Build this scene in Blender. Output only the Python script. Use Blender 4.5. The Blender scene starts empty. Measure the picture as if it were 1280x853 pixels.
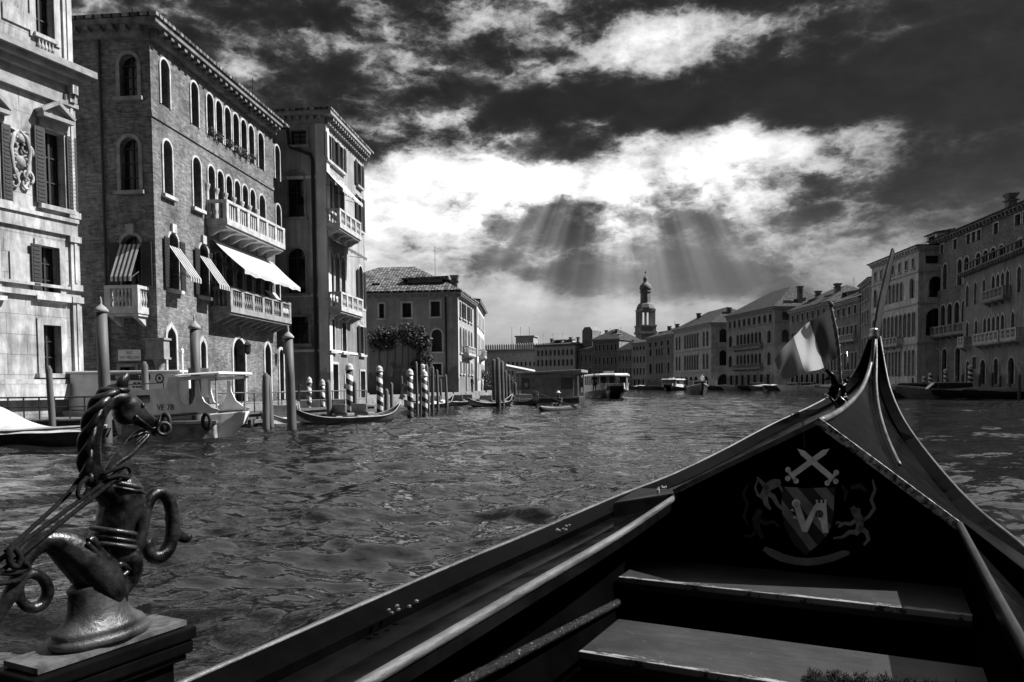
import bpy, bmesh, math, random
import numpy as np
from mathutils import Vector, Matrix, noise as mnoise
random.seed(7)
PI = math.pi
R = math.radians
sc = bpy.context.scene
COL = sc.collection

# ------------------------------------------------------------------ camera
EYE = Vector((0.0, 0.0, 1.4))
FPX, CX, HOR = 976.0, 640.0, 482.0
PITCH, ROLL = R(2.5), R(0.5)
CY = HOR + FPX * math.tan(PITCH)
_f = Vector((0, math.cos(PITCH), -math.sin(PITCH)))
_u0 = Vector((0, math.sin(PITCH), math.cos(PITCH)))
_r0 = Vector((1, 0, 0))
_r = _r0 * math.cos(ROLL) - _u0 * math.sin(ROLL)
_u = _r0 * math.sin(ROLL) + _u0 * math.cos(ROLL)
cd = bpy.data.cameras.new('camera')
cam = bpy.data.objects.new('camera', cd)
COL.objects.link(cam)
m3 = Matrix((_r, _u, -_f)).transposed()
cam.matrix_world = Matrix.Translation(EYE) @ m3.to_4x4()
cd.sensor_width = 36.0
cd.lens = FPX / 1280.0 * 36.0
cd.shift_y = (CY - 426.5) / 1280.0
cd.clip_start = 0.05
cd.clip_end = 3000
sc.camera = cam

def ray(px, py):
    return _f + _r * ((px - CX) / FPX) + _u * ((CY - py) / FPX)
def at(px, py, Y):                      # point seen at a pixel, Y metres ahead
    d = ray(px, py)
    return EYE + d * (Y / d.y)
def onz(px, py, z=0.0):                 # point seen at a pixel on a level plane
    d = ray(px, py)
    return EYE + d * ((z - EYE.z) / d.z)
def gp(px, Y):                          # plan position at depth Y
    d = ray(px, HOR)
    return Vector((d.x / d.y * Y, Y))
def zat(px, py, Y):
    return at(px, py, Y).z

# ------------------------------------------------------------------ world
SUN_AZ, SUN_EL = R(82), R(46)           # azimuth to the right of +Y
world = bpy.data.worlds.new('World')
sc.world = world
world.use_nodes = True
WT = world.node_tree
WT.nodes.clear()
def wn(t, **k):
    n = WT.nodes.new(t)
    for a, b in k.items(): setattr(n, a, b)
    return n
def wl(a, b): WT.links.new(a, b)
def setin(n, i, v):
    if isinstance(v, bpy.types.NodeSocket): wl(v, n.inputs[i])
    else: n.inputs[i].default_value = v
def mth(op, a, b=None, c=None, clamp=False):
    n = wn('ShaderNodeMath', operation=op); n.use_clamp = clamp
    for i, v in enumerate((a, b, c)):
        if v is not None: setin(n, i, v)
    return n.outputs[0]
def comb(x, y, z=0.0):
    n = wn('ShaderNodeCombineXYZ')
    for i, v in enumerate((x, y, z)): setin(n, i, v)
    return n.outputs[0]
def nz(vec, scale, detail=6, rough=.55, lac=2.0, color=False, dist=0.0):
    n = wn('ShaderNodeTexNoise'); n.noise_dimensions = '3D'
    setin(n, 'Vector', vec); setin(n, 'Scale', scale); setin(n, 'Detail', detail); setin(n, 'Roughness', rough)
    setin(n, 'Lacunarity', lac); setin(n, 'Distortion', dist)
    return n.outputs['Color' if color else 'Fac']
def mrange(v, a, b, c, d, smooth=True):
    n = wn('ShaderNodeMapRange'); n.interpolation_type = 'SMOOTHSTEP' if smooth else 'LINEAR'
    for i, x in enumerate((v, a, b, c, d)): setin(n, i, x)
    return n.outputs[0]
tc = wn('ShaderNodeTexCoord')
sp = wn('ShaderNodeSeparateXYZ'); wl(tc.outputs['Generated'], sp.inputs[0])
dx, dy, dz = sp.outputs
DEG = 180 / PI
az = mth('MULTIPLY', mth('ARCTAN2', dx, dy), DEG)
el = mth('MULTIPLY', mth('ARCTAN2', dz, mth('SQRT', mth('ADD', mth('MULTIPLY', dx, dx), mth('MULTIPLY', dy, dy)))), DEG)
P0 = comb(az, el)
# clouds: domain-warped sky coordinates (degrees), banks of cloud as soft ellipses, torn by fractal noise
w1 = nz(comb(mth('MULTIPLY', az, .055), mth('MULTIPLY', el, .10), 3.1), 1.0, 5, .55, color=True)
vm = wn('ShaderNodeVectorMath', operation='SUBTRACT'); wl(w1, vm.inputs[0]); vm.inputs[1].default_value = (.5, .5, .5)
vs = wn('ShaderNodeVectorMath', operation='MULTIPLY'); wl(vm.outputs[0], vs.inputs[0]); vs.inputs[1].default_value = (7.0, 3.6, 0)
va = wn('ShaderNodeVectorMath', operation='ADD'); wl(P0, va.inputs[0]); wl(vs.outputs[0], va.inputs[1])
PW = va.outputs[0]
def aze(px, py):
    d = ray(px, py)
    return math.atan2(d.x, d.y) * DEG, math.atan2(d.z, math.hypot(d.x, d.y)) * DEG
# (px, py, rx, ry, tilt deg, weight in display units): where the cloud banks and gaps stand in the sky
BANKS = [
 (250, 70, 230, 90, -6, -.16), (480, 16, 110, 26, 0, -.20), (650, 56, 105, 26, -4, -.27), (545, 62, 60, 22, 10, .10), (575, 20, 40, 14, 0, .26), (455, 34, 34, 12, 0, .26),
 (800, 42, 150, 48, 0, .30), (720, 88, 60, 14, 0, .14), (600, 94, 80, 14, 8, .24), (910, 1, 190, 13, 0, -.48),
 (690, 128, 200, 24, 2, -.42), (930, 138, 210, 26, 3, -.46), (1060, 120, 120, 30, 6, -.19), (1215, 85, 170, 130, 0, -.24), (1290, 250, 120, 60, 0, -.06), (1160, 215, 120, 30, 0, -.08),
 (560, 172, 110, 15, -10, -.16), (690, 190, 130, 15, 6, -.23), (400, 165, 150, 50, 10, -.24), (350, 95, 80, 14, 14, .14), (330, 50, 60, 14, 10, .14), (480, 105, 60, 12, 14, .20),
 (520, 255, 100, 75, 0, .36), (470, 345, 50, 60, 0, .26), (680, 236, 150, 18, 2, .30), (815, 206, 95, 22, -6, .46), (1085, 150, 80, 15, -8, .40), (630, 215, 70, 14, 0, .20),
 (960, 215, 90, 30, 0, .14), (1040, 285, 50, 26, -30, .16), (760, 315, 200, 46, 0, -.14), (640, 300, 60, 46, 0, -.11), (800, 345, 230, 18, 0, -.10), (900, 300, 70, 40, 0, -.08),
 (1010, 350, 120, 22, 0, -.12), (570, 400, 170, 44, 0, .30), (880, 392, 130, 16, 0, .26), (1076, 352, 56, 28, 0, .32), (710, 418, 170, 30, 0, .14), (470, 420, 90, 60, 0, .12), (1010, 45, 60, 45, 0, -.11), (655, 372, 40, 20, 0, .16),
]
acc = 0.43
for (px, py, rx, ry, tl, wt) in BANKS:
    a0, e0 = aze(px, py)
    mp = wn('ShaderNodeMapping'); mp.vector_type = 'TEXTURE'
    wl(PW, mp.inputs[0]); mp.inputs[1].default_value = (a0, e0, 0); mp.inputs[2].default_value = (0, 0, -R(tl))
    mp.inputs[3].default_value = (rx / 17.0, ry / 17.0, 1)
    dt = wn('ShaderNodeVectorMath', operation='DOT_PRODUCT'); wl(mp.outputs[0], dt.inputs[0]); wl(mp.outputs[0], dt.inputs[1])
    g = mth('POWER', 0.42, dt.outputs['Value'])
    acc = mth('MULTIPLY_ADD', g, wt, acc)
n1 = nz(comb(mth('MULTIPLY', az, .085), mth('MULTIPLY', el, .19), 0.0), 1.0, 9, .58, dist=.25)
n2 = nz(comb(mth('MULTIPLY', az, .26), mth('MULTIPLY', el, .50), 7.0), 1.0, 8, .62, dist=.15)
n3 = nz(comb(mth('MULTIPLY', az, .15), mth('MULTIPLY', el, .34), 21.0), 1.0, 5, .5)
bil = mth('MULTIPLY', mth('ABSOLUTE', mth('SUBTRACT', n3, .5)), 2.0)          # heaped, rounded billows
tex = mth('ADD', mth('MULTIPLY', mth('SUBTRACT', n1, .5), 1.30), mth('MULTIPLY', mth('SUBTRACT', n2, .5), .60))
vo = wn('ShaderNodeTexVoronoi'); vo.feature = 'F1'
wv = wn('ShaderNodeVectorMath', operation='ADD'); wl(comb(mth('MULTIPLY', az, .17), mth('MULTIPLY', el, .36), 0.0), wv.inputs[0])
wq = wn('ShaderNodeVectorMath', operation='SCALE'); wl(nz(comb(mth('MULTIPLY', az, .30), mth('MULTIPLY', el, .55), 2.0), 1.0, 5, .6, color=True), wq.inputs[0]); wq.inputs['Scale'].default_value = 1.1
wl(wq.outputs[0], wv.inputs[1]); wl(wv.outputs[0], vo.inputs['Vector'])
for k_, v_ in (('Scale', 1.0), ('Detail', 3.0), ('Roughness', .5), ('Lacunarity', 2.3)): vo.inputs[k_].default_value = v_
tex = mth('ADD', tex, mth('MULTIPLY', mth('SUBTRACT', vo.outputs['Distance'], .88), .52))
calm = mrange(el, -1.0, 15.0, .30, 1.0)           # low sky is smoother
edge = mrange(az, 18.0, 34.0, 1.0, .55)
V = mth('ADD', acc, mth('MULTIPLY', mth('MULTIPLY', tex, calm), edge))
# crepuscular rays fanning down from the gap
a0, e0 = aze(775, 20)
ra = mth('SUBTRACT', az, a0); re = mth('SUBTRACT', e0, el)
th = mth('ARCTAN2', ra, re)
st = nz(comb(mth('MULTIPLY', th, 5.5), 0.0, 8.3), 1.0, 3.0, .55)
rd = mth('SQRT', mth('ADD', mth('MULTIPLY', ra, ra), mth('MULTIPLY', re, re)))
msk = mth('MULTIPLY', mrange(rd, 8.0, 13.0, 0, 1), mrange(rd, 13.0, 23.5, 1, 0))
msk = mth('MULTIPLY', msk, mrange(mth('ABSOLUTE', mth('ADD', th, .02)), .55, 1.1, 1, 0))
# unseen sky to the sides and behind is darkened to lower the ambient light
V = mth('ADD', V, mth('MULTIPLY', mrange(mth('ABSOLUTE', az), 50, 100, 0, 1), -.10))
V = mth('ADD', mth('MULTIPLY_ADD', V, .66, .125), mth('MULTIPLY', mth('TANH', mth('MULTIPLY', mth('SUBTRACT', V, .47), 8.0)), .19))
a1, e1 = aze(610, 225)
glow = mth('POWER', .45, mth('ADD', mth('POWER', mth('DIVIDE', mth('SUBTRACT', az, a1), 13.0), 2.0), mth('POWER', mth('DIVIDE', mth('SUBTRACT', el, e1), 6.0), 2.0)))
V = mth('MULTIPLY', V, mth('MULTIPLY_ADD', glow, .20, .98))
fl_ = wn('ShaderNodeMath', operation='SMOOTH_MAX'); setin(fl_, 0, V); fl_.inputs[1].default_value = .115; fl_.inputs[2].default_value = .18
V = mth('MULTIPLY_ADD', mth('SUBTRACT', n2, .5), .16, fl_.outputs[0])
veil = mth('MULTIPLY', mrange(el, 4.0, 15.5, 1, 0), mrange(az, -14.0, 0.0, 0, 1))      # soft grey rain veil in the low sky
V = mth('ADD', V, mth('MULTIPLY', mth('MULTIPLY', mth('SUBTRACT', .52, V), .55), veil))
V = mth('MULTIPLY_ADD', mth('MULTIPLY', mrange(st, .30, .74, .10, 1.0), msk), .36, V)
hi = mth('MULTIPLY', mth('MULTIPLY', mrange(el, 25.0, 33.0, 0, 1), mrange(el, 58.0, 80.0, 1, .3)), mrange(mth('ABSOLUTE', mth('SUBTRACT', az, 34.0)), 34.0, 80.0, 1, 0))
a2, e2 = 80.0, 44.0
sg_ = mth('POWER', .40, mth('ADD', mth('POWER', mth('DIVIDE', mth('SUBTRACT', az, a2), 27.0), 2.0), mth('POWER', mth('DIVIDE', mth('SUBTRACT', el, e2), 26.0), 2.0)))
V = mth('MULTIPLY_ADD', sg_, .55, V)          # glow added round the sun, out of view, to brighten the water
V = mth('ADD', V, mth('MULTIPLY', mrange(mth('ABSOLUTE', az), 95, 140, 0, 1), -.16))  # sky behind the camera darkened further to deepen the shaded walls
V = mth('ADD', V, mth('MULTIPLY', mth('MULTIPLY', mrange(az, -75, -38, 1, 0), mrange(az, -150, -110, 0, 1)), .24))  # unseen sky at the left brightened to light the right bank fronts
V = mth('MULTIPLY_ADD', hi, .85, V)          # brightness added above the frame to lift the water's reflections
V = mth('MINIMUM', mth('MAXIMUM', V, .08), 1.0)
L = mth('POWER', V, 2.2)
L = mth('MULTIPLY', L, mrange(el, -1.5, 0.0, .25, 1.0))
sky = wn('ShaderNodeTexSky'); sky.sky_type = 'NISHITA'; sky.sun_disc = False
sky.sun_elevation = SUN_EL; sky.sun_rotation = SUN_AZ
bw = wn('ShaderNodeRGBToBW'); wl(sky.outputs[0], bw.inputs[0])
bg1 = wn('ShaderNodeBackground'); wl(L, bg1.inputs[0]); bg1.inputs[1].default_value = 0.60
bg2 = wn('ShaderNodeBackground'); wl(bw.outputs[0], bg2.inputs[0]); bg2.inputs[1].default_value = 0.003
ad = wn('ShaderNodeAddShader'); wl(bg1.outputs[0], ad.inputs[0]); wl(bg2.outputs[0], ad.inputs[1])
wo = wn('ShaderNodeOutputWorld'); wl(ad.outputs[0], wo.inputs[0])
world.cycles.sampling_method = 'MANUAL'
world.cycles.sample_map_resolution = 512

# ------------------------------------------------------------------ sun, exposure
sd = bpy.data.lights.new('sun', 'SUN'); sd.energy = 5.0; sd.angle = R(.5); sd.color = (1, 1, 1)
so = bpy.data.objects.new('sun', sd); COL.objects.link(so)
SDIR = Vector((math.sin(SUN_AZ) * math.cos(SUN_EL), math.cos(SUN_AZ) * math.cos(SUN_EL), math.sin(SUN_EL)))
so.rotation_euler = SDIR.to_track_quat('Z', 'Y').to_euler()
so.location = SDIR * 60
sc.view_settings.view_transform = 'Standard'; sc.view_settings.look = 'None'
sc.view_settings.exposure = 0.88; sc.view_settings.gamma = 1.0
sc.render.engine = 'CYCLES'
sc.cycles.max_bounces = 5; sc.cycles.diffuse_bounces = 2; sc.cycles.glossy_bounces = 3; sc.cycles.transmission_bounces = 3
sc.cycles.sample_clamp_indirect = 4.0

# ------------------------------------------------------------------ materials (the photograph is black and white: greys only)
def g4(v): return (v, v, v, 1)
class NT:
    def __init__(s, name):
        s.m = bpy.data.materials.new(name); s.m.use_nodes = True
        s.t = s.m.node_tree; s.t.nodes.clear()
        s.out = s.t.nodes.new('ShaderNodeOutputMaterial')
        s.b = s.t.nodes.new('ShaderNodeBsdfPrincipled')
        s.t.links.new(s.b.outputs[0], s.out.inputs[0])
        s.tc = s.t.nodes.new('ShaderNodeTexCoord').outputs['Object']
    def n(s, t, ins=None, **k):
        n = s.t.nodes.new(t)
        for a, b in k.items(): setattr(n, a, b)
        for i, v in (ins or {}).items():
            if isinstance(v, bpy.types.NodeSocket): s.t.links.new(v, n.inputs[i])
            else: n.inputs[i].default_value = v
        return n
    def math(s, op, a, b=0.0, c=None, clamp=False):
        ins = {0: a, 1: b}
        if c is not None: ins[2] = c
        n = s.n('ShaderNodeMath', ins, operation=op); n.use_clamp = clamp
        return n.outputs[0]
    def map(s, vec, scale=(1, 1, 1), loc=(0, 0, 0), rot=(0, 0, 0)):
        return s.n('ShaderNodeMapping', {0: vec, 1: loc, 2: rot, 3: scale}).outputs[0]
    def noise(s, vec, scale, detail=5, rough=.6, dist=0.0):
        return s.n('ShaderNodeTexNoise', {'Vector': vec, 'Scale': scale, 'Detail': detail, 'Roughness': rough, 'Distortion': dist}).outputs['Fac']
    def rng(s, v, a, b, c, d):
        return s.n('ShaderNodeMapRange', {0: v, 1: a, 2: b, 3: c, 4: d}).outputs[0]
    def setc(s, v):
        s.t.links.new(s.n('ShaderNodeCombineColor', {0: v, 1: v, 2: v}).outputs[0], s.b.inputs['Base Color'])
    def bump(s, h, strength=.3, dist=.02):
        n = s.n('ShaderNodeBump', {'Height': h, 'Strength': strength, 'Distance': dist})
        s.t.links.new(n.outputs[0], s.b.inputs['Normal'])
    def done(s, rough=.8, metal=0.0, spec=.4, coat=0.0):
        if isinstance(rough, bpy.types.NodeSocket): s.t.links.new(rough, s.b.inputs['Roughness'])
        else: s.b.inputs['Roughness'].default_value = rough
        s.b.inputs['Metallic'].default_value = metal
        s.b.inputs['Specular IOR Level'].default_value = spec
        s.b.inputs['Coat Weight'].default_value = coat
        return s.m

def mat(name, lo, hi, scale=2.0, rough=.8, bump=.25, bscale=14.0, metal=0.0, spec=.4, stretch=(1, 1, 1), coat=0.0, a=.35, b=.65, bdist=.02, rvar=0.0):
    t = NT(name)
    n = t.noise(t.map(t.tc, stretch), scale, 7, .62)
    t.setc(t.rng(n, a, b, lo, hi))
    if bump: t.bump(t.noise(t.map(t.tc, stretch), bscale, 6, .65), bump, bdist)
    r = rough
    if rvar: r = t.rng(t.noise(t.tc, scale * 2.3, 5, .6), .35, .65, rough - rvar, rough + rvar)
    return t.done(r, metal, spec, coat)

def wallvec(t):                        # vertical walls: (x + y, z) of the building
    s = t.n('ShaderNodeSeparateXYZ', {0: t.tc})
    return t.n('ShaderNodeCombineXYZ', {0: t.math('ADD', s.outputs[0], s.outputs[1]), 1: s.outputs[2], 2: 0.0}).outputs[0], s.outputs[2]

def brick_mat(name, lo, hi, mortar, bw=.30, bh=.085, patch=.30, bump=.5, peel=.0):
    t = NT(name)
    v, z = wallvec(t)
    br = t.n('ShaderNodeTexBrick', {'Vector': v, 'Color1': g4(lo), 'Color2': g4(hi), 'Mortar': g4(mortar), 'Scale': 1.0, 'Mortar Size': .010,
             'Mortar Smooth': .3, 'Bias': -.1, 'Brick Width': bw, 'Row Height': bh})
    c = t.n('ShaderNodeSeparateColor', {0: br.outputs['Color']}).outputs[0]
    big = t.noise(t.tc, .55, 8, .62)
    mid = t.noise(t.tc, 4.5, 6, .68)
    fine = t.noise(t.tc, 34.0, 3, .6)
    k = t.math('MULTIPLY', t.rng(big, .3, .72, 1 - patch, 1 + patch * 1.3), t.rng(mid, .32, .7, .6, 1.55))
    k = t.math('MULTIPLY', k, t.rng(fine, .3, .7, .66, 1.36))
    c = t.math('MULTIPLY', c, k)
    # patches of old plaster still clinging on, damp tide line near the water
    pl = t.rng(t.noise(t.tc, 1.15, 8, .66), .585, .60, 0, 1)
    c = t.math('ADD', t.math('MULTIPLY', c, t.math('SUBTRACT', 1.0, t.math('MULTIPLY', pl, peel))), t.math('MULTIPLY', pl, peel * mortar * 1.15))
    wet = t.rng(t.math('ADD', z, t.math('MULTIPLY', mid, 1.2)), 1.0, 2.3, .5, 1.0)
    t.setc(t.math('MULTIPLY', c, wet))
    h = t.math('ADD', t.math('MULTIPLY', br.outputs['Fac'], -.6), t.math('MULTIPLY', mid, .9))
    h = t.math('ADD', h, t.math('MULTIPLY', fine, .5))
    t.bump(h, bump, .025)
    return t.done(.9, 0, .2)

def plaster_mat(name, lo, hi, damp=2.6, stain=.5, bump=.2):
    t = NT(name)
    v, z = wallvec(t)
    big = t.noise(t.tc, .7, 8, .62)
    st = t.noise(t.map(v, (2.6, .16, 1)), 1.0, 6, .6)
    c = t.rng(big, .3, .7, lo, hi)
    c = t.math('MULTIPLY', c, t.rng(st, .35, .7, 1 - stain * .55, 1.12))
    # plaster fallen off in ragged patches above the tide line
    p = t.math('ADD', z, t.math('MULTIPLY', t.math('SUBTRACT', t.noise(t.tc, .75, 8, .68), .5), 7.5))
    c = t.math('MULTIPLY', c, t.rng(p, damp - .12, damp + .12, .55, 1.0))
    t.setc(c)
    t.bump(t.math('ADD', t.noise(t.tc, 3.0, 8, .7), t.math('MULTIPLY', t.rng(p, damp - .1, damp + .1, 0, 1), .7)), bump, .04)
    return t.done(.9, 0, .2)

def stone_mat(name, lo, hi, joints=0.0, stain=.6, jw=1.3, jh=.62):
    t = NT(name)
    v, z = wallvec(t)
    big = t.noise(t.tc, 1.3, 8, .66)
    st = t.noise(t.map(v, (2.4, .42, 1)), 1.0, 9, .72, .6)
    c = t.rng(big, .3, .66, lo, hi)
    c = t.math('MULTIPLY', c, t.rng(st, .33, .62, 1 - stain, 1.05))
    if joints:
        br = t.n('ShaderNodeTexBrick', {'Vector': v, 'Color1': g4(1), 'Color2': g4(.88), 'Mortar': g4(1 - joints), 'Scale': 1.0, 'Mortar Size': .012,
                 'Mortar Smooth': .2, 'Brick Width': jw, 'Row Height': jh})
        c = t.math('MULTIPLY', c, t.n('ShaderNodeSeparateColor', {0: br.outputs['Color']}).outputs[0])
    wet = t.rng(t.math('ADD', z, t.math('MULTIPLY', big, .8)), .7, 1.5, .45, 1.0)
    t.setc(t.math('MULTIPLY', c, wet))
    t.bump(t.noise(t.tc, 7.0, 8, .7), .35, .02)
    return t.done(.75, 0, .3)

def tile_mat(name, lo, hi):
    t = NT(name)
    br = t.n('ShaderNodeTexBrick', {'Vector': t.tc, 'Color1': g4(lo), 'Color2': g4(hi), 'Mortar': g4(lo * .25), 'Scale': 1.0, 'Mortar Size': .045,
             'Mortar Smooth': .5, 'Brick Width': .30, 'Row Height': .36, 'Bias': 0.0})
    c = t.n('ShaderNodeSeparateColor', {0: br.outputs['Color']}).outputs[0]
    c = t.math('MULTIPLY', c, t.rng(t.noise(t.tc, 3.0, 5, .7), .35, .65, .55, 1.5))
    t.setc(c)
    t.bump(t.math('ADD', t.math('MULTIPLY', br.outputs['Fac'], -1.0), t.math('MULTIPLY', t.noise(t.tc, 6, 4, .6), .5)), .9, .08)
    return t.done(.9, 0, .2)

def lacquer(name, v=.006, rough=.16, scr=.06, dust=.004, spec=.2):
    t = NT(name)
    n = t.noise(t.tc, 9, 6, .6); f = t.noise(t.map(t.tc, (30, 30, 30)), 1.0, 4, .6)
    dust = t.rng(t.noise(t.tc, 38, 6, .75), .62, .76, 0, dust)
    t.setc(t.math('ADD', t.rng(n, .35, .65, v, v * 2.2), dust))
    t.bump(t.math('ADD', n, t.math('MULTIPLY', f, .25)), scr, .01)
    return t.done(t.rng(n, .3, .7, rough * .7, rough * 1.7), 0, spec, 0)

def worn_paint(name, v=.05, wear=.42):          # painted thwarts, worn through to pale wood along their front edge
    t = NT(name)
    n = t.noise(t.map(t.tc, (1, 1, 1)), 6.0, 8, .66)
    c = t.math('MULTIPLY', t.rng(n, .33, .67, v * .55, v * 1.5), t.rng(t.noise(t.map(t.tc, (1.2, 9, 1)), 4.0, 6, .65), .35, .65, .75, 1.25))
    s = t.n('ShaderNodeSeparateXYZ', {0: t.tc})
    e = t.math('ADD', s.outputs[1], t.math('MULTIPLY', t.math('SUBTRACT', t.noise(t.map(t.tc, (1, 5, 1)), 6.0, 9, .8), .5), .22))
    w = t.math('MULTIPLY', t.rng(e, .010, .014, 1.0, 0.0), t.rng(s.outputs[2], -.022, -.018, 0.0, 1.0))
    sp = t.rng(t.noise(t.tc, 40.0, 5, .7), .66, .70, 0, .5)
    w = t.math('MAXIMUM', w, sp)
    c = t.math('ADD', t.math('MULTIPLY', c, t.math('SUBTRACT', 1.0, w)), t.math('MULTIPLY', w, wear))
    t.setc(c); t.bump(n, .25, .01)
    return t.done(.55, 0, .35)

def stripes_mat(name, a, b, pitch, tilt):       # helical stripes round a mooring post
    t = NT(name)
    s = t.n('ShaderNodeSeparateXYZ', {0: t.tc})
    ang = t.math('DIVIDE', t.math('ARCTAN2', s.outputs[1], s.outputs[0]), 2 * PI)
    k = t.math('FRACT', t.math('ADD', ang, t.math('DIVIDE', s.outputs[2], pitch)))
    f = t.math('GREATER_THAN', k, .5)
    c = t.math('ADD', t.math('MULTIPLY', f, b - a), a)
    wet = t.rng(t.math('ADD', s.outputs[2], t.math('MULTIPLY', t.noise(t.tc, 5, 4), .4)), .35, .65, .18, 1.0)
    t.setc(t.math('MULTIPLY', t.math('MULTIPLY', c, t.rng(t.noise(t.tc, 6, 6, .7), .35, .7, .6, 1.1)), wet))
    return t.done(.6, 0, .3)

def water_mat():
    t = NT('canal_water')
    t.setc(t.rng(t.noise(t.tc, .3, 3), .3, .7, .004, .010))
    def slope(scale, stretch, k, seed):                     # small ripples as surface slopes, the same at every distance
        n = t.n('ShaderNodeTexNoise', {'Vector': t.map(t.tc, stretch, (seed, seed * .7, 0)), 'Scale': scale, 'Detail': 3.0, 'Roughness': .58, 'Distortion': .12}).outputs['Color']
        c = t.n('ShaderNodeVectorMath', {0: n, 1: (.5, .5, .5)}, operation='SUBTRACT').outputs[0]
        return t.n('ShaderNodeVectorMath', {0: c, 1: (k * .6, k * 1.5, 0)}, operation='MULTIPLY').outputs[0]
    g = t.n('ShaderNodeNewGeometry').outputs['Normal']
    calm = t.rng(t.noise(t.map(t.tc, (.05, .11, 1)), 1.0, 4, .6), .36, .62, .45, 1.25)
    v = None
    for sc_, st, k, sd in ((1.3, (.40, 1.4, 1), .16, 3.0), (4.6, (.36, 1.5, 1), .36, 9.0), (13.0, (.40, 1.4, 1), .44, 17.0), (34.0, (.55, 1.2, 1), .26, 27.0)):
        q = slope(sc_, st, k, sd); v = q if v is None else t.n('ShaderNodeVectorMath', {0: v, 1: q}, operation='ADD').outputs[0]
    v = t.n('ShaderNodeVectorMath', {0: v, 'Scale': calm}, operation='SCALE').outputs[0]
    nn = t.n('ShaderNodeVectorMath', {0: t.n('ShaderNodeVectorMath', {0: g, 1: v}, operation='ADD').outputs[0]}, operation='NORMALIZE').outputs[0]
    t.t.links.new(nn, t.b.inputs['Normal'])
    m = t.done(.05, 0, .5)
    t.b.inputs['IOR'].default_value = 1.333
    return m

M = {}
M['brick'] = brick_mat('old_brick', .09, .19, .165, bw=.26, bh=.07, patch=.5, bump=.9, peel=.4)
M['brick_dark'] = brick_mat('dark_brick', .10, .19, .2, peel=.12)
M['plaster'] = plaster_mat('weathered_plaster', .24, .46, 5.4, .7)
M['plaster_mid'] = plaster_mat('ochre_plaster', .23, .38, 3.2, .4)
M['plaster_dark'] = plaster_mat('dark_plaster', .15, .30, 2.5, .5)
M['plaster_pale'] = plaster_mat('pale_plaster', .46, .68, 2.0, .45)
M['istria'] = stone_mat('white_stone_ashlar', .24, .54, .5, .7)
M['istria_plain'] = stone_mat('white_stone', .26, .58, 0, .65)
M['stone_far'] = stone_mat('grey_stone_ashlar', .46, .72, .2, .5)
M['trim'] = mat('stone_trim', .28, .50, 3.0, .75, .2, 12)
M['trim_dark'] = mat('weathered_stone_trim', .16, .30, 3.0, .8, .2, 12)
M['trim_old'] = mat('sooty_stone', .07, .22, 2.2, .85, .3, 10)
M['tile'] = tile_mat('roof_tiles', .05, .26)
M['tile_far'] = tile_mat('sooty_roof_tiles', .03, .075)
M['glass'] = mat('window_glass', .006, .014, 1.0, .12, 0, spec=.5)
M['void'] = mat('dark_opening', .004, .010, 1.0, .9, 0, spec=.1)
M['shutter'] = mat('dark_shutter_paint', .012, .03, 6.0, .6, .4, 30, stretch=(1, 1, 8))
M['sash'] = mat('dark_window_wood', .012, .028, 6, .6, .1)
M['iron'] = mat('black_iron', .012, .03, 8, .5, .2, 40, spec=.4)
M['wood_pole'] = mat('weathered_timber', .05, .13, 5, .85, .5, 18, stretch=(1, 1, .15))
M['post'] = mat('grey_painted_post', .045, .10, 4, .6, .3, 16, stretch=(1, 1, .2))
M['canvas'] = mat('pale_canvas', .32, .46, 3, .9, .15, 9)
M['canvas_dark'] = mat('dark_canvas', .06, .11, 3, .9, .15, 9)
M['white_paint'] = mat('white_boat_paint', .52, .72, 2.5, .35, .05, 10, coat=.2)
M['grey_paint'] = mat('grey_boat_paint', .18, .30, 2.5, .45, .05, 10)
M['black_paint'] = mat('black_boat_paint', .008, .02, 4, .3, .1, 12, coat=.3)
M['dark_paint'] = mat('dark_hull_paint', .03, .07, 4, .4, .1, 12)
M['varnish'] = mat('varnished_wood', .10, .22, 4, .3, .15, 10, stretch=(1, 6, 1), coat=.4)
M['rubber'] = mat('black_rubber', .01, .02, 6, .7, .2, 20)
M['concrete'] = mat('worn_concrete', .08, .30, 2.2, .9, .5, 9, a=.38, b=.6)
M['quay'] = mat('quay_stone', .10, .24, 1.6, .85, .4, 5)
M['leaf'] = mat('foliage', .022, .06, 4, .6, .2, 10)
M['leaf_pale'] = mat('pale_foliage', .07, .14, 4, .6, .2, 10)
M['bark'] = mat('bark', .05, .09, 6, .9, .4, 12)
M['skin'] = mat('skin', .30, .38, 6, .55, .1)
M['cloth_dark'] = mat('dark_cloth', .02, .05, 6, .9, .2)
M['cloth_light'] = mat('light_cloth', .45, .6, 6, .9, .2)
M['hair'] = mat('dark_hair', .015, .03, 8, .6, .3)
M['ink'] = mat('black_lettering', .01, .02, 6, .6, 0)

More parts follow.
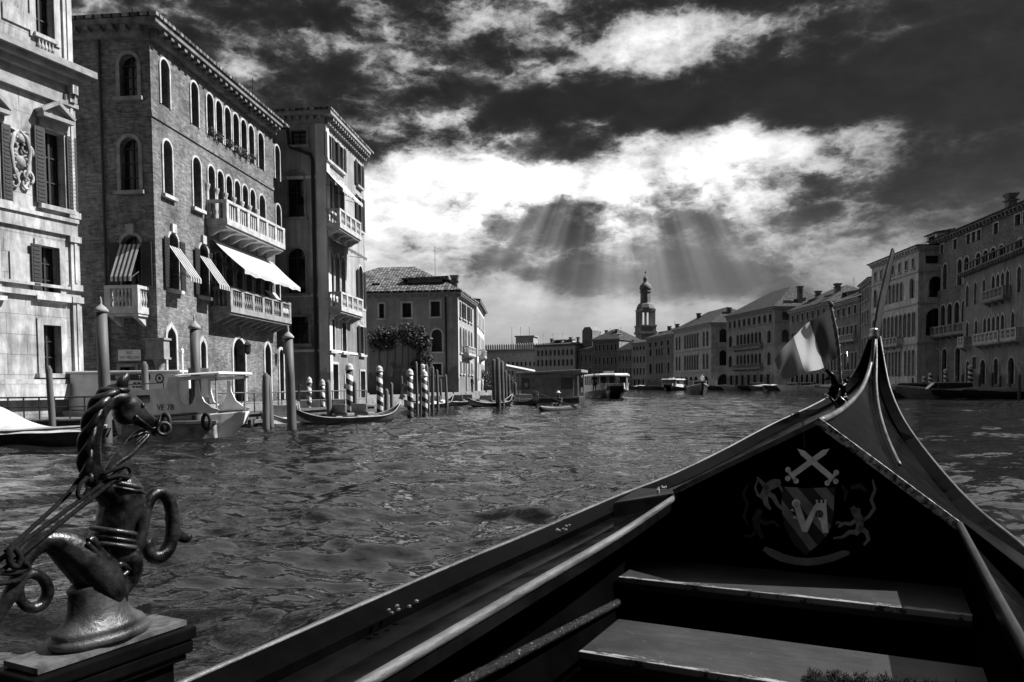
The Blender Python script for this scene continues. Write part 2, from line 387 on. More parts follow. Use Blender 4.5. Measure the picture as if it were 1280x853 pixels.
# ------------------------------------------------------------------ mesh helpers
class MB:
    def __init__(s): s.V = []; s.F = []; s.K = []
    def v(s, p): s.V.append(tuple(p)); return len(s.V) - 1
    def face(s, pts, m=0):
        i = [s.v(p) for p in pts]; s.F.append(i); s.K.append(m)
    def hexa(s, c, m=0):               # c: 8 corners, bottom ring then top ring
        i = [s.v(p) for p in c]
        for q in ((3, 2, 1, 0), (4, 5, 6, 7), (0, 1, 5, 4), (1, 2, 6, 5), (2, 3, 7, 6), (3, 0, 4, 7)):
            s.F.append([i[k] for k in q]); s.K.append(m)
    def box(s, x0, y0, z0, x1, y1, z1, m=0):
        s.hexa([(x0, y0, z0), (x1, y0, z0), (x1, y1, z0), (x0, y1, z0), (x0, y0, z1), (x1, y0, z1), (x1, y1, z1), (x0, y1, z1)], m)
    def bar(s, p, q, w, h, m=0, up=(0, 0, 1)):
        p = Vector(p); q = Vector(q); d = (q - p).normalized(); up = Vector(up)
        a = d.cross(up)
        if a.length < 1e-4: a = d.cross(Vector((0, 1, 0)))
        a.normalize(); b = a.cross(d).normalized()
        a = a * w / 2; b = b * h / 2
        s.hexa([p - a - b, p + a - b, q + a - b, q - a - b, p - a + b, p + a + b, q + a + b, q - a + b], m)
    def tube(s, pts, rad, n=8, m=0, closed=False, flat=1.0, fv=None):
        pts = [Vector(p) for p in pts]; N = len(pts)
        if not hasattr(rad, '__len__'): rad = [rad] * N
        ref = Vector(fv) if fv is not None else None
        rings = []; prev = None
        for i, p in enumerate(pts):
            if closed: d = pts[(i + 1) % N] - pts[i - 1]
            else: d = pts[min(i + 1, N - 1)] - pts[max(i - 1, 0)]
            if d.length < 1e-9: d = Vector((0, 0, 1))
            d.normalize()
            if ref is not None: a = ref - d * ref.dot(d)
            elif prev is None:
                a = d.cross(Vector((0, 0, 1)))
                if a.length < .1: a = d.cross(Vector((1, 0, 0)))
            else: a = prev - d * prev.dot(d)
            a.normalize(); prev = a; b = d.cross(a)
            r = rad[i]
            rings.append([s.v(p + a * (math.cos(2 * PI * k / n) * r * flat) + b * (math.sin(2 * PI * k / n) * r)) for k in range(n)])
        for i in range(N if closed else N - 1):
            A, B = rings[i], rings[(i + 1) % N]
            for k in range(n):
                s.F.append([A[k], A[(k + 1) % n], B[(k + 1) % n], B[k]]); s.K.append(m)
        if not closed:
            s.F.append(rings[0][::-1]); s.K.append(m); s.F.append(rings[-1]); s.K.append(m)
    def lathe(s, c, prof, n=12, m=0, sx=1.0, sy=1.0):
        rings = []
        for r, z in prof:
            rings.append([s.v((c[0] + math.cos(2 * PI * k / n) * r * sx, c[1] + math.sin(2 * PI * k / n) * r * sy, c[2] + z)) for k in range(n)])
        for A, B in zip(rings, rings[1:]):
            for k in range(n):
                s.F.append([A[k], A[(k + 1) % n], B[(k + 1) % n], B[k]]); s.K.append(m)
        s.F.append(rings[0][::-1]); s.K.append(m); s.F.append(rings[-1]); s.K.append(m)
    def prism(s, pts, vec, m=0):
        vec = Vector(vec); a = [s.v(p) for p in pts]; b = [s.v(Vector(p) + vec) for p in pts]; n = len(pts)
        s.F.append(a[::-1]); s.K.append(m); s.F.append(b); s.K.append(m)
        for k in range(n):
            s.F.append([a[k], a[(k + 1) % n], b[(k + 1) % n], b[k]]); s.K.append(m)
    def loft(s, rings, m=0, cap=True, closed=True):
        idx = [[s.v(p) for p in r] for r in rings]
        for A, B in zip(idx, idx[1:]):
            n = len(A)
            for k in range(n if closed else n - 1):
                s.F.append([A[k], A[(k + 1) % n], B[(k + 1) % n], B[k]]); s.K.append(m)
        if cap and closed:
            s.F.append(idx[0][::-1]); s.K.append(m); s.F.append(idx[-1]); s.K.append(m)
    def build(s, name, mats, parent=None, smooth=False, loc=None, fix=True, bevel=0.0, sub=0, merge=0.0):
        me = bpy.data.meshes.new(name)
        me.from_pydata(s.V, [], s.F)
        if not isinstance(mats, (list, tuple)): mats = [mats]
        for x in mats: me.materials.append(M[x] if isinstance(x, str) else x)
        if len(mats) > 1: me.polygons.foreach_set('material_index', s.K)
        if fix:
            b = bmesh.new(); b.from_mesh(me)
            if merge: bmesh.ops.remove_doubles(b, verts=b.verts, dist=merge)
            bmesh.ops.recalc_face_normals(b, faces=b.faces); b.to_mesh(me); b.free()
        if smooth: me.polygons.foreach_set('use_smooth', [True] * len(me.polygons))
        me.update()
        o = bpy.data.objects.new(name, me); COL.objects.link(o)
        if parent is not None: o.parent = parent
        if loc is not None: o.location = loc
        if bevel:
            bv = o.modifiers.new('bevel', 'BEVEL'); bv.width = bevel; bv.segments = 2; bv.limit_method = 'ANGLE'; bv.angle_limit = R(40)
        if sub:
            sb = o.modifiers.new('sub', 'SUBSURF'); sb.levels = sub; sb.render_levels = sub
        return o

def tag(o, label=None, cat=None, group=None, kind=None):
    if label: o['label'] = label
    if cat: o['category'] = cat
    if group: o['group'] = group
    if kind: o['kind'] = kind
    return o
def empty(name, loc=(0, 0, 0), rz=0.0, label=None, cat=None, group=None):
    o = bpy.data.objects.new(name, None); COL.objects.link(o)
    o.empty_display_size = .2
    o.location = loc; o.rotation_euler = (0, 0, rz)
    return tag(o, label, cat, group)
KIDS = {}
def copy_tree(o, parent=None):
    c = o.copy(); COL.objects.link(c)
    if parent is not None: c.parent = parent
    for ch in list(o.children): copy_tree(ch, c)
    return c
def text(name, body, size, mtl, parent, loc, rot, extrude=.003, align='CENTER', sx=1.0):
    cu = bpy.data.curves.new(name, 'FONT'); cu.body = body; cu.size = size; cu.extrude = extrude
    cu.align_x = align; cu.align_y = 'CENTER'; cu.materials.append(M[mtl])
    tmp = bpy.data.objects.new(name + '_curve', cu)
    COL.objects.link(tmp); dg = bpy.context.evaluated_depsgraph_get()
    me = bpy.data.meshes.new_from_object(tmp.evaluated_get(dg)); COL.objects.unlink(tmp); bpy.data.objects.remove(tmp); me.name = name
    o = bpy.data.objects.new(name, me); COL.objects.link(o); o.parent = parent
    o.location = loc; o.rotation_euler = rot; o.scale = (sx, 1, 1)
    return o

# ------------------------------------------------------------------ water
def make_water():
    nth, nr = 680, 860
    r = np.concatenate(([0.0], np.geomspace(.5, 900.0, nr - 1)))
    # finer fan where the canal is looked at
    th = np.sort(np.concatenate((np.linspace(-PI, PI, 120, endpoint=False), np.linspace(R(25), R(145), nth - 120, endpoint=False) + 1e-4)))
    n = len(th)
    rr, tt = np.meshgrid(r, th, indexing='ij')
    x = rr * np.cos(tt); y = rr * np.sin(tt); z = np.zeros_like(x)
    rg = np.random.RandomState(4)
    step = np.maximum(rr * math.log(900 / .5) / nr, rr * R(120) / (nth - 120))
    for k in range(90):
        lam = .22 * (10 ** (rg.rand() * 1.15))
        ang = R(104) + rg.randn() * .55
        kk = 2 * PI / lam; amp = .0066 * lam ** .70 * (.5 + rg.rand())
        fade = np.clip((lam / np.maximum(step, 1e-3) - 2.2) / 2.0, 0, 1)
        ph = kk * (x * math.cos(ang) + y * math.sin(ang)) + rg.rand() * 6.28
        ph = ph + .7 * np.sin(.35 * kk * (x * math.sin(ang + .4) - y * math.cos(ang + .4)) + rg.rand() * 6)
        s_ = np.sin(ph)
        z += fade * amp * (s_ + .35 * np.cos(2 * ph) * .5)
    gust = .75 + .45 * np.sin(x * .21 + 1.3 * np.sin(y * .13)) * np.sin(y * .17 + .8 * np.sin(x * .11 + 1))
    z *= np.clip(gust, .35, 1.3)
    V = np.stack((x, y, z), -1).reshape(-1, 3)
    i = np.arange(nr - 1)[:, None] * n; j = np.arange(n)[None, :]; j2 = (j + 1) % n
    F = np.stack((i + j, i + n + j, i + n + j2, i + j2), -1).reshape(-1, 4)
    me = bpy.data.meshes.new('canal_water')
    me.vertices.add(len(V)); me.vertices.foreach_set('co', V.ravel())
    me.loops.add(F.size); me.loops.foreach_set('vertex_index', F.ravel().astype(np.int32))
    me.polygons.add(len(F)); me.polygons.foreach_set('loop_start', np.arange(0, F.size, 4, dtype=np.int32))
    me.polygons.foreach_set('use_smooth', np.ones(len(F), dtype=bool))
    me.update(calc_edges=True); me.validate()
    me.materials.append(water_mat())
    o = bpy.data.objects.new('canal_water', me); COL.objects.link(o)
    tag(o, kind='structure')
make_water()
bedm = MB(); bedm.face([(-1200, -1200, -2.5), (1200, -1200, -2.5), (1200, 1200, -2.5), (-1200, 1200, -2.5)])
bedm.build('canal_bed', 'quay'); tag(bpy.data.objects['canal_bed'], kind='structure')

# ------------------------------------------------------------------ buildings
def outline(u0, u1, z0, z1, style, t=0.0):
    w = u1 - u0; uc = (u0 + u1) / 2; rin = (w - 2 * t) / 2
    if style == 'rect': return [(u0, z0), (u1, z0), (u1, z1), (u0, z1)]
    if style == 'arch':
        zs = z1 - w / 2
        return [(u0, z0), (u1, z0)] + [(uc + w / 2 * math.cos(PI * k / 12), zs + w / 2 * math.sin(PI * k / 12)) for k in range(13)]
    if style == 'ogee':
        H = w * .85; zs = z1 - H
        pr = [(1, 0), (.98, .22), (.9, .42), (.74, .58), (.5, .7), (.28, .79), (.12, .88), (0, 1)]
        return [(u0, z0), (u1, z0)] + [(uc + w / 2 * a, zs + H * b) for a, b in pr] + [(uc - w / 2 * a, zs + H * b) for a, b in pr[-2::-1]]
class Panel:
    def __init__(s, b, o, ex, L):
        s.b = b; s.o = Vector(o); s.ex = Vector(ex); s.L = L; s.nv = Vector((ex[1], -ex[0])); s.holes = []
    def p(s, u, z, out=0.0):
        q = s.o + s.ex * u + s.nv * out
        return Vector((q.x, q.y, z))
    def hit(s, px, py):
        d = ray(px, py); A = s.b.A; c, sn = math.cos(-s.b.rz), math.sin(-s.b.rz)
        ox, oy = EYE.x - A.x, EYE.y - A.y
        lo = Vector((c * ox - sn * oy, sn * ox + c * oy)); ld = Vector((c * d.x - sn * d.y, sn * d.x + c * d.y))
        t = (s.o - lo).dot(s.nv) / ld.dot(s.nv)
        q = lo + ld * t
        return (q - s.o).dot(s.ex), EYE.z + d.z * t
    def u(s, px, py): return s.hit(px, py)[0]
    def z(s, px, py): return s.hit(px, py)[1]
    def box(s, mb, u0, u1, z0, z1, o0, o1, m=0):
        mb.hexa([s.p(u0, z0, o1), s.p(u1, z0, o1), s.p(u1, z0, o0), s.p(u0, z0, o0), s.p(u0, z1, o1), s.p(u1, z1, o1), s.p(u1, z1, o0), s.p(u0, z1, o0)], m)
    def wall(s, mb, z0, z1, m=0):
        hs = [h for h in s.holes]
        zs = sorted(set([z0, z1] + [h[2] for h in hs] + [h[3] for h in hs]))
        for za, zb in zip(zs, zs[1:]):
            if zb - za < 1e-5: continue
            u = 0.0
            for h in sorted([h for h in hs if h[2] <= za + 1e-6 and h[3] >= zb - 1e-6], key=lambda h: h[0]):
                if h[0] > u + 1e-5: mb.face([s.p(u, za), s.p(h[0], za), s.p(h[0], zb), s.p(u, zb)], m)
                u = h[1]
            if s.L > u + 1e-5: mb.face([s.p(u, za), s.p(s.L, za), s.p(s.L, zb), s.p(u, zb)], m)
        for (u0, u1, a, b, style, rec) in hs:
            ol = outline(u0, u1, a, b, style)
            n = len(ol)
            for k in range(n):
                p, q = ol[k], ol[(k + 1) % n]
                mb.face([s.p(*p), s.p(*q), s.p(q[0], q[1], -rec), s.p(p[0], p[1], -rec)], m)
            if style != 'rect':
                uc = (u0 + u1) / 2
                arc = ol[2:]
                top = min(range(len(arc)), key=lambda i: abs(arc[i][0] - uc) - arc[i][1])
                for k in range(top): mb.face([s.p(u1, b), s.p(*arc[k + 1]), s.p(*arc[k])], m)
                for k in range(top, len(arc) - 1): mb.face([s.p(u0, b), s.p(*arc[k + 1]), s.p(*arc[k])], m)
    def win(s, u0, u1, z0, z1, style='rect', frame=.14, rec=.28, fm='trim', sill=True, bars=True, shut=None, name='window', glass='glass', simple=False, key=False, tymp=0.0, out=.05):
        b = s.b; s.holes.append((u0, u1, z0, z1, style, rec))
        mb = MB(); ol = outline(u0, u1, z0, z1, style)
        mb.face([s.p(u, z, -rec + .002) for u, z in ol], 0)
        uc = (u0 + u1) / 2; w = u1 - u0
        if bars:
            zt = z1 if style == 'rect' else z1 - w * (.5 if style == 'arch' else .85)
            s.box(mb, uc - .03, uc + .03, z0, z1 - .04, -rec + .004, -rec + .05, 1)
            for q in (.34, .67):
                s.box(mb, u0, u1, z0 + (zt - z0) * q - .02, z0 + (zt - z0) * q + .02, -rec + .004, -rec + .04, 1)
            if style != 'rect': s.box(mb, u0, u1, zt - .03, zt + .03, -rec + .004, -rec + .05, 1)
        if tymp:
            arc = [q for q in ol if q[1] >= z1 - w / 2 - 1e-4]
            mb.face([s.p(u, z, -rec + .08) for u, z in arc], 2)
        fmb = mb if simple else MB(); fi = 2 if simple else 0
        if frame:
            zz0 = z0 - (frame if (style == 'rect' and sill) else 0)
            oo = outline(u0 - frame, u1 + frame, zz0, z1 + frame * (1.0 if style != 'ogee' else 1.7), style)
            if style != 'rect' and style == 'arch': oo = [(u, z) for u, z in oo]
            n = len(ol)
            for k in range(n):
                k2 = (k + 1) % n
                if k == 0 and not (style == 'rect' and sill): continue
                fmb.face([s.p(*ol[k], out), s.p(*ol[k2], out), s.p(*oo[k2], out), s.p(*oo[k], out)], fi)
                fmb.face([s.p(*oo[k], out), s.p(*oo[k2], out), s.p(*oo[k2], -.01), s.p(*oo[k], -.01)], fi)
                fmb.face([s.p(*ol[k], out), s.p(*ol[k2], out), s.p(*ol[k2], -.06), s.p(*ol[k], -.06)], fi)
        if sill:
            s.box(fmb, u0 - frame - .08, u1 + frame + .08, z0 - .14, z0 - .002, -.05, out + .12, fi)
        if key:
            s.box(fmb, uc - .16, uc + .16, z1 + .01, z1 + frame + .28, -.02, out + .06, fi)
        o = mb.build(name, [glass, 'sash', fm if simple else 'plaster'], b.root)
        if not simple and fmb.V: fmb.build('frame', fm, o)
        if shut:
            for sd_ in shut:
                sm = MB(); sw = w * .5
                ua, ub = (u0 - .05 - sw, u0 - .05) if sd_ == 'l' else (u1 + .05, u1 + .05 + sw)
                zt = z1 if style == 'rect' else z1 - w * .35
                s.box(sm, ua, ub, z0, zt, out + .012, out + .06)
                nb = int((zt - z0) / .12)
                for k in range(nb): s.box(sm, ua + .06, ub - .06, z0 + .06 + k * .12, z0 + .12 + k * .12, out + .06, out + .075)
                sm.build('shutter', 'shutter', o)
        return o
    def arcade(s, u0, u1, n, z0, z1, style='arch', gap=.16, **k):
        st = (u1 - u0) / n
        for i in range(n):
            s.win(u0 + st * i + gap / 2, u0 + st * (i + 1) - gap / 2, z0, z1, style, **k)
    def balcony(s, u0, u1, z, d=.8, h=.85, mt='trim', nb=None, style='baluster', corb=3, parent=None):
        mb = MB()
        s.box(mb, u0, u1, z - .16, z, 0, d); s.box(mb, u0 + .04, u1 - .04, z - .26, z - .162, 0, d - .08)
        for k in range(corb):
            uc = u0 + .2 + (u1 - u0 - .4) * (k / (corb - 1) if corb > 1 else .5)
            pr = [(0, -.26), (d - .12, -.262), (d - .16, -.34), (d * .5, -.42), (d * .22, -.56), (0, -.62)]
            mb.prism([s.p(uc - .08, z + b, a) for a, b in pr], (s.ex.x * .16, s.ex.y * .16, 0))
        o = mb.build('balcony', mt, s.b.root)
        r = MB()
        s.box(r, u0, u1, z + h - .12, z + h, d - .2, d); s.box(r, u0, u0 + .2, z + h - .12, z + h, 0, d - .201); s.box(r, u1 - .2, u1, z + h - .12, z + h, 0, d - .201)
        s.box(r, u0, u1, z + .002, z + .1, d - .2, d); s.box(r, u0, u0 + .2, z + .002, z + .1, 0, d - .201); s.box(r, u1 - .2, u1, z + .002, z + .1, 0, d - .201)
        npost = max(2, int(round((u1 - u0) / 1.1)) + 1)
        for k in range(npost):
            uc = u0 + .12 + (u1 - u0 - .24) * k / (npost - 1)
            s.box(r, uc - .12, uc + .12, z + .101, z + h - .121, d - .19, d - .01)
        cols = nb or int((u1 - u0) / .22)
        for k in range(cols):
            uc = u0 + .15 + (u1 - u0 - .3) * (k + .5) / cols
            c = s.p(uc, z + .1, d - .1); hh = h - .22
            if style == 'baluster':
                r.lathe(c, [(.05, 0), (.05, .06), (.03, .1), (.07, hh * .38), (.028, hh * .72), (.05, hh * .9), (.05, hh)], 8)
            else:
                s.box(r, uc - .045, uc + .045, z + .1, z + h - .12, d - .13, d - .07)
        for e in (u0 + .1, u1 - .1):
            for q in range(3):
                r.lathe(s.p(e, z + .1, (d - .3) * (q + .6) / 3), [(.05, 0), (.03, .1), (.065, (h - .22) * .4), (.03, (h - .22) * .8), (.05, h - .22)], 8)
        r.build('balustrade', mt, o)
        return o
    def awning(s, u0, u1, zt, zb, d, n=0, a='canvas', b='shutter', val=.18, o0=.08):
        mb = MB(); k_ = n or 1
        if not n:
            NA, NB = 12, 7
            P = lambda i, j: s.p(u0 + (u1 - u0) * i / NA, zt + (zb - zt) * j / NB - .05 * math.sin(PI * j / NB) - .035 * math.sin(PI * ((i / NA * 3) % 1)) * j / NB, o0 + (d - o0) * j / NB)
            for i in range(NA):
                for j in range(NB):
                    mb.face([P(i, j), P(i + 1, j), P(i + 1, j + 1), P(i, j + 1)])
                a_, b_ = P(i, NB), P(i + 1, NB); dz_ = Vector((0, 0, val * (.8 + .35 * (i % 2)))); mb.face([a_, b_, b_ - dz_ , a_ - Vector((0, 0, val * (1.15 - .35 * (i % 2))))])
        for k in range(k_ if n else 0):
            ua = u0 + (u1 - u0) * k / k_; ub = u0 + (u1 - u0) * (k + 1) / k_; mi = k % 2
            mb.hexa([s.p(ua, zt - .02, o0), s.p(ub, zt - .02, o0), s.p(ub, zb - .02, d), s.p(ua, zb - .02, d), s.p(ua, zt, o0), s.p(ub, zt, o0), s.p(ub, zb, d), s.p(ua, zb, d)], mi)
            s.box(mb, ua, ub, zb - val, zb - .021, d - .015, d, mi)
        o = mb.build('awning', [a, b], s.b.root)
        for e in (u0, u1):
            r = MB(); r.tube([s.p(e, zb - .05, d - .02), s.p(e, zb - .05 + (zt - zb) * .3, .03)], .015, 5)
            r.build('awning_arm', 'iron', o)
        return o

class Bld:
    def __init__(s, name, label, A, B, depth, H, wall='plaster', z0=-.6, cat='building', group=None):
        s.A = Vector(A[:2]); B = Vector(B[:2]); d = B - s.A
        s.L = d.length; s.rz = math.atan2(d.y, d.x); s.H = H; s.D = depth; s.z0 = z0; s.wm = wall
        s.root = empty(name, (s.A.x, s.A.y, 0), s.rz, label, cat, group)
        s.front = Panel(s, (0, 0), (1, 0), s.L); s.left = Panel(s, (0, depth), (0, -1), depth)
        s.right = Panel(s, (s.L, 0), (0, 1), depth); s.back = Panel(s, (s.L, depth), (-1, 0), s.L)
    def zc(s, px, py): return s.front.z(px, py)
    def walls(s, H=None):
        mb = MB(); H = H or s.H
        for p in (s.front, s.left, s.right, s.back): p.wall(mb, s.z0, H)
        mb.face([(0, 0, H - .01), (s.L, 0, H - .01), (s.L, s.D, H - .01), (0, s.D, H - .01)])
        s.w = mb.build('wall', s.wm, s.root, fix=False)
        return s.w
    def cornice(s, z=None, h=.5, out=.5, mt='trim', dent=.5, sides='fl', dh=.22):
        z = s.H if z is None else z
        mb = MB()
        for ch in sides:
            p = {'f': s.front, 'l': s.left, 'r': s.right}[ch]
            e0 = out if (ch == 'f' and 'l' in sides) else 0.0
            e1 = out if (ch == 'f' and 'r' in sides) else 0.0
            p.box(mb, -e0, p.L + e1, z - h * .35, z, .002, out); p.box(mb, 0, p.L, z - h, z - h * .35 - .002, .002, out * .4)
            if dent:
                n = int(p.L / dent)
                for k in range(n):
                    uc = p.L * (k + .5) / n
                    p.box(mb, uc - dent * .2, uc + dent * .2, z - h * .35 - dh, z - h * .35 - .003, out * .4 + .002, out * .88)
        return mb.build('cornice', mt, s.root)
    def course(s, z, h=.2, out=.07, mt='trim', sides='f', name='string_course'):
        mb = MB()
        for ch in sides:
            p = {'f': s.front, 'l': s.left, 'r': s.right}[ch]
            e = out if len(sides) > 1 and ch == 'f' else 0.0
            p.box(mb, -e if 'l' in sides else 0, p.L + (e if 'r' in sides else 0), z, z + h, .001, out)
        return mb.build(name, mt, s.root)
    def roof(s, rise=1.6, over=.55, t=.12, mt='tile', hip=True):
        mb = MB(); H = s.H + .01; L, D = s.L, s.D
        c = [(-over, -over), (L + over, -over), (L + over, D + over), (-over, D + over)]
        bx = [Vector((x, y, H)) for x, y in c]; tp = [Vector((x, y, H + t)) for x, y in c]
        for k in range(4): mb.face([bx[k], bx[(k + 1) % 4], tp[(k + 1) % 4], tp[k]])
        mb.face(bx[::-1])
        if L >= D:
            i = D / 2 + over if hip else .0
            r0, r1 = Vector((-over + i, D / 2, H + t + rise)), Vector((L + over - i, D / 2, H + t + rise))
            mb.face([tp[0], tp[1], r1, r0]); mb.face([tp[1], tp[2], r1]); mb.face([tp[2], tp[3], r0, r1]); mb.face([tp[3], tp[0], r0])
        else:
            i = L / 2 + over if hip else .0
            r0, r1 = Vector((L / 2, -over + i, H + t + rise)), Vector((L / 2, D + over - i, H + t + rise))
            mb.face([tp[0], tp[1], r0]); mb.face([tp[1], tp[2], r1, r0]); mb.face([tp[2], tp[3], r1]); mb.face([tp[3], tp[0], r0, r1])
        s.rf = mb.build('roof', mt, s.root, fix=False)
        return s.rf
    def chimney(s, x, y, h=1.6, w=.5, base=None, style=0):
        mb = MB(); b = s.H - .2 if base is None else base
        mb.box(x - w / 2, y - w / 2, b, x + w / 2, y + w / 2, s.H + h)
        mb.box(x - w * .7, y - w * .7, s.H + h + .001, x + w * .7, y + w * .7, s.H + h + .14)
        if style: mb.hexa([(x - w * .4, y - w * .4, s.H + h + .142), (x + w * .4, y - w * .4, s.H + h + .142), (x + w * .4, y + w * .4, s.H + h + .142), (x - w * .4, y + w * .4, s.H + h + .142),
                           (x - w * .75, y - w * .75, s.H + h + .75), (x + w * .75, y - w * .75, s.H + h + .75), (x + w * .75, y + w * .75, s.H + h + .75), (x - w * .75, y + w * .75, s.H + h + .75)])
        mb.build('chimney', 'trim_old', s.rf)
    def dormer(s, x, y, w=1.6, d=1.8, h=1.5):
        mb = MB(); z = s.H + .2
        mb.box(x, y, z - .4, x + w, y + d, z + h, 0)
        mb.hexa([(x - .2, y - .3, z + h + .002), (x + w + .2, y - .3, z + h + .002), (x + w + .2, y + d, z + h + .002), (x - .2, y + d, z + h + .002),
                 (x - .2, y - .3, z + h + .1), (x + w + .2, y - .3, z + h + .1), (x + w + .2, y + d, z + h + .5), (x - .2, y + d, z + h + .5)], 1)
        mb.box(x + w * .2, y - .02, z + h * .35, x + w * .8, y - .003, z + h * .85, 2)
        mb.build('dormer', [s.wm, 'tile', 'void'], s.rf)
    def antenna(s, x, y, h=2.5):
        mb = MB(); z = s.H + .3
        mb.tube([(x, y, z), (x, y, z + h)], .025, 5)
        for k in range(4): mb.tube([(x - .45 + .05 * k, y, z + h - .1 - .16 * k), (x + .45 - .05 * k, y, z + h - .1 - .16 * k)], .014, 4)
        mb.build('antenna', 'iron', s.rf)
    def pipe(s, panel, pts, r=.06):
        mb = MB(); mb.tube([panel.p(u, z, .1) for u, z in pts], r, 7)
        mb.build('drainpipe', 'iron', s.root)

# ================================================================== LEFT BANK
# --- white stone palace at the frame's left edge
Bf = gp(101, 26.0); dd = Vector((math.sin(R(21)), math.cos(R(21))))
b1 = Bld('stone_palace', 'white stone palace with stained ashlar and carved relief at the left', Bf - dd * 9.0, Bf, 9.0, 17.0, 'istria')
f = b1.front
def fz(px, py): return f.z(px, py)
def wpx(p, x0, x1, y0, y1, *a, **k):          # window given by where its opening is seen on that wall
    ym = (y0 + y1) / 2; xm = (x0 + x1) / 2
    return p.win(p.u(x0, ym), p.u(x1, ym), p.z(xm, y1), p.z(xm, y0), *a, **k)
wpx(f, 54, 76, 407, 467, 'rect', frame=.2, fm='istria_plain', sill=True)
wpx(f, 51, 74, 309, 371, 'rect', frame=.2, fm='istria_plain', sill=True, shut='l')
wpx(f, 56, 80, 166, 259, 'rect', frame=.2, fm='istria_plain', sill=True, shut='lr')
wpx(f, -26, -2, 150, 247, 'rect', frame=.2, fm='istria_plain', sill=True, shut='lr')
wpx(f, 43, 66, -34, 52, 'rect', frame=.2, fm='istria_plain', sill=False)
wpx(f, -30, -8, 305, 368, 'rect', frame=.2, fm='istria_plain')
def pediment(p, u0, u1, z, mt='trim_dark'):
    mb = MB(); um = (u0 + u1) / 2
    p.box(mb, u0, u1, z, z + .12, .002, .34)
    mb.prism([p.p(u0, z + .122, .04), p.p(u1, z + .122, .04), p.p(um, z + .5, .04)], p.nv.to_3d() * .1)
    for a, b in ((u0 - .04, um), (u1 + .04, um)):
        mb.bar(p.p(a, z + .17, .19), p.p(b, z + .56, .19), .34, .11)
    p.box(mb, u0 + .05, u1 - .05, z - .24, z - .002, .002, .12)
    mb.build('pediment', mt, p.b.root)
ua, ub = f.u(47, 200), f.u(85, 200)
pediment(f, ua, ub, f.z(66, 153))
pediment(f, f.u(-34, 200), f.u(6, 200), f.z(-14, 140))
# corner pilasters, bases and mouldings
mb = MB(); uq = f.u(86, 300); L = f.L
for za, zb, o in ((f.z(95, 476), f.z(95, 372), .10), (f.z(95, 372) + .2, f.z(95, 297), .08), (f.z(95, 275), f.z(95, 125), .09), (f.z(95, 96), 16.9, .07)):
    f.box(mb, uq, L + .05, za, zb, .001, o); f.box(mb, uq + .12, L - .06, za + .25, zb - .22, o, o + .035)
    f.box(mb, uq - .06, L + .09, zb - .2, zb - .001, .001, o + .07); f.box(mb, uq - .06, L + .09, za + .001, za + .2, .001, o + .07)
mb.build('pilaster', 'istria_plain', b1.root)
b1.course(f.z(95, 297), .42, .10, 'istria_plain'); b1.course(f.z(95, 297) + .421, .12, .17, 'istria_plain')
b1.course(f.z(95, 376), .16, .14, 'istria_plain'); b1.course(f.z(95, 376) + .32, .09, .12, 'istria_plain')
b1.course(f.z(95, 480), .14, .22, 'istria_plain', name='plinth'); b1.course(f.z(95, 480) - .5, .49, .30, 'istria_plain', name='plinth')
zc = f.z(102, 100)
mb = MB()
for a, b, o in ((-.05, .16, .62), (-.22, -.052, .46), (-.42, -.222, .24), (-.95, -.422, .06), (-1.08, -.952, .16)):
    f.box(mb, -.2, L + o * .8, zc + a, zc + b, .001, o)
mb.build('cornice', 'trim_dark', b1.root)
mb = MB()                                       # carved consoles at the corner
for u in (uq + .05, L - .18):
    f.box(mb, u, u + .16, zc - .95, zc - .421, .07, .22); f.box(mb, u, u + .16, zc - .7, zc - .421, .22, .34)
mb.build('console', 'istria_plain', b1.root)
mb = MB()                                       # balustrade below the top window
u0, u1 = f.u(45, 60), f.u(66, 60); zb = f.z(55, 71)
f.box(mb, u0 - .1, u1 + .1, zb + .5, zb + .62, .0, .14); f.box(mb, u0 - .1, u1 + .1, zb, zb + .08, .001, .14)
for k in range(5):
    mb.lathe(f.p(u0 + (u1 - u0) * (k + .5) / 5, zb + .08, .07), [(.04, 0), (.025, .05), (.06, .17), (.02, .32), (.045, .42)], 8)
mb.build('balustrade', 'istria_plain', b1.root)
for x0, x1, y0, y1 in ((11, 37, 316, 351), (2, 36, 10, 30)):   # raised blank panels
    mb = MB(); f.box(mb, f.u(x0, y0), f.u(x1, y0), f.z((x0 + x1) / 2, y1), f.z((x0 + x1) / 2, y0), .001, .05)
    mb.build('wall_panel', 'istria_plain', b1.root)
# carved coat of arms: a boss of leaves and scrolls round an oval shield
rg = random.Random(3); mb = MB()
uc = f.u(23, 198); zm = f.z(23, 198); hz_ = (f.z(23, 163) - f.z(23, 231)) / 2; hu = (f.u(36, 198) - f.u(10, 198)) / 2
def blob(p, u, z, r, o, n=7):
    c = p.p(u, z, o); rings = []
    for i in range(1, 5):
        t = PI * i / 5
        rings.append([(c.x + r * math.sin(t) * math.cos(2 * PI * k / n), c.y + r * math.sin(t) * math.sin(2 * PI * k / n), c.z + r * math.cos(t) * 1.25) for k in range(n)])
    mb.loft(rings)
blob(f, uc, zm - .12, hu * .52, .03, 12)
def scroll(cu, cz, r, a0_, turns, sg, rad=.045):
    pts = []
    for k in range(15):
        t = k / 14; q = r * (1 - .78 * t); an = a0_ + sg * turns * 2 * PI * t
        pts.append(f.p(cu + q * math.cos(an), cz + q * math.sin(an), .05 + .04 * t))
    mb.tube(pts, [rad * (1 - .35 * k / 14) for k in range(15)], 6)
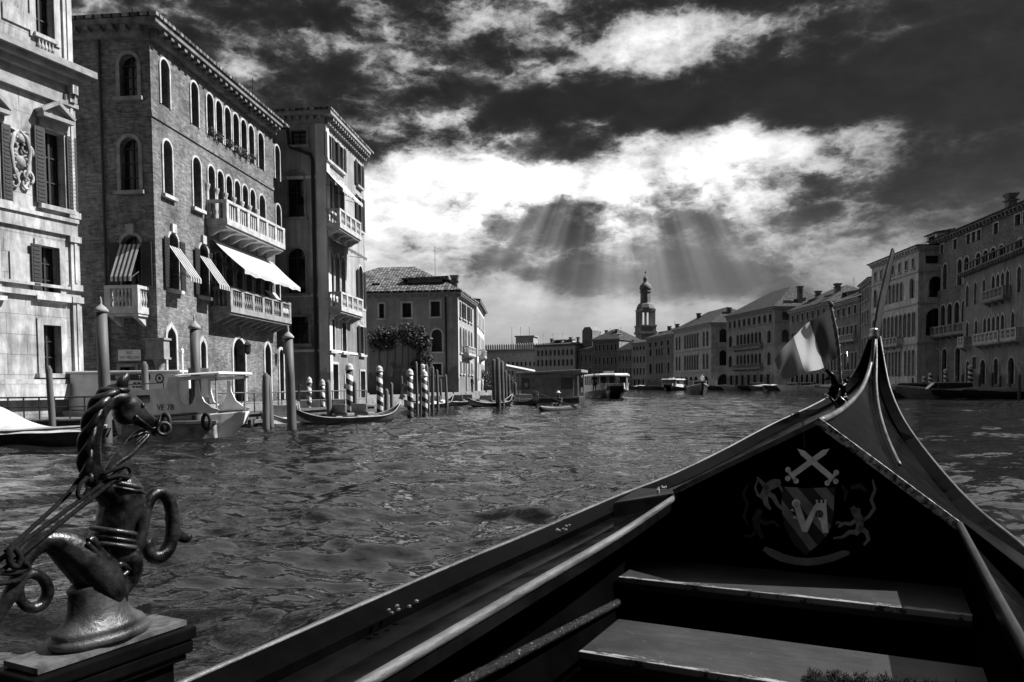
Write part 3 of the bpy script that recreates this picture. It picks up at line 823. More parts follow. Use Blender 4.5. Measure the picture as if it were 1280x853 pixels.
for sg in (-1, 1):
    for cz, r, a0_ in ((.62, .22, 1.2), (.28, .26, -.5), (-.1, .24, .9), (-.5, .25, -1.0), (-.8, .18, 1.4)):
        scroll(uc + sg * hu * .62, zm + cz, r, a0_ if sg > 0 else PI - a0_, .9, sg)
    mb.tube([f.p(uc + sg * hu * .1, zm + hz_, .08), f.p(uc + sg * hu * .6, zm + hz_ * .8, .12), f.p(uc + sg * hu * .9, zm + hz_ * .3, .1), f.p(uc + sg * hu * .7, zm - hz_ * .4, .09), f.p(uc + sg * hu * .2, zm - hz_ * .98, .06)], [.03, .06, .07, .06, .03], 7)
    for k in range(7):
        q = f.p(uc + sg * hu * (.25 + .08 * k), zm + hz_ * (.75 - .24 * k), .1); mb.tube([q, q + Vector((rg.uniform(-.08, .08), rg.uniform(-.05, .05), rg.uniform(-.16, .02)))], [.05, .015], 6)
blob(f, uc, zm + hz_ * .72, .13, .06, 9)
mb.build('relief', 'istria_plain', b1.root, smooth=True)
b1.walls(); b1.roof(1.0, .5)

# --- brick palace with the arcades
CN = gp(199, 30.4); dl = Vector((math.sin(R(5.7)), math.cos(R(5.7))))
CE = CN + dl * 11.6
b2 = Bld('brick_palace', 'tall brick palace with rows of arched windows, balconies and a wide awning', CN, CE, 12.0, 15.3, 'brick')
f = b2.front; s = b2.left
def rowz(y0, y1, x): return f.z(x, y1), f.z(x, y0)
zt0, zt1 = rowz(76, 133, 206); z20, z21 = rowz(176, 244, 208)
um = lambda x, z: None
def ux(x, z):                                   # u on the facade of the point seen at pixel column x, height z
    lo, hi = -2.0, 14.0
    for _ in range(40):
        m_ = (lo + hi) / 2; q = f.p(m_, 0); wq = b2.root.matrix_basis @ q if False else None
        c, sn = math.cos(b2.rz), math.sin(b2.rz); X = b2.A.x + c * q.x - sn * q.y; Y = b2.A.y + sn * q.x + c * q.y
        v = Vector((X, Y, z)) - EYE; pxx = CX + FPX * v.dot(_r) / v.dot(_f)
        if pxx < x: lo = m_
        else: hi = m_
    return (lo + hi) / 2
zmt = (zt0 + zt1) / 2; zm2 = (z20 + z21) / 2
K = dict(frame=.085, rec=.3, fm='trim')
for a, b in ((200, 211), (238, 247), (322, 329), (343, 349)):
    f.win(ux(a, zmt), ux(b, zmt), zt0, zt1, 'arch', sill=False, **K)
f.arcade(ux(256, zmt), ux(318, zmt), 6, zt0, zt1, 'arch', gap=.24, sill=False, **K)
for a, b in ((203.5, 214.5), (240.5, 250.5), (323.5, 331), (344.5, 350.5)):
    f.win(ux(a, zm2), ux(b, zm2), z20 + .0, z21, 'arch', sill=True, **K)
f.arcade(ux(258, zm2), ux(320, zm2), 6, z20 - .25, z21, 'arch', gap=.26, sill=False, **K)
# columns of the loggia
mb = MB(); u0, u1 = ux(258, zm2), ux(320, zm2)
for k in range(7):
    c = f.p(u0 + (u1 - u0) * k / 6, z20 - .25, .02); hh = z21 - z20 - .25
    mb.lathe(c, [(.13, 0), (.13, .1), (.085, .16), (.075, hh * .62), (.09, hh * .66), (.15, hh * .76), (.15, hh * .80)], 10)
mb.build('column', 'trim', b2.root, smooth=False)
z30, z31 = f.z(216, 362), f.z(216, 292)
zm3 = (z30 + z31) / 2
for a, b in ((210.5, 222.5), (248.5, 260)):
    ua, ub = ux(a, zm3), ux(b, zm3)
    f.win(ua, ub, z30, z31, 'arch', shut='lr', key=True, **K)
    f.awning(ua - .06, ub + .06, z31 - .55, z30 + .45, .95, 9)
# main loggia behind the big awning
u0, u1 = ux(266, zm3), ux(338, zm3)
zl0 = f.z(266, 385)
f.arcade(u0, u1, 6, zl0, z31 - .1, 'arch', gap=.34, frame=.08, rec=.5, fm='trim', sill=False)
mb = MB()
for k in range(7):
    c = f.p(u0 + (u1 - u0) * k / 6, zl0, .03); hh = z31 - .1 - zl0
    mb.lathe(c, [(.15, 0), (.15, .1), (.10, .16), (.09, hh * .66), (.11, hh * .7), (.17, hh * .78), (.17, hh * .82)], 10)
mb.build('column', 'trim_old', b2.root)
f.win(ux(343, zm3), ux(349, zm3), z30, z31, 'arch', sill=True, **K)
f.awning(ux(264, zm3), ux(340, zm3), z31 + .35, z31 - 1.0, 1.55, 0, 'canvas')
f.awning(ux(330, zm3), ux(343, zm3), z30 + 1.05, z30 + .1, .9, 0, 'canvas', o0=.05)
f.balcony(ux(259, zm2) - .15, ux(334, zm2), z20 - .35, .95, .92, 'trim', style='slat', corb=7)
f.balcony(ux(264, zm3) - .15, ux(342, zm3), zl0 - .05, .95, .95, 'trim_dark', corb=9)
# ground floor doors
zq = .75
for a, b, y, st in ((209, 220, 408, 'ogee'), (250.5, 257, 425, 'ogee'), (291.5, 306, 424, 'arch'), (331, 338, 428, 'ogee'), (349, 354, 437, 'arch')):
    zt = f.z((a + b) / 2, y); zz = (zq + zt) / 2
    f.win(ux(a, zz), ux(b, zz), zq, zt, st, frame=.13, rec=.4, fm='trim', sill=False, bars=False, name='door', glass='void')
b2.course((zt0 + z21) / 2 - .05, .16, .05, 'brick', 'fl')
# side wall over the little canal
zs = lambda x, y: s.z(x, y)
wpx(s, 150, 172, 68, 122, 'arch', frame=.14, fm='trim_dark', sill=True)
wpx(s, 151, 174, 172, 239, 'arch', frame=.14, fm='trim_dark', sill=True)
w_ = wpx(s, 152, 177, 294, 358, 'arch', frame=.13, fm='trim_dark', sill=False, shut='lr', key=True)
wpx(s, 151, 170, 459, 490, 'rect', frame=.13, fm='trim_dark', sill=False, bars=False)
s.awning(s.u(152, 330), s.u(177, 330), s.z(165, 306), s.z(165, 349), .75, 9)
s.balcony(s.u(146, 376), s.u(187, 376), s.z(165, 389), .8, .9, 'trim', nb=7, corb=2)
b2.pipe(s, [(s.u(130, 200), b2.H - .4), (s.u(130, 200), .8)], .05)
# street name tablet and the little wall shrine on the corner
mb = MB(); u0, u1 = s.u(148.5, 444), s.u(177, 444); z0_, z1_ = s.z(163, 451), s.z(163, 437.5)
s.box(mb, u0, u1, z0_, z1_, .003, .05, 0); s.box(mb, u0 - .03, u1 + .03, z0_ - .03, z0_ - .001, .003, .07, 1); s.box(mb, u0 - .03, u1 + .03, z1_ + .001, z1_ + .03, .003, .07, 1)
pl_ = mb.build('name_tablet', ['white_paint', 'trim_dark'], b2.root)
c = s.p((u0 + u1) / 2, (z0_ + z1_) / 2 + .095, .051)
text('lettering', 'RIO', .15, 'ink', pl_, c, (PI / 2, 0, math.atan2(s.ex.y, s.ex.x)))
c = s.p((u0 + u1) / 2, (z0_ + z1_) / 2 - .09, .051)
text('lettering', 'DEI MELONI', .15, 'ink', pl_, c, (PI / 2, 0, math.atan2(s.ex.y, s.ex.x)))
mb = MB(); z0_ = s.z(190, 447); z1_ = s.z(190, 424)
mb.box(-.16, -.32, z0_, .26, .42, z1_ - .05); mb.box(-.22, -.38, z1_ - .048, .32, .48, z1_ + .03); mb.box(-.2, -.36, z0_ - .08, .30, .46, z0_ - .002)
mb.lathe((.03, -.02, .5), [(.22, 0), (.22, .2), (.17, .3), (.15, z0_ - .9), (.2, z0_ - .72), (.24, z0_ - .585)], 14)
mb.build('corner_pier', 'trim_dark', b2.root)
for px, pz in ((297, 441), (346, 442)):
    ua = ux(px, f.z(px, pz)); za = f.z(px, pz); mb = MB()
    mb.tube([f.p(ua, za + .6, .02), f.p(ua, za + .75, .3), f.p(ua, za + .5, .5)], .025, 6)
    mb.lathe(f.p(ua, za - .1, .5), [(.06, 0), (.14, .12), (.16, .42), (.2, .46), (.03, .62)], 6)
    mb.build('wall_lantern', 'iron', b2.root)
b2.cornice(h=.55, out=.6, mt='trim_old', dent=.5, sides='fl', dh=.17)
b2.walls(); b2.roof(1.3, .68); b2.chimney(3.0, 9.5, 2.4, .7, style=1); b2.dormer(7.6, 2.0, 1.5, 2.0, 1.2)
b2.antenna(1.2, 4.5, 2.6); b2.antenna(2.6, 2.2, 1.6)

# --- plaster house with the side wall and the plant balcony
P3 = gp(412.5, 44.0); E3 = P3 + dl * 7.4
b3 = Bld('plaster_house', 'tall pale plaster house with drainpipe on its side wall and awnings over balconies', P3, E3, 9.0, 16.6, 'plaster')
f = b3.front; s = b3.left
K = dict(frame=.13, rec=.25, fm='trim_dark')
wpx(s, 363, 383, 163, 182, 'rect', **K)
wpx(s, 359, 380, 213, 272, 'arch', tymp=1, **K)
wpx(s, 359, 382, 310, 367, 'arch', sill=True, **K)
wpx(s, 363, 386, 396, 430, 'rect', **K)
b3.pipe(s, [(s.u(352, 160), s.z(352, 160)), (s.u(360, 162), s.z(360, 162)), (s.u(362, 184), s.z(362, 184)), (s.u(388, 194), s.z(388, 194)), (s.u(391, 200), s.z(391, 200)), (s.u(391, 200), .8)], .09)
b3.course(s.z(400, 223), .16, .05, 'plaster_pale', 'fl'); b3.course(s.z(400, 371), .16, .05, 'plaster_pale', 'fl'); b3.course(s.z(400, 440), .14, .05, 'plaster_pale', 'fl')
mb = MB(); s.box(mb, s.L - .55, s.L + .06, .6, 16.0, .002, .06); f.box(mb, -.06, .45, .6, 16.0, .002, .06); mb.build('quoin', 'plaster_pale', b3.root)
def col3(x): return f.u(x, 300)
rows = [(168, 200, 'rect'), (215, 262, 'rect'), (312, 372, 'arch'), (398, 438, 'rect')]
xs = [(409.5, 415.5), (417.5, 423), (425, 430), (447, 452)]
for i, (y0, y1, st) in enumerate(rows):
    for j, (xa, xb) in enumerate(xs):
        if i == 3 and j == 1: continue
        ua, ub = col3(xa), col3(xb)
        za, zb = f.z(409.5, y1), f.z(409.5, y0)
        f.win(ua, ub, za, zb, st, shut=('lr' if (j == 3 or i == 0 and j in (0, 2)) else None), frame=.1, rec=.25, fm='trim')
f.win(col3(410), col3(419), .7, f.z(412, 455), 'rect', frame=.14, rec=.35, bars=False, sill=False, name='door', glass='void')
f.win(col3(447), col3(453), .7, f.z(412, 462), 'rect', frame=.12, rec=.35, bars=False, sill=False, name='door', glass='void')
f.win(col3(428), col3(434), 1.6, f.z(412, 470), 'rect', frame=.12, rec=.3)
f.balcony(col3(408), col3(436), f.z(409.5, 282), .8, .9, 'trim', corb=4)
f.balcony(col3(408), col3(437), f.z(409.5, 385), .8, .9, 'trim', corb=4)
f.awning(col3(408), col3(420), f.z(409.5, 216), f.z(409.5, 238), 1.0, 0, 'canvas')
f.awning(col3(420.5), col3(432), f.z(409.5, 216), f.z(409.5, 240), 1.1, 0, 'canvas')
f.awning(col3(409), col3(434), f.z(409.5, 296), f.z(409.5, 310), 1.2, 0, 'canvas_dark')
b3.cornice(h=.6, out=.5, mt='trim_dark', dent=.4, sides='fl', dh=.2)
b3.walls(); b3.roof(1.3, .55); b3.chimney(5.6, 1.4, 1.5, .6); b3.antenna(2, 5, 2.6)

# --- house with tiled roof behind the garden wall
P4 = gp(573, 88.0); E4 = P4 + dl * 12.5
b4 = Bld('tiled_house', 'grey house with a tiled hipped roof and an arched side window beyond the garden wall', P4, E4, 17.0, 11.9, 'plaster_mid')
f = b4.front; s = b4.left
K = dict(frame=.2, rec=.25, fm='plaster_pale', simple=True)
for a, b, y0, y1, st in ((503, 514, 379, 397, 'rect'), (538.5, 550, 377, 396, 'rect'), (474, 480, 380, 398, 'rect'), (539.5, 552.5, 412, 440, 'arch'), (541, 552, 455, 469, 'rect'), (503, 514, 413, 440, 'arch')):
    wpx(s, a, b, y0, y1, st, **K)
b4.pipe(s, [(s.u(557, 380), 11.6), (s.u(557.5, 400), .8)], .1)
for k, u in enumerate((1.2, 3.4, 5.0, 7.4, 9.6)):
    f.win(u, u + 1.0, 9.2, 11.0, 'rect', frame=.15, fm='trim', simple=True, shut='lr' if k in (1, 3) else None)
    f.win(u, u + 1.1, 5.2, 8.2, 'arch', frame=.15, fm='trim', simple=True)
    f.win(u, u + .9, 2.8 if k != 2 else .7, 4.2, 'rect', frame=.15, fm='trim', simple=True)
f.balcony(2.8, 8.6, 5.1, .8, .9, 'trim', corb=4, nb=18)
mb = MB(); f.box(mb, -.06, .4, .6, 11.3, .002, .07); mb.build('quoin', 'plaster_pale', b4.root)
b4.cornice(h=.5, out=.5, mt='trim_dark', dent=.7, sides='fl', dh=.25)
b4.walls(); b4.roof(3.7, .6, t=.2); b4.chimney(1.5, 9.6, 1.2, .7); b4.chimney(3.6, .9, 1.6, .7, style=1); b4.antenna(3.6, 3.2, 5.5)
mb = MB()                                      # open roof terrace with its own tiled shed roof
mb.box(1.5, 2.0, 11.9, 5.5, 6.0, 13.6, 0)
mb.hexa([(1.0, 1.2, 13.602), (6.0, 1.2, 13.602), (6.0, 6.6, 13.602), (1.0, 6.6, 13.602), (1.0, 1.2, 13.9), (6.0, 1.2, 13.9), (6.0, 6.6, 13.75), (1.0, 6.6, 13.75)], 1)
mb.build('roof_shed', ['plaster_mid', 'tile'], b4.rf)

# houses continuing the left bank behind it
b5 = Bld('corner_house', 'narrow pale house just beyond the tiled hipped roof, only its canal edge showing', gp(597, 103), gp(606, 121), 12, 12.6, 'plaster_pale')
for k in range(5):
    for z0_, z1_ in ((9.4, 11.4), (5.6, 8.2), (2.4, 4.4)):
        b5.front.win(1.2 + 3.4 * k, 2.3 + 3.4 * k, z0_, z1_, 'rect', frame=.16, simple=True)
b5.front.balcony(3.5, 9.5, 5.4, .8, .9, 'trim', corb=4, nb=16)
b5.cornice(h=.5, out=.5, mt='trim_dark', dent=0, sides='fl'); b5.walls(); b5.roof(1.6)

# quay in front of the left bank
mb = MB()
q0 = CN + Vector((1.2, -.3)); q1 = gp(606, 121) + Vector((3.0, 0)); q0b = CN + Vector((-.5, .0)); q1b = gp(590, 125)
mb.prism([(q0.x, q0.y, -2), (CE.x + 1.1, CE.y + .2, -2), (P3.x + 1.1, P3.y - 1.2, -2), (q1.x, q1.y, -2), (q1b.x - 20, q1b.y, -2), (CE.x - 9, CE.y + 3, -2), (CE.x - .6, CE.y, -2), (q0b.x, q0b.y, -2)], (0, 0, 2.7))
tag(mb.build('quay', 'quay'), kind='structure')

# garden wall and its creeper, between plaster house and tiled house
def wallbar(name, pts, h, t, mt, label, cat, z0=0.0):
    mb = MB()
    for p, q in zip(pts, pts[1:]):
        mb.bar((p[0], p[1], z0 + h / 2), (q[0], q[1], z0 + h / 2), t, h)
        mb.bar((p[0], p[1], z0 + h + .06), (q[0], q[1], z0 + h + .06), t + .16, .12)
    return tag(mb.build(name, mt), label, cat)
g0, g1 = gp(462, 70), gp(527, 70); g2 = gp(552, 88)
wallbar('garden_wall', [g0, g1], 5.0, .4, 'plaster_dark', 'tall dark garden wall overgrown with creeper before the tiled house', 'wall')
def leaves(name, blobs, n, size, mt, label=None, cat='plant', parent=None, stems=None, seed=1, flatz=1.0, group=None):
    rg = random.Random(seed); mb = MB()
    tot = sum(b[3] * b[3] for b in blobs)
    for (x, y, z, r) in blobs:
        for _ in range(int(n * r * r / tot)):
            d = Vector((rg.gauss(0, 1), rg.gauss(0, 1), rg.gauss(0, 1))).normalized() * r * (rg.random() ** .45)
            p = Vector((x, y, z)) + Vector((d.x, d.y, d.z * flatz))
            nrm = Vector((rg.gauss(0, 1), rg.gauss(0, 1), rg.gauss(0, 1) + .6)).normalized()
            a = nrm.cross(Vector((rg.gauss(0, 1), rg.gauss(0, 1), rg.gauss(0, 1)))).normalized(); b = nrm.cross(a)
            sz = size * rg.uniform(.6, 1.4)
            mb.face([p - a * sz, p - b * sz * .45, p + a * sz, p + b * sz * .45])
    o = mb.build(name, mt, parent, fix=False)
    if label: tag(o, label, cat, group)
    return o
rg = random.Random(5); bl = []
for k in range(30):
    px = rg.uniform(468, 536); t = (px - 468) / 68
    q = at(px, 427 - 9 * math.sin(t * PI) + rg.uniform(-7, 8), 69.6); bl.append((q.x, q.y + rg.uniform(-.4, .3), q.z, rg.uniform(.4, .85)))
for k in range(16):
    px = rg.uniform(514, 536); q = at(px, rg.uniform(430, 470), 69.3); bl.append((q.x, q.y, q.z, rg.uniform(.35, .75)))
cr = leaves('creeper', bl, 9000, .12, 'leaf', 'dense dark creeper spilling over the top of the garden wall', 'plant', seed=2)
mb = MB()
for k in range(7):
    a = at(472 + 9 * k, 480, 69.4); b = at(475 + 9 * k + rg.uniform(-3, 3), 430, 69.5); mb.tube([a, (a + b) / 2 + Vector((.1, -.05, 0)), b], .05, 5)
mb.build('stem', 'bark', cr)
# plants trailing from the upper balcony of the plaster house
bl = []
for k in range(14):
    u = col3(409) + (col3(438) - col3(409)) * rg.random(); q = b3.front.p(u, f.z(573, 300), 0)
    c, sn = math.cos(b3.rz), math.sin(b3.rz); o_ = rg.uniform(.6, 1.2); q = b3.front.p(u, 0, o_)
    zz = b3.front.z(409.5, 372) + rg.uniform(-.6, .55)
    bl.append((b3.A.x + c * q.x - sn * q.y, b3.A.y + sn * q.x + c * q.y, zz, rg.uniform(.3, .55)))
leaves('balcony_plant', bl, 2600, .08, 'leaf', 'bushy plants hanging over the middle balcony of the plaster house', 'plant', seed=4)
bl = []
for k in range(9):
    u = ux(256, zmt) + (ux(318, zmt) - ux(256, zmt)) * (k + rg.random() * .6) / 9; q = b2.front.p(u, 0, .12)
    c, sn = math.cos(b2.rz), math.sin(b2.rz)
    bl.append((b2.A.x + c * q.x - sn * q.y, b2.A.y + sn * q.x + c * q.y, zt0 + .12 + rg.uniform(-.05, .1), rg.uniform(.12, .24)))
leaves('window_box_plant', bl, 900, .05, 'leaf_pale', 'low trailing plants along the sill of the topmost six arches', 'plant', seed=6)

# ================================================================== RIGHT BANK AND THE FAR END
def house(name, label, A, B, depth, eave, near, wall, rows, side=None, roof=1.6, over=.5, cor=.5, fm='trim', dorm=None, chim=(), ants=(), z0=-.6, hip=True, courses=(), balc=(), group=None, top=0.0, dent=0):
    """A, B: plan ends of the canal front (outward to the right hand when walking A to B is away);
    near: pixel column of the corner the heights are read at"""
    pA = gp(*A); pB = gp(*B); Yn = B[1] if near == B[0] else A[1]
    H = zat(near, eave, Yn)
    b = Bld(name, label, pA, pB, depth, H, wall, z0, 'building', group)
    zz = lambda py: zat(near, py, Yn)
    for row in rows:
        y0, y1, st, spans = row[:4]; kw = row[4] if len(row) > 4 else {}
        for (ua, ub, n, fill) in spans:
            stp = (ub - ua) * b.L / n
            for i in range(n):
                uc = ua * b.L + stp * (i + .5); w = stp * fill
                b.front.win(uc - w / 2, uc + w / 2, zz(y1), zz(y0), st, frame=.14, rec=.22, fm=kw.get('fm', fm), simple=True, sill=(st == 'rect'), bars=False, out=.06)
    if side:
        p = b.right if near == B[0] else b.left
        for (y0, y1, st, d0, w) in side:
            ua, ub = (d0, d0 + w) if near == B[0] else (p.L - d0 - w, p.L - d0)
            p.win(ua, ub, zz(y1), zz(y0), st, frame=.14, rec=.22, fm=fm, simple=True, sill=False, bars=False, out=.06)
    sd_ = 'fr' if near == B[0] else 'fl'
    for y in courses: b.course(zz(y), .22, .12, fm, sd_)
    for (ua, ub, y) in balc: b.front.balcony(ua * b.L, ub * b.L, zz(y), .75, .9, fm, corb=max(3, int((ub - ua) * b.L / 1.6)), nb=int((ub - ua) * b.L / .35))
    if cor: b.cornice(h=cor, out=over * .9, mt=fm, dent=dent, sides=sd_, dh=.2)
    b.walls(); b.roof(roof, over, hip=hip, mt='tile_far')
    for x, y, w in (dorm or ()): b.dormer(x * b.L, y, w, 2.0, 1.5)
    for x, y in chim: b.chimney(x * b.L, y, roof * .5 + 1.1, .8, style=1)
    for x, y in ants: b.antenna(x * b.L, y, 4.0)
    return b

# pale palace with three storeys of arches behind the bow iron
house('arcaded_palace', 'pale palace with three storeys of close round arches right behind the bow iron', (1088, 104), (1146, 90), 13, 308, 1146, 'stone_far',
      [(321, 333, 'rect', [(.03, .97, 7, .32)]), (346, 371, 'arch', [(.04, .16, 1, .6), (.24, .72, 6, .62), (.82, .95, 1, .6)]),
       (389, 420, 'arch', [(.03, .97, 11, .7)]), (437, 470, 'arch', [(.04, .30, 3, .6), (.34, .70, 5, .66), (.74, .97, 3, .6)])],
      [(346, 372, 'arch', 1.2, 1.5), (386, 420, 'arch', .9, 2.2), (320, 330, 'rect', .8, 1.6)], roof=2.2, dorm=[(.74, 2.5, 2.4)], courses=(340, 380, 430), balc=[(.25, .72, 428)], fm='trim', dent=.8)
# dark brick palace
house('dark_palace', 'dark brick palace with pale pointed windows, between the pale arcade and the loggia house', (1163, 93), (1300, 69), 12, 305, 1163 if False else 1300, 'brick_dark',
      [], roof=2.4) if False else None
pA = gp(1163, 91.5); pB = gp(1310, 68.0)
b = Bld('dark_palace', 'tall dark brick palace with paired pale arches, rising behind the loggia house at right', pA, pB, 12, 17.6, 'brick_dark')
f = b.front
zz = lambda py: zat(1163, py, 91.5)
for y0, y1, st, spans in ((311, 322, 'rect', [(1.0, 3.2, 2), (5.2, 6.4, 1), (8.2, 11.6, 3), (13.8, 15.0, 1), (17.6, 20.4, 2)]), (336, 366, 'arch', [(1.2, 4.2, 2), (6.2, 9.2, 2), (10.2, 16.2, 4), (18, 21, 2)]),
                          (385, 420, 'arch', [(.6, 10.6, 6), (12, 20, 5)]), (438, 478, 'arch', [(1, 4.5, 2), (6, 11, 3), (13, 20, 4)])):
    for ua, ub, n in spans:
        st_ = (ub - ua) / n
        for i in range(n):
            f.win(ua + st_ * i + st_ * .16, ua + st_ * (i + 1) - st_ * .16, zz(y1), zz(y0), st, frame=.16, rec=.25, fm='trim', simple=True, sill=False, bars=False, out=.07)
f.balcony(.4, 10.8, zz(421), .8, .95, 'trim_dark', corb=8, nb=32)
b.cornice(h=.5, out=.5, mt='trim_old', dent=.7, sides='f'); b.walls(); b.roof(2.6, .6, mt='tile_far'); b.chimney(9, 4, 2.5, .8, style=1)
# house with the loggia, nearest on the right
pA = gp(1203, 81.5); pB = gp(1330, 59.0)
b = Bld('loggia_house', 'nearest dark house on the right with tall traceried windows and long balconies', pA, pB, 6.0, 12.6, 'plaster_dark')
f = b.front
zz = lambda py: zat(1203, py, 81.5)
for y0, y1, st, spans in ((357, 385, 'ogee', [(.6, 1.9, 1), (3.0, 4.2, 1), (5.4, 6.6, 1), (7.8, 12.4, 4), (13.8, 15.0, 1), (16.2, 19.8, 3)]), (403, 432, 'ogee', [(.8, 2.0, 1), (3.4, 4.6, 1), (5.8, 11.4, 5), (12.6, 13.8, 1), (15.4, 20, 4)]),
                          (452, 480, 'arch', [(1, 2.4, 1), (5, 7, 1), (8.6, 10.2, 1), (12, 14, 1), (16, 18, 1)]), (448, 462, 'rect', [(2.8, 4.4, 1)])):
    for ua, ub, n in spans:
        st_ = (ub - ua) / n
        for i in range(n):
            f.win(ua + st_ * i + st_ * .14, ua + st_ * (i + 1) - st_ * .14, zz(y1), zz(y0), st, frame=.14, rec=.25, fm='trim', simple=True, sill=False, bars=False, out=.07)
f.balcony(5.4, 12, zz(433), .8, .9, 'trim', corb=5, nb=24); f.balcony(.5, 2.4, zz(433), .7, .9, 'trim', corb=2, nb=7); f.balcony(12.4, 16, zz(433), .8, .9, 'trim', corb=3, nb=12)
f.balcony(7.4, 12.6, zz(386), .7, .9, 'trim_dark', corb=4, nb=18)
b.cornice(h=.4, out=.6, mt='trim_old', dent=.6, sides='fl'); b.walls()
mb = MB()                                      # terrace parapet and the arched loggia set back on the roof
for u in range(24): f.box(mb, .3 + u * .9, .42 + u * .9, 12.6, 13.5, -.2, -.1)
f.box(mb, 0, f.L, 13.5, 13.62, -.25, -.05); mb.build('railing', 'iron', b.root)
mb = MB(); mb.box(7.5, 2.5, 12.59, 16, 5.9, 15.2); mb.box(7.2, 2.2, 15.201, 16.3, 5.95, 15.5)
lg = mb.build('loggia', 'plaster_mid', b.root)
mb = MB()
for u in range(5):
    ol = [(8.2 + u * 1.5 + a, z) for a, z in outline(0, 1.1, 12.7, 14.7, 'arch')]
    mb.face([(q, 2.49, z) for q, z in ol])
mb.build('loggia_arch', 'void', lg)
b.rf = lg; b.chimney(3, 3.5, 2.0, .8, base=12.5, style=1)

# row of lower houses behind the flag
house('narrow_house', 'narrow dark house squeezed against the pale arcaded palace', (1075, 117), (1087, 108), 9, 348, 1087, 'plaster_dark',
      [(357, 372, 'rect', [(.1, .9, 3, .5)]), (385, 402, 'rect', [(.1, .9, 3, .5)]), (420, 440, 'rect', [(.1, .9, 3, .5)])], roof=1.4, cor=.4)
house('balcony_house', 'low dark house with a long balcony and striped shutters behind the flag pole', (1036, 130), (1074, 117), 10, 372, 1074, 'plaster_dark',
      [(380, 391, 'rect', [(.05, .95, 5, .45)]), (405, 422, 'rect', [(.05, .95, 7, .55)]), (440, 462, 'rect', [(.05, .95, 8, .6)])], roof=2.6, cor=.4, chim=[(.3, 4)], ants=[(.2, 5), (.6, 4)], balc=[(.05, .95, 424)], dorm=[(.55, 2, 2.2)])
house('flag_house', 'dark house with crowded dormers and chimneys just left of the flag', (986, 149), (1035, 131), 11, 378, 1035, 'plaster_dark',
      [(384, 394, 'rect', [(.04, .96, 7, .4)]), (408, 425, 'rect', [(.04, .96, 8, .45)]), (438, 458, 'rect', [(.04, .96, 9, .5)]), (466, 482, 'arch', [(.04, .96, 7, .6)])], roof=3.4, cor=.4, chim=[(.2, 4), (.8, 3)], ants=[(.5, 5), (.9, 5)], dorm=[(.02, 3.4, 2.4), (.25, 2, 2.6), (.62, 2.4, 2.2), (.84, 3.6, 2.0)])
house('broad_palace', 'broad grey palace with two long rows of tall windows and dormers on its roof', (908, 181), (968, 158), 15, 384, 968, 'plaster_mid',
      [(392, 401, 'rect', [(.03, .97, 9, .42)]), (412, 428, 'arch', [(.03, .16, 1, .5), (.22, .76, 7, .6), (.84, .96, 1, .5)]), (440, 456, 'arch', [(.03, .16, 1, .5), (.22, .76, 7, .6), (.84, .96, 1, .5)]), (468, 482, 'rect', [(.05, .95, 7, .5)])],
      [(390, 400, 'rect', 1.6, 2.2), (412, 428, 'arch', 1.5, 1.6), (440, 458, 'arch', 1.5, 1.6), (412, 428, 'arch', 5, 1.6)], roof=5.0, cor=.7, fm='trim_dark', dorm=[(.5, 3, 3.0), (.8, 5.5, 3.0)], courses=(404, 431), chim=[(.95, 6)], ants=[(.6, 6)], balc=[(.2, .78, 432), (.2, .78, 459)])
house('pale_arcade', 'pale palace with two storeys of tall arched windows over a ground floor arcade', (842, 212), (889, 185), 14, 404, 889, 'stone_far',
      [(413, 432, 'arch', [(.05, .22, 2, .5), (.30, .70, 6, .62), (.78, .95, 2, .5)]), (441, 461, 'arch', [(.05, .22, 2, .5), (.30, .70, 6, .62), (.78, .95, 2, .5)]), (470, 483, 'arch', [(.05, .95, 7, .7)])],
      [(411, 428, 'arch', 2.0, 1.8), (438, 457, 'arch', 2.0, 1.8), (468, 484, 'arch', 1.6, 3.0)], roof=4.4, cor=.8, fm='trim', courses=(436, 465), chim=[(.85, 6), (.3, 4)], dorm=[(.55, 4, 2.6)], ants=[(.2, 5), (.7, 6)])
house('plain_house', 'plain grey house with shuttered windows, second building right of the bell tower', (808, 236), (841, 216), 12, 418, 841, 'plaster_dark',
      [(424, 431, 'rect', [(.05, .95, 4, .42)]), (433, 443, 'arch', [(.05, .3, 1, .4), (.36, .66, 3, .6), (.75, .95, 1, .4)]), (452, 466, 'arch', [(.05, .3, 1, .4), (.36, .66, 3, .6), (.75, .95, 1, .4)])], roof=2.6, cor=.5, chim=[(.4, 4), (.8, 3)], dorm=[(.1, 3, 3)], ants=[(.6, 4)])
house('shop_house', 'small grey house with a bright strip of attic windows under the bell tower', (790, 252), (808, 243), 14, 428, 808, 'plaster_mid',
      [(432, 437, 'rect', [(.05, .95, 4, .6)]), (445, 453, 'rect', [(.05, .95, 4, .5)]), (460, 468, 'rect', [(.05, .95, 4, .5)]), (474, 483, 'rect', [(.05, .95, 3, .5)])], roof=1.6, cor=.4)
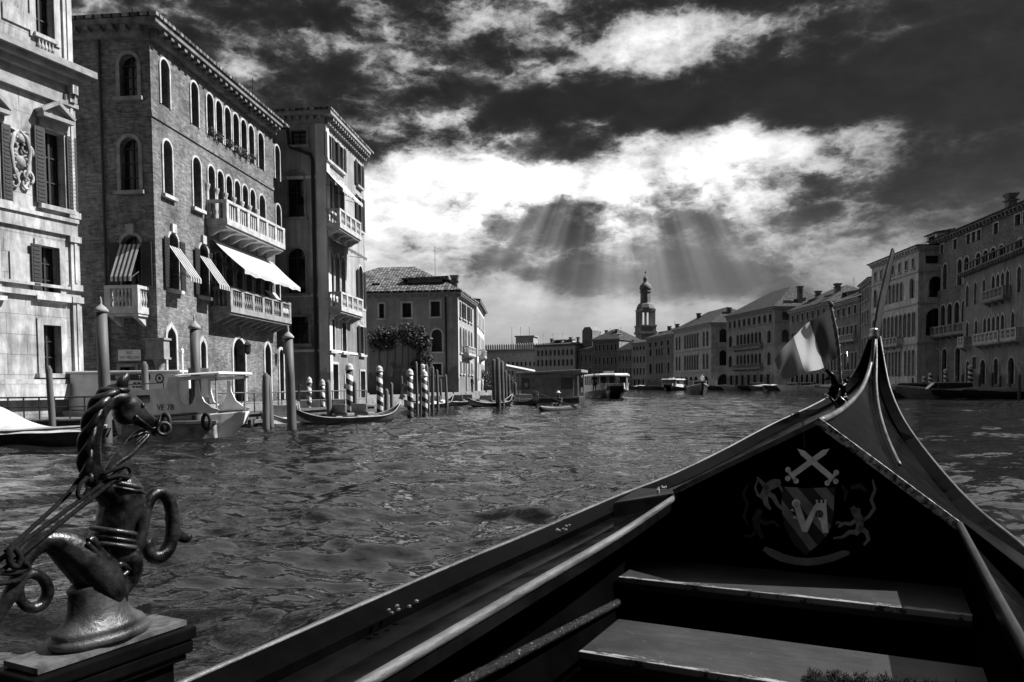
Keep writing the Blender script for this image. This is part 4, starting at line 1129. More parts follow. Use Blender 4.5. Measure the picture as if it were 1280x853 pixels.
# far end of the canal, facing us
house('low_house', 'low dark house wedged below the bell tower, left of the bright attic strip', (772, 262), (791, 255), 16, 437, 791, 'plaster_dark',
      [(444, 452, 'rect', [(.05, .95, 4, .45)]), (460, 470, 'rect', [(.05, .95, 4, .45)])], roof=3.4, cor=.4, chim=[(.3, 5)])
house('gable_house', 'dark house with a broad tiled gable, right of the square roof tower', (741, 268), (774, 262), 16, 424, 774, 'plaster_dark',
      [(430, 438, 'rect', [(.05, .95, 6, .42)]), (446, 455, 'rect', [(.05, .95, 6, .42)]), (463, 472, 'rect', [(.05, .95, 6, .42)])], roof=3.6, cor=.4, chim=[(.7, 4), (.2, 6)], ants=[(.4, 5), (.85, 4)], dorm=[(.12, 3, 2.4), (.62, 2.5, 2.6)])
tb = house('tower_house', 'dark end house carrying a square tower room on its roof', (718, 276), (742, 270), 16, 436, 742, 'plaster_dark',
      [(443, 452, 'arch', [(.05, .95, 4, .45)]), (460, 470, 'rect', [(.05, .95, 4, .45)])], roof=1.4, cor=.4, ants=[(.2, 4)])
mb = MB(); H = tb.H; mb.box(1.6, 2.5, H, 6.2, 7.5, H + 6.5)
mb.prism([(1.6, 2.5, H + 6.502), (6.2, 2.5, H + 6.502), (5.2, 2.5, H + 7.8), (2.6, 2.5, H + 7.8)], (0, 5, 0)); mb.build('roof_room', 'plaster_dark', tb.rf)
house('grey_block', 'grey block with even rows of small windows, left of the square roof tower', (669, 284), (719, 274), 14, 430, 719, 'plaster_pale',
      [(437, 443, 'rect', [(.03, .97, 9, .36)]), (449, 457, 'arch', [(.03, .97, 9, .36)]), (463, 472, 'rect', [(.03, .97, 9, .36)]), (477, 485, 'rect', [(.03, .97, 8, .4)])], roof=1.6, cor=.5, chim=[(.75, 4), (.9, 5), (.2, 6)], ants=[(.3, 4), (.55, 4), (.05, 4)], dorm=[(.35, 3, 4.0), (.62, 4, 3.0)], fm='trim_dark')
fo = house('merlon_palace', 'huge far warehouse palace crowned by a white band of merlons, leftmost at the canal end', (560, 345), (690, 333), 30, 438, 690, 'plaster_pale',
      [(452, 457, 'rect', [(.0, .98, 24, .36)]), (463, 470, 'rect', [(.0, .98, 24, .36)])], roof=.6, cor=.8, fm='trim', over=.8)
mb = MB(); n = 46
for k in range(n):
    u = fo.L * (k + .5) / n
    mb.prism([fo.front.p(u - .33, fo.H + .8, .3), fo.front.p(u + .33, fo.H + .8, .3), fo.front.p(u + .33, fo.H + 2.6, .3), fo.front.p(u, fo.H + 3.4, .3), fo.front.p(u - .33, fo.H + 2.6, .3)], (fo.front.nv.x * -.4, fo.front.nv.y * -.4, 0))
fo.front.box(mb, 0, fo.L, fo.H + .0, fo.H + .79, -.1, .32)
mb.build('merlon_band', 'trim', fo.root)
mb = MB(); mb.box(29, 8, fo.H, 37, 16, fo.H + 6.5); mb.box(28.5, 7.5, fo.H + 6.51, 37.5, 16.5, fo.H + 7.0)
for x in (27, 31, 35): mb.tube([(x, 9, fo.H), (x, 9, fo.H + 11)], .12, 5)
mb.build('roof_room', 'plaster_mid', fo.rf)

# bell tower with its onion dome
def campanile(px, Y):
    c = gp(px, Y); r = empty('bell_tower', (c.x, c.y, 0), R(12), 'slender brick bell tower with an open belfry and onion dome', 'tower')
    z = lambda py: zat(px, py, Y)
    w = 9.6 * Y / FPX
    mb = MB(); mb.box(-w, -w, -.5, w, w, z(418)); mb.box(-w * 1.15, -w * 1.15, z(418) + .002, w * 1.15, w * 1.15, z(415)); mb.box(-w * 1.05, -w * 1.05, z(415) + .002, w * 1.05, w * 1.05, z(409))
    mb.box(-w * 1.12, -w * 1.12, z(409) + .002, w * 1.12, w * 1.12, z(407)); mb.build('shaft', 'brick_dark', r)
    mb = MB(); zb, zt = z(407), z(390)
    for k in range(4):
        for j in range(4):
            q = -w * .88 + w * 1.76 * j / 3
            x, y = [(q, -w * .88), (w * .88, q), (-q, w * .88), (-w * .88, -q)][k]
            if j < 3: mb.box(x - .24, y - .24, zb, x + .24, y + .24, zt)
    mb.box(-w, -w, zt + .002, w, w, z(387)); mb.box(-w * .1, -w * .1, zb, w * .1, w * .1, zt)
    mb.build('belfry', 'trim_dark', r)
    mb = MB(); mb.lathe((0, 0, 0), [(w * 1.25, z(387) + .01), (w * 1.25, z(385.5)), (w * 1.0, z(381)), (w * .72, z(379))], 8)
    mb.lathe((0, 0, 0), [(w * .72, z(379) + .01), (w * .68, z(366)), (w * .8, z(365.5)), (w * .8, z(364.5)), (w * .62, z(364))], 8); mb.build('drum', 'brick_dark', r)
    mb = MB(); mb.lathe((0, 0, 0), [(w * .6, z(364) + .01), (w * .76, z(362)), (w * .8, z(360)), (w * .7, z(357)), (w * .42, z(354.5)), (w * .26, z(352.5)), (w * .3, z(350)), (w * .3, z(348)), (w * .12, z(346)), (w * .05, z(344))], 12); mb.build('onion_dome', 'trim_old', r, smooth=True)
    mb = MB(); mb.box(-.07, -.07, z(344), .07, .07, z(338)); mb.box(-.5, -.06, z(341.2), .5, .06, z(340.6)); mb.build('cross', 'iron', r)
campanile(807, 285)

# stone bridge with its arcade of shops
bp0 = gp(585, 300); bp1 = gp(715, 300); br = empty('stone_bridge', (bp0.x, bp0.y, 0), 0, 'white stone bridge with a sloping arcade of shops, partly behind the landing stage', 'bridge')
def bx(px): return gp(px, 300).x - bp0.x
zb = lambda py: zat(640, py, 300)
prof_t = [(585, 470), (619, 462), (715, 487)]
mb = MB()
arch = [(bx(650) + 15 * math.cos(PI * k / 16), -1 + 7.2 * math.sin(PI * k / 16)) for k in range(17)]
mb.prism([(bx(560), 0, -1)] + [(bx(560), 0, zb(478)), (bx(619), 0, zb(463)), (bx(715), 0, zb(489)), (bx(730), 0, -1)], (0, 9, 0))
mb.build('deck', 'stone_far', br)
mb = MB()
for (pa, pb, ya, yb) in ((633, 690, 456, 468), (560, 604, 470, 453)):
    n = 6
    for k in range(n):
        a = pa + (pb - pa) * k / n; b_ = pa + (pb - pa) * (k + 1) / n; t0 = ya + (yb - ya) * k / n; t1 = ya + (yb - ya) * (k + 1) / n
        mb.box(bx(a), -.4, zb(488), bx(a) + .8, 1.0, zb(t1 + 4))
        mb.hexa([(bx(a), -.6, zb(t0 + 6)), (bx(b_), -.6, zb(t1 + 6)), (bx(b_), 2, zb(t1 + 6)), (bx(a), 2, zb(t0 + 6)), (bx(a), -.6, zb(t0 + 2.6)), (bx(b_), -.6, zb(t1 + 2.6)), (bx(b_), 2, zb(t1 + 2.6)), (bx(a), 2, zb(t0 + 2.6))])
mb.build('arcade', 'white_paint', br)
mb = MB()
for (pa, pb, ya, yb) in ((633, 690, 456, 468), (560, 604, 470, 453)):
    mb.hexa([(bx(pa), -1.2, zb(ya + 2.5)), (bx(pb), -1.2, zb(yb + 2.5)), (bx(pb), 4, zb(yb - 0)), (bx(pa), 4, zb(ya - 0)), (bx(pa), -1.2, zb(ya + 1.5)), (bx(pb), -1.2, zb(yb + 1.5)), (bx(pb), 4, zb(yb - 1)), (bx(pa), 4, zb(ya - 1))])
mb.build('arcade_roof', 'trim', br)
mb = MB(); mb.box(bx(606), -.8, zb(475), bx(609), 3, zb(455)); mb.box(bx(629), -.8, zb(475), bx(632), 3, zb(455)); mb.box(bx(606), -.79, zb(458), bx(632), 3, zb(454.5))
mb.prism([(bx(604), -1.2, zb(454.4)), (bx(634), -1.2, zb(454.4)), (bx(619), -1.2, zb(446))], (0, 4.4, 0)); mb.build('portal', 'stone_far', br)

# low quay along the right bank
mb = MB(); pr = [gp(1330, 57), gp(1203, 79.5), gp(1163, 88), gp(1088, 101), gp(986, 146), gp(908, 178), gp(842, 203), gp(808, 232), gp(772, 256), gp(718, 269), gp(669, 277), gp(600, 292)]
bk = [q + Vector((3.5, 6)) for q in pr][::-1]
for p, q in zip(pr, pr[1:]):
    a = Vector((q.x - p.x, q.y - p.y)); nrm = Vector((a.y, -a.x)).normalized(); nrm = -nrm if nrm.y < 0 and nrm.x < 0 else nrm
    mb.hexa([(p.x, p.y, -2), (p.x + 6, p.y + 6, -2), (q.x + 6, q.y + 6, -2), (q.x, q.y, -2), (p.x, p.y, .6), (p.x + 6, p.y + 6, .6), (q.x + 6, q.y + 6, .6), (q.x, q.y, .6)])
tag(mb.build('far_quay', 'quay'), kind='structure')
# trees at the foot of the left houses
for i, (px, py, Y, r_, lb) in enumerate(((606, 478, 112, 1.7, 'small dark tree on the quay at the foot of the corner house'), (613, 484, 118, 1.4, 'lowest rounded tree on the quay, nearest the mooring piles'))):
    c = gp(px, Y); z = zat(px, py, Y)
    t = empty('quay_tree', (c.x, c.y, .6), 0, lb, 'tree', 'small trees on the left quay')
    mb = MB(); mb.tube([(0, 0, 0), (.1, .05, z - 1.2), (.05, 0, z - .2)], [.14, .11, .06], 7)
    for k in range(4): mb.tube([(.08, 0, z - 1.3 + .2 * k), (.6 * math.cos(k * 1.7), .6 * math.sin(k * 1.7), z - .5 + .2 * k)], [.06, .03], 5)
    mb.build('trunk', 'bark', t)
    rg = random.Random(20 + i); leaves('crown', [(rg.uniform(-1, 1) * r_ * .6, rg.uniform(-1, 1) * r_ * .6, z - .6 + rg.uniform(-.6, .9), r_ * rg.uniform(.4, .7)) for _ in range(9)], 2200, .16, 'leaf', parent=t, seed=30 + i)

# ================================================================== THE GONDOLA WE SIT IN
S = 1.25
PSI = R(27); GA = Vector((math.sin(PSI), math.cos(PSI))); GR = Vector((math.cos(PSI), -math.sin(PSI)))
GO = GR * (-.25 * S)
gon = empty('gondola', (GO.x, GO.y, 0), -PSI, 'black lacquered gondola bow with crest panel, filling the foreground at right', 'gondola')
def GL(s, l, d): return Vector((l * S, s * S, 1.4 - S * d))
def GW(s, l, d):
    q = GL(s, l, d); return Vector((GO.x + GR.x * q.x + GA.x * q.y, GO.y + GR.y * q.x + GA.y * q.y, q.z))
def curve(xs, ys):
    def f(x):
        if x <= xs[0]: return ys[0]
        if x >= xs[-1]: return ys[-1]
        i = max(k for k in range(len(xs) - 1) if xs[k] <= x)
        x0, x1 = xs[i], xs[i + 1]; t = (x - x0) / (x1 - x0)
        m0 = (ys[i + 1] - ys[max(i - 1, 0)]) / (xs[i + 1] - xs[max(i - 1, 0)]) * (x1 - x0)
        m1 = (ys[min(i + 2, len(xs) - 1)] - ys[i]) / (xs[min(i + 2, len(xs) - 1)] - xs[i]) * (x1 - x0)
        return (2*t**3-3*t**2+1)*ys[i] + (t**3-2*t**2+t)*m0 + (-2*t**3+3*t**2)*ys[i+1] + (t**3-t**2)*m1
    return f
XS = [-2, -.5, 0, .75, 1.5, 2, 2.5, 3, 3.5, 4, 4.5, 4.8, 5, 5.1]
fb = curve(XS, [.45, .62, .66, .672, .67, .655, .62, .56, .47, .34, .2, .115, .062, .022])
fdl = curve(XS, [.46, .44, .43, .425, .41, .40, .377, .35, .29, .196, .105, .02, -.10, -.27])
fdr = curve(XS, [.66, .64, .62, .60, .575, .56, .54, .518, .48, .36, .2, .05, -.10, -.27])
fc = curve([-2, 3.6, 4.5, 5.1, 5.4], [0, 0, .02, .06, .12])
frd = curve([2.6, 3, 3.5, 4, 4.5, 4.8, 5, 5.1], [.128, .127, .118, .095, .045, -.03, -.14, -.26])
ST = [-2 + k * .1 for k in range(69)] + [4.85, 4.9, 4.95, 5.0, 5.05, 5.1]
ST = sorted(set(round(x, 3) for x in ST if x <= 5.1))
M['lacq'] = lacquer('black_lacquer', .0022, .20, .03, .0015, .03)
M['gunw'] = lacquer('gunwale_lacquer', .0010, .10, .03, .0008, .008)
M['deck'] = lacquer('deck_lacquer', .0022, .16, .004, .001, .03)
M['panel'] = mat('bulkhead_black', .0010, .0022, 3, .8, .05, 10, spec=0)
M['rail'] = mat('worn_rail_metal', .015, .14, 11, .5, .3, 60, metal=.25, stretch=(1, .2, 1))
M['shaded_rail'] = mat('shaded_rail_metal', .003, .028, 12, .4, .25, 50, metal=.2, stretch=(1, .25, 1))  # darker copy of the rail metal, shade put into the starboard rail's colour
M['rim'] = mat('rim_strip_and_glint', .012, .10, 14, .45, .25, 50, spec=.5, stretch=(1, .3, 1))  # pale strip metal; along the gunwales its colour stands for a glint
M['gilt'] = mat('flaking_gilt', .003, .30, 60, .45, .8, 60, metal=.3, a=.58, b=.78)
M['trim_gilt'] = mat('worn_gilt_trim', .02, .5, 46, .4, .8, 60, metal=.3, a=.42, b=.62)
M['brass'] = mat('polished_brass', .25, .55, 10, .22, .2, 40, metal=1.0)
M['steel'] = mat('bow_iron_steel', .025, .07, 6, .38, .12, 40, metal=.8)
def sweep(name, f, prof, stations, m, smooth=False):
    """prof(s) gives a closed ring of (l, d) pairs at station s"""
    mb = MB(); mb.loft([[GL(s, l, d) for l, d in prof(s)] for s in stations]); return mb.build(name, m, gon, smooth=smooth)
def side(sg):
    fd = fdl if sg < 0 else fdr
    return lambda s: (fc(s) + sg * fb(s), fd(s))
# hull skin, inner sides, floor
mb = MB()
for sg in (-1, 1):
    g_ = side(sg); rings = []
    for s in ST:
        l, d = g_(s); b_ = fb(s); lift = max(0, (s - 4.2)) ** 2 * .5
        c = fc(s)
        rings.append([GL(s, l, d + .005), GL(s, c + (l - c) * .97, d + .10), GL(s, c + (l - c) * .80, min(1.05, d + .45) if s < 4.2 else d + .45 * (5.2 - s)), GL(s, c + (l - c) * .55, 1.30 - lift), GL(s, c, 1.34 - lift)])
    mb.loft(rings, closed=False)
mb.build('hull', 'lacq', gon, smooth=True)
S1 = [s for s in ST if s <= 2.6]
mb = MB()
mb.loft([[GL(s, -.450, fdl(s) + .02), GL(s, -.56, fdl(s) + .06), GL(s, -.58, fdl(s) + .2), GL(s, -.46, .95), GL(s, .34, .95), GL(s, .39 + .03 * (2.6 - s), fdr(s) + .1), GL(s, .39 + .045 * (2.6 - s), fdr(s) - .09)] for s in S1], closed=False)
mb.build('inner_lining', 'panel', gon, smooth=False)
# gunwales: a broad black rail with its edge glint put in as a pale tube
for sg in (-1, 1):
    g_ = side(sg)
    def prof(s, g_=g_, sg=sg):
        l, d = g_(s); w = min(.040, fb(s) * .9); h = .032
        return [(l + sg * .006, d + .07), (l + sg * .008, d + .012), (l, d), (l - sg * w, d + (.024 if s < 4.4 else .010)), (l - sg * w * 1.0, d + h + .012)]
    sweep('gunwale', None, prof, ST, 'gunw')
    mb = MB(); mb.tube([GL(s, g_(s)[0] + sg * .008, g_(s)[1] + .002) for s in ST], [.0060 * S] * len(ST), 8); mb.build('gunwale_glint', 'rim', gon, smooth=True)
# side decks
inner = {-1: lambda s: -.452, 1: lambda s: .383 + .045 * (2.5 - s)}
inner_d = {-1: lambda s: fdl(s) + .018, 1: lambda s: fdr(s) - .115 + .0 * s}
for sg in (-1, 1):
    g_ = side(sg)
    rings = []
    for s in S1:
        l, d = g_(s); lo = l - sg * .038
        di = inner_d[sg](s); do = d + .042
        rings.append([GL(s, lo, do), GL(s, lo - (lo - inner[sg](s)) * .35, do + (di - do) * .2 + .006), GL(s, inner[sg](s), di), GL(s, inner[sg](s), di + .03), GL(s, lo, do + .05)])
    mb = MB(); mb.loft(rings); mb.build('side_deck', 'deck', gon, smooth=False)
    mb = MB(); mb.tube([GL(s, inner[sg](s) + sg * .004, inner_d[sg](s) - .006) for s in S1], .0105 * S, 10); mb.build('coaming_rail', 'rail' if sg < 0 else 'shaded_rail', gon, smooth=True)
    # raised block where the side deck meets the crest panel
    mb = MB(); i0, i1 = inner[sg](2.5), g_(2.5)[0] - sg * .03; d0 = inner_d[sg](2.5)
    pts = [(2.36, i1, g_(2.4)[1] + .01), (2.62, i0 + sg * .0, d0 - .01), (2.70, i0 + sg * .01, d0 - .012), (2.62, i1, g_(2.62)[1] + .004)]
    mb.hexa([GL(s, l, d + .05) for s, l, d in pts] + [GL(s, l, d - .014) for s, l, d in pts])
    mb.build('deck_end', 'deck', gon, bevel=.006)
# bow deck behind the crest panel
S2 = [2.6, 2.7, 2.8] + [s for s in ST if s > 2.85]
for sg in (-1, 1):
    g_ = side(sg); mb = MB(); rings = []
    for s in S2:
        l, d = g_(s); lo = l - sg * min(.036, fb(s) * .6); c = fc(s); rd = min(frd(s), d + .02)
        if s < 2.75: lo = sg * (.455 if sg < 0 else .385) if abs(lo) > .46 else lo
        e = lambda t: (lo + (c - lo) * t, (d + .028) + (rd - d - .028) * (t ** 1.15))
        rings.append([GL(s, *e(t)) for t in (0, .25, .5, .75, 1)])
    mb.loft(rings, closed=False); mb.build('bow_deck', 'deck', gon, smooth=True)
mb = MB()
mb.tube([GL(s, fc(s) + .004, min(frd(s), side(1)(s)[1] + .02) - .01) for s in S2], [.011 * S] * len(S2), 8); mb.build('ridge_strip', 'rim', gon, smooth=True)
mb = MB()
mb.tube([GL(s, fc(s) + fb(s) * .42, (frd(s) + fdr(s)) / 2 - .012) for s in S2[6:]], .007 * S, 6); mb.build('deck_bead', 'rim', gon, smooth=True)
# crest panel
SP = 2.6
pl = [(-.60, .98), (.46, .98), (.46, .47), (.372, .415), (0, .128), (-.455, .372), (-.60, .40)]
mb = MB(); mb.prism([GL(SP, l, d) for l, d in pl], (0, .03, 0)); panel = mb.build('crest_panel', 'panel', gon)
mb = MB(); mb.bar(GL(SP - .006, .385, .422), GL(SP - .006, -.006, .118), .03, .022, up=(0, 1, 0)); mb.build('panel_trim', 'trim_gilt', panel)
mb = MB(); mb.bar(GL(SP - .003, -.46, .365), GL(SP - .003, 0, .120), .02, .012, up=(0, 1, 0)); mb.build('panel_trim', 'rim', panel)
_pn = Vector((GA.x, GA.y, 0)); _p0 = GW(SP, 0, .4)
def onpanel(px, py, k=1):
    d = ray(px, py); t = (_p0 - EYE).dot(_pn) / d.dot(_pn); q = EYE + d * t
    v = Vector((q.x - GO.x, q.y - GO.y)); return Vector((v.dot(GR), v.dot(GA) - .0022 * k, q.z))
ZC = lambda x, y: (880 + x * .3902, 520 + y * .3904)
def cp(poly, k): return [onpanel(*ZC(x, y), k) for x, y in poly]
def paint(name, v): M[name] = mat(name, v * .7, v * 1.25, 14, .7, .1, 30, spec=.2); return name
paint('crest_light', .75); paint('crest_mid', .2); paint('crest_dim', .08); paint('crest_band', .19); paint('crest_deep', .035)
def flat(name, polys, m, k):
    mb = MB()
    for p in polys: mb.prism(cp(p, k), (0, .0018, 0))
    return mb.build(name, m, panel)
def stroke(pts, ws):
    L_, R_ = [], []
    for i, (x, y) in enumerate(pts):
        a = Vector(pts[max(i - 1, 0)]); b = Vector(pts[min(i + 1, len(pts) - 1)]); d = (b - a).normalized(); n = Vector((-d.y, d.x)) * ws[i] / 2
        L_.append((x + n.x, y + n.y)); R_.append((x - n.x, y - n.y))
    return L_ + R_[::-1]
def strokes(sts): # list of (points, widths) -> quads strips
    out = []
    for pts, ws in sts:
        p = stroke(pts, ws); n = len(pts)
        for i in range(n - 1): out.append([p[i], p[i + 1], p[2 * n - 2 - i], p[2 * n - 1 - i]])
    return out
def disc(x, y, r, n=14): return [(x + r * math.cos(2 * PI * k / n), y + r * math.sin(2 * PI * k / n)) for k in range(n)]
flat('shield', [[(252, 226), (336, 232), (420, 228), (418, 300), (405, 362), (372, 410), (326, 446), (286, 408), (258, 352), (247, 290)]], 'crest_deep', 1)
flat('shield_band', [[(258, 227), (300, 229), (408, 352), (390, 388)], [(249, 268), (250, 312), (340, 432), (364, 414)], [(350, 231), (392, 229), (417, 258), (416, 306)]], 'crest_mid', 2)
sw = []
for (tx, ty, hx, hy) in ((402, 104, 280, 192), (300, 104, 412, 200)):
    t = Vector((tx, ty)); h = Vector((hx, hy)); d = (h - t).normalized(); n = Vector((-d.y, d.x))
    e = h - d * 8
    sw.append([tuple(t - n * 1), tuple(t + d * 22 + n * 9), tuple(e + n * 9), tuple(e - n * 9), tuple(t + d * 22 - n * 9)] if tx > hx else [tuple(t + n * 1), tuple(t + d * 22 + n * 9), tuple(e + n * 9), tuple(e - n * 9), tuple(t + d * 22 - n * 9)])
    sw.append([tuple(e + n * 22), tuple(e + d * 11 + n * 22), tuple(e + d * 11 - n * 22), tuple(e - n * 22)])
    for q in (e + n * 22 + d * 5, e - n * 22 + d * 5, e + d * 22): sw.append(disc(q.x, q.y, 9))
flat('crossed_sword', sw[:5], 'crest_light', 2); flat('crossed_sword', sw[5:], 'crest_light', 3)
flat('monogram', [[(286, 278), (302, 272), (310, 292), (326, 338), (316, 370), (302, 334)], [(316, 370), (326, 338), (352, 288), (362, 300), (332, 372)],
                  [(352, 288), (360, 279), (392, 279), (399, 374), (380, 375), (374, 338), (362, 322)], [(360, 279), (366, 279), (366, 268), (358, 268)], [(373, 279), (380, 279), (380, 268), (373, 268)], [(386, 279), (392, 279), (393, 268), (386, 268)],
                  disc(296, 280, 14, 11), [(284, 296), (276, 302), (290, 306)], [(292, 318), (284, 326), (300, 330)]], 'crest_light', 3)
flat('clock', [disc(370, 313, 12)], 'crest_deep', 4); flat('clock_hand', [disc(370, 313, 8.5)], 'crest_band', 5)
flat('clock_hand', [[(368, 304), (371, 304), (371, 314), (378, 317), (377, 320), (368, 316)]], 'crest_deep', 6)
flat('ribbon', strokes([([(192, 424), (216, 438), (250, 454), (290, 464), (330, 468), (372, 464), (412, 454), (446, 441), (466, 438)], [14, 24, 26, 24, 24, 24, 24, 22, 10])]), 'crest_band', 1)
flat('rampant_lion', strokes([([(246, 210), (226, 216), (206, 226), (192, 250), (200, 282), (214, 300)], [14, 30, 30, 22, 16, 8]), ([(200, 246), (222, 258), (236, 284), (252, 300)], [16, 16, 12, 8]), ([(206, 236), (186, 214), (170, 196)], [18, 12, 6]),
     ([(190, 262), (172, 252), (164, 230), (172, 206)], [12, 9, 7, 4]), ([(228, 214), (244, 226), (252, 244)], [10, 8, 5])]), 'crest_band', 1)
flat('rampant_lion', strokes([([(180, 300), (166, 330), (172, 366), (190, 392)], [18, 24, 20, 10]), ([(140, 220), (126, 250), (140, 284), (128, 320), (140, 350)], [6, 9, 9, 9, 4]), ([(168, 330), (196, 344), (224, 338), (240, 356)], [14, 14, 10, 6]), ([(172, 366), (150, 386), (128, 384)], [12, 10, 5])]), 'crest_deep', 1)
flat('rampant_lion', strokes([([(474, 292), (488, 312), (500, 336), (498, 362), (484, 380)], [16, 26, 26, 24, 14]), ([(492, 330), (470, 346), (448, 344), (430, 356)], [14, 13, 10, 8]), ([(496, 356), (520, 372), (528, 396), (512, 414)], [18, 16, 12, 8]), ([(486, 372), (466, 372), (444, 388), (414, 392)], [16, 14, 10, 6]),
     ([(502, 340), (528, 322), (546, 296), (536, 268), (548, 236), (540, 204)], [10, 11, 12, 11, 10, 5]), ([(474, 296), (484, 306), (500, 300)], [16, 20, 10]), ([(440, 344), (426, 340), (422, 348)], [8, 7, 4])]), 'crest_band', 1)
flat('rampant_lion', strokes([([(470, 230), (500, 224), (520, 240)], [12, 18, 8]), ([(440, 220), (456, 244), (450, 272)], [8, 12, 6])]), 'crest_deep', 1)
mb = MB(); mb.bar(onpanel(1004, 526, 1), onpanel(1006, 560, 1), .006, .004); mb.build('paint_drip', 'crest_deep', panel)
# thwarts
M['thwart'] = worn_paint('worn_thwart_paint', .020, .24)
for s0, s1 in ((2.30, 2.6), (1.76, 2.06)):
    mb = MB(); w0, w1 = (-.555 if s0 > 2 else -.47), .40 + .02 * (2.6 - s0)
    mb.box(w0 * S, 0, -.036 * S, w1 * S, (s1 - s0) * S - .003, 0)
    mb.build('thwart', 'thwart', gon, loc=(0, s0 * S, 1.4 - S * (.6 if s0 > 2 else .655)), bevel=.004)
    mb = MB(); mb.box(w0 * S, .02, -.36 * S, w1 * S, .05, -.037 * S); mb.build('thwart_riser', 'panel', gon, loc=(0, s0 * S, 1.4 - S * (.6 if s0 > 2 else .655)))
# carved mouldings low on the inner side
mb = MB(); mb.tube([GL(s, -.545, .595 + (s - 1.3) * .08) for s in [.5 + .1 * k for k in range(19)]], .016, 8); mb.build('moulding', 'gilt', gon, smooth=True)
mb = MB(); mb.tube([GL(s, -.535, .76) for s in [.7 + .1 * k for k in range(18)]], .014, 8); mb.build('moulding', 'gilt', gon, smooth=True)
mb = MB(); mb.tube([GL(s, -.52, .85) for s in [.9 + .1 * k for k in range(13)]], .012, 8); mb.build('moulding', 'gilt', gon, smooth=True)
# sprinkled brass studs on the gunwales
for (s, l, d) in ((2.66, -.52, fdl(2.66) - .004), (3.3, .41, fdr(3.3) - .0), (2.0, -.60, fdl(2.0)), (1.2, -.60, fdl(1.2))):
    mb = MB(); rg = random.Random(int(s * 100))
    for k in range(7):
        c = GL(s + rg.uniform(-.05, .05), l + rg.uniform(-.015, .015), d); mb.lathe(c, [(.006, 0), (.005, .004), (.001, .006)], 7)
    mb.build('stud', 'brass', gon)
# bow iron
mb = MB()
def gl2(s, l, d): return GL(s, l, d)
pr = [(4.93, .052, -.10), (5.02, .056, -.30), (5.10, .075, -.46), (5.22, .11, -.66), (5.33, .142, -.815), (5.37, .148, -.80), (5.32, .13, -.64), (5.26, .10, -.46), (5.20, .075, -.30), (5.16, .06, -.20), (5.14, .055, -.05)]
mb.prism([GL(s, l - .004, d) for s, l, d in pr], (.018, 0, 0)); mb.build('bow_iron', 'steel', gon, bevel=.003)
mb = MB(); mb.lathe(GL(5.03, .06, -.275), [(.03, -.03), (.034, 0), (.026, .02), (.034, .035), (.02, .05)], 10); mb.build('iron_collar', 'brass', gon, smooth=True)
# small brass sea-dragon and foliage clamped on the port side of the bow
rg = random.Random(9)
def atg(px, py, Y):
    q = at(px, py, Y); v = Vector((q.x - GO.x, q.y - GO.y)); return Vector((v.dot(GR), v.dot(GA), q.z))
YB = 5.05
mb = MB()
mb.tube([atg(x, y, YB) for x, y in ((1032, 462), (1041, 470), (1045, 482), (1040, 494), (1046, 503), (1056, 498), (1060, 508), (1052, 516), (1046, 524))], [.01, .018, .03, .034, .03, .024, .018, .014, .01], 8)
for k in range(16):
    a = (1034 + rg.uniform(0, 26), 474 + rg.uniform(0, 44)); b = (a[0] + rg.uniform(-10, 10), a[1] + rg.uniform(-9, 9))
    mb.tube([atg(a[0], a[1], YB + rg.uniform(-.05, .05)), atg((a[0] + b[0]) / 2 + 2, (a[1] + b[1]) / 2 - 3, YB), atg(b[0], b[1], YB + rg.uniform(-.05, .05))], [.009, .013, .004], 6)
mb.build('bow_ornament', 'lacq', gon, smooth=True)
mb = MB()
for pts in (((1031, 493), (1038, 497), (1045, 505), (1050, 513)), ((1043, 503), (1049, 495), (1054, 500), (1062, 505)), ((1040, 520), (1047, 528), (1055, 532)), ((1046, 512), (1050, 522), (1060, 530)), ((1058, 440), (1060, 452), (1058, 462))):
    mb.tube([atg(x, y, YB - .04) for x, y in pts], .006, 6)
mb.build('ornament_highlight', 'brass', gon, smooth=True)
# shaggy wool edge of the seat rug at the bottom of the frame
fur = MB(); rg = random.Random(12)
c0 = [GL(1.40, .10, .500), GL(1.40, .45, .480)]
for k in range(15000):
    t = rg.random(); p = c0[0].lerp(c0[1], t) + Vector((0, rg.uniform(-.16, .022), rg.uniform(-.016, .006) + .004 * math.sin(t * 60) + .003 * math.sin(t * 151)))
    d = Vector((rg.gauss(0, .5), rg.gauss(.25, .5), rg.uniform(.1, .8))).normalized() * rg.uniform(.006, .013); w = Vector((rg.gauss(0, 1), rg.gauss(0, 1), 0)).normalized() * .0014
    fur.face([p - w, p + w, p + d + w * .2, p + d - w * .2])
M['wool'] = mat('dark_wool', .006, .022, 60, .95, .2, 80, spec=.1)
rug = MB(); rug.prism([GL(1.41, .09, .505), GL(1.41, .46, .485), GL(1.1, .46, .49), GL(1.1, .09, .51)], (0, 0, -.03)); 
rg_ = rug.build('seat_rug', 'wool'); rg_.parent = None
rg_.matrix_world = Matrix.Translation((GO.x, GO.y, 0)) @ Matrix.Rotation(-PSI, 4, 'Z')
tag(rg_, 'dark shaggy wool rug edge at the bottom of the photograph', 'rug')
fo_ = fur.build('wool_pile', 'wool', rg_, fix=False)
mb = MB(); mb.box(.10 * S, 1.0 * S, .3, .44 * S, 1.40 * S, 1.4 - S * .53); mb.build('seat_box', 'panel', gon)

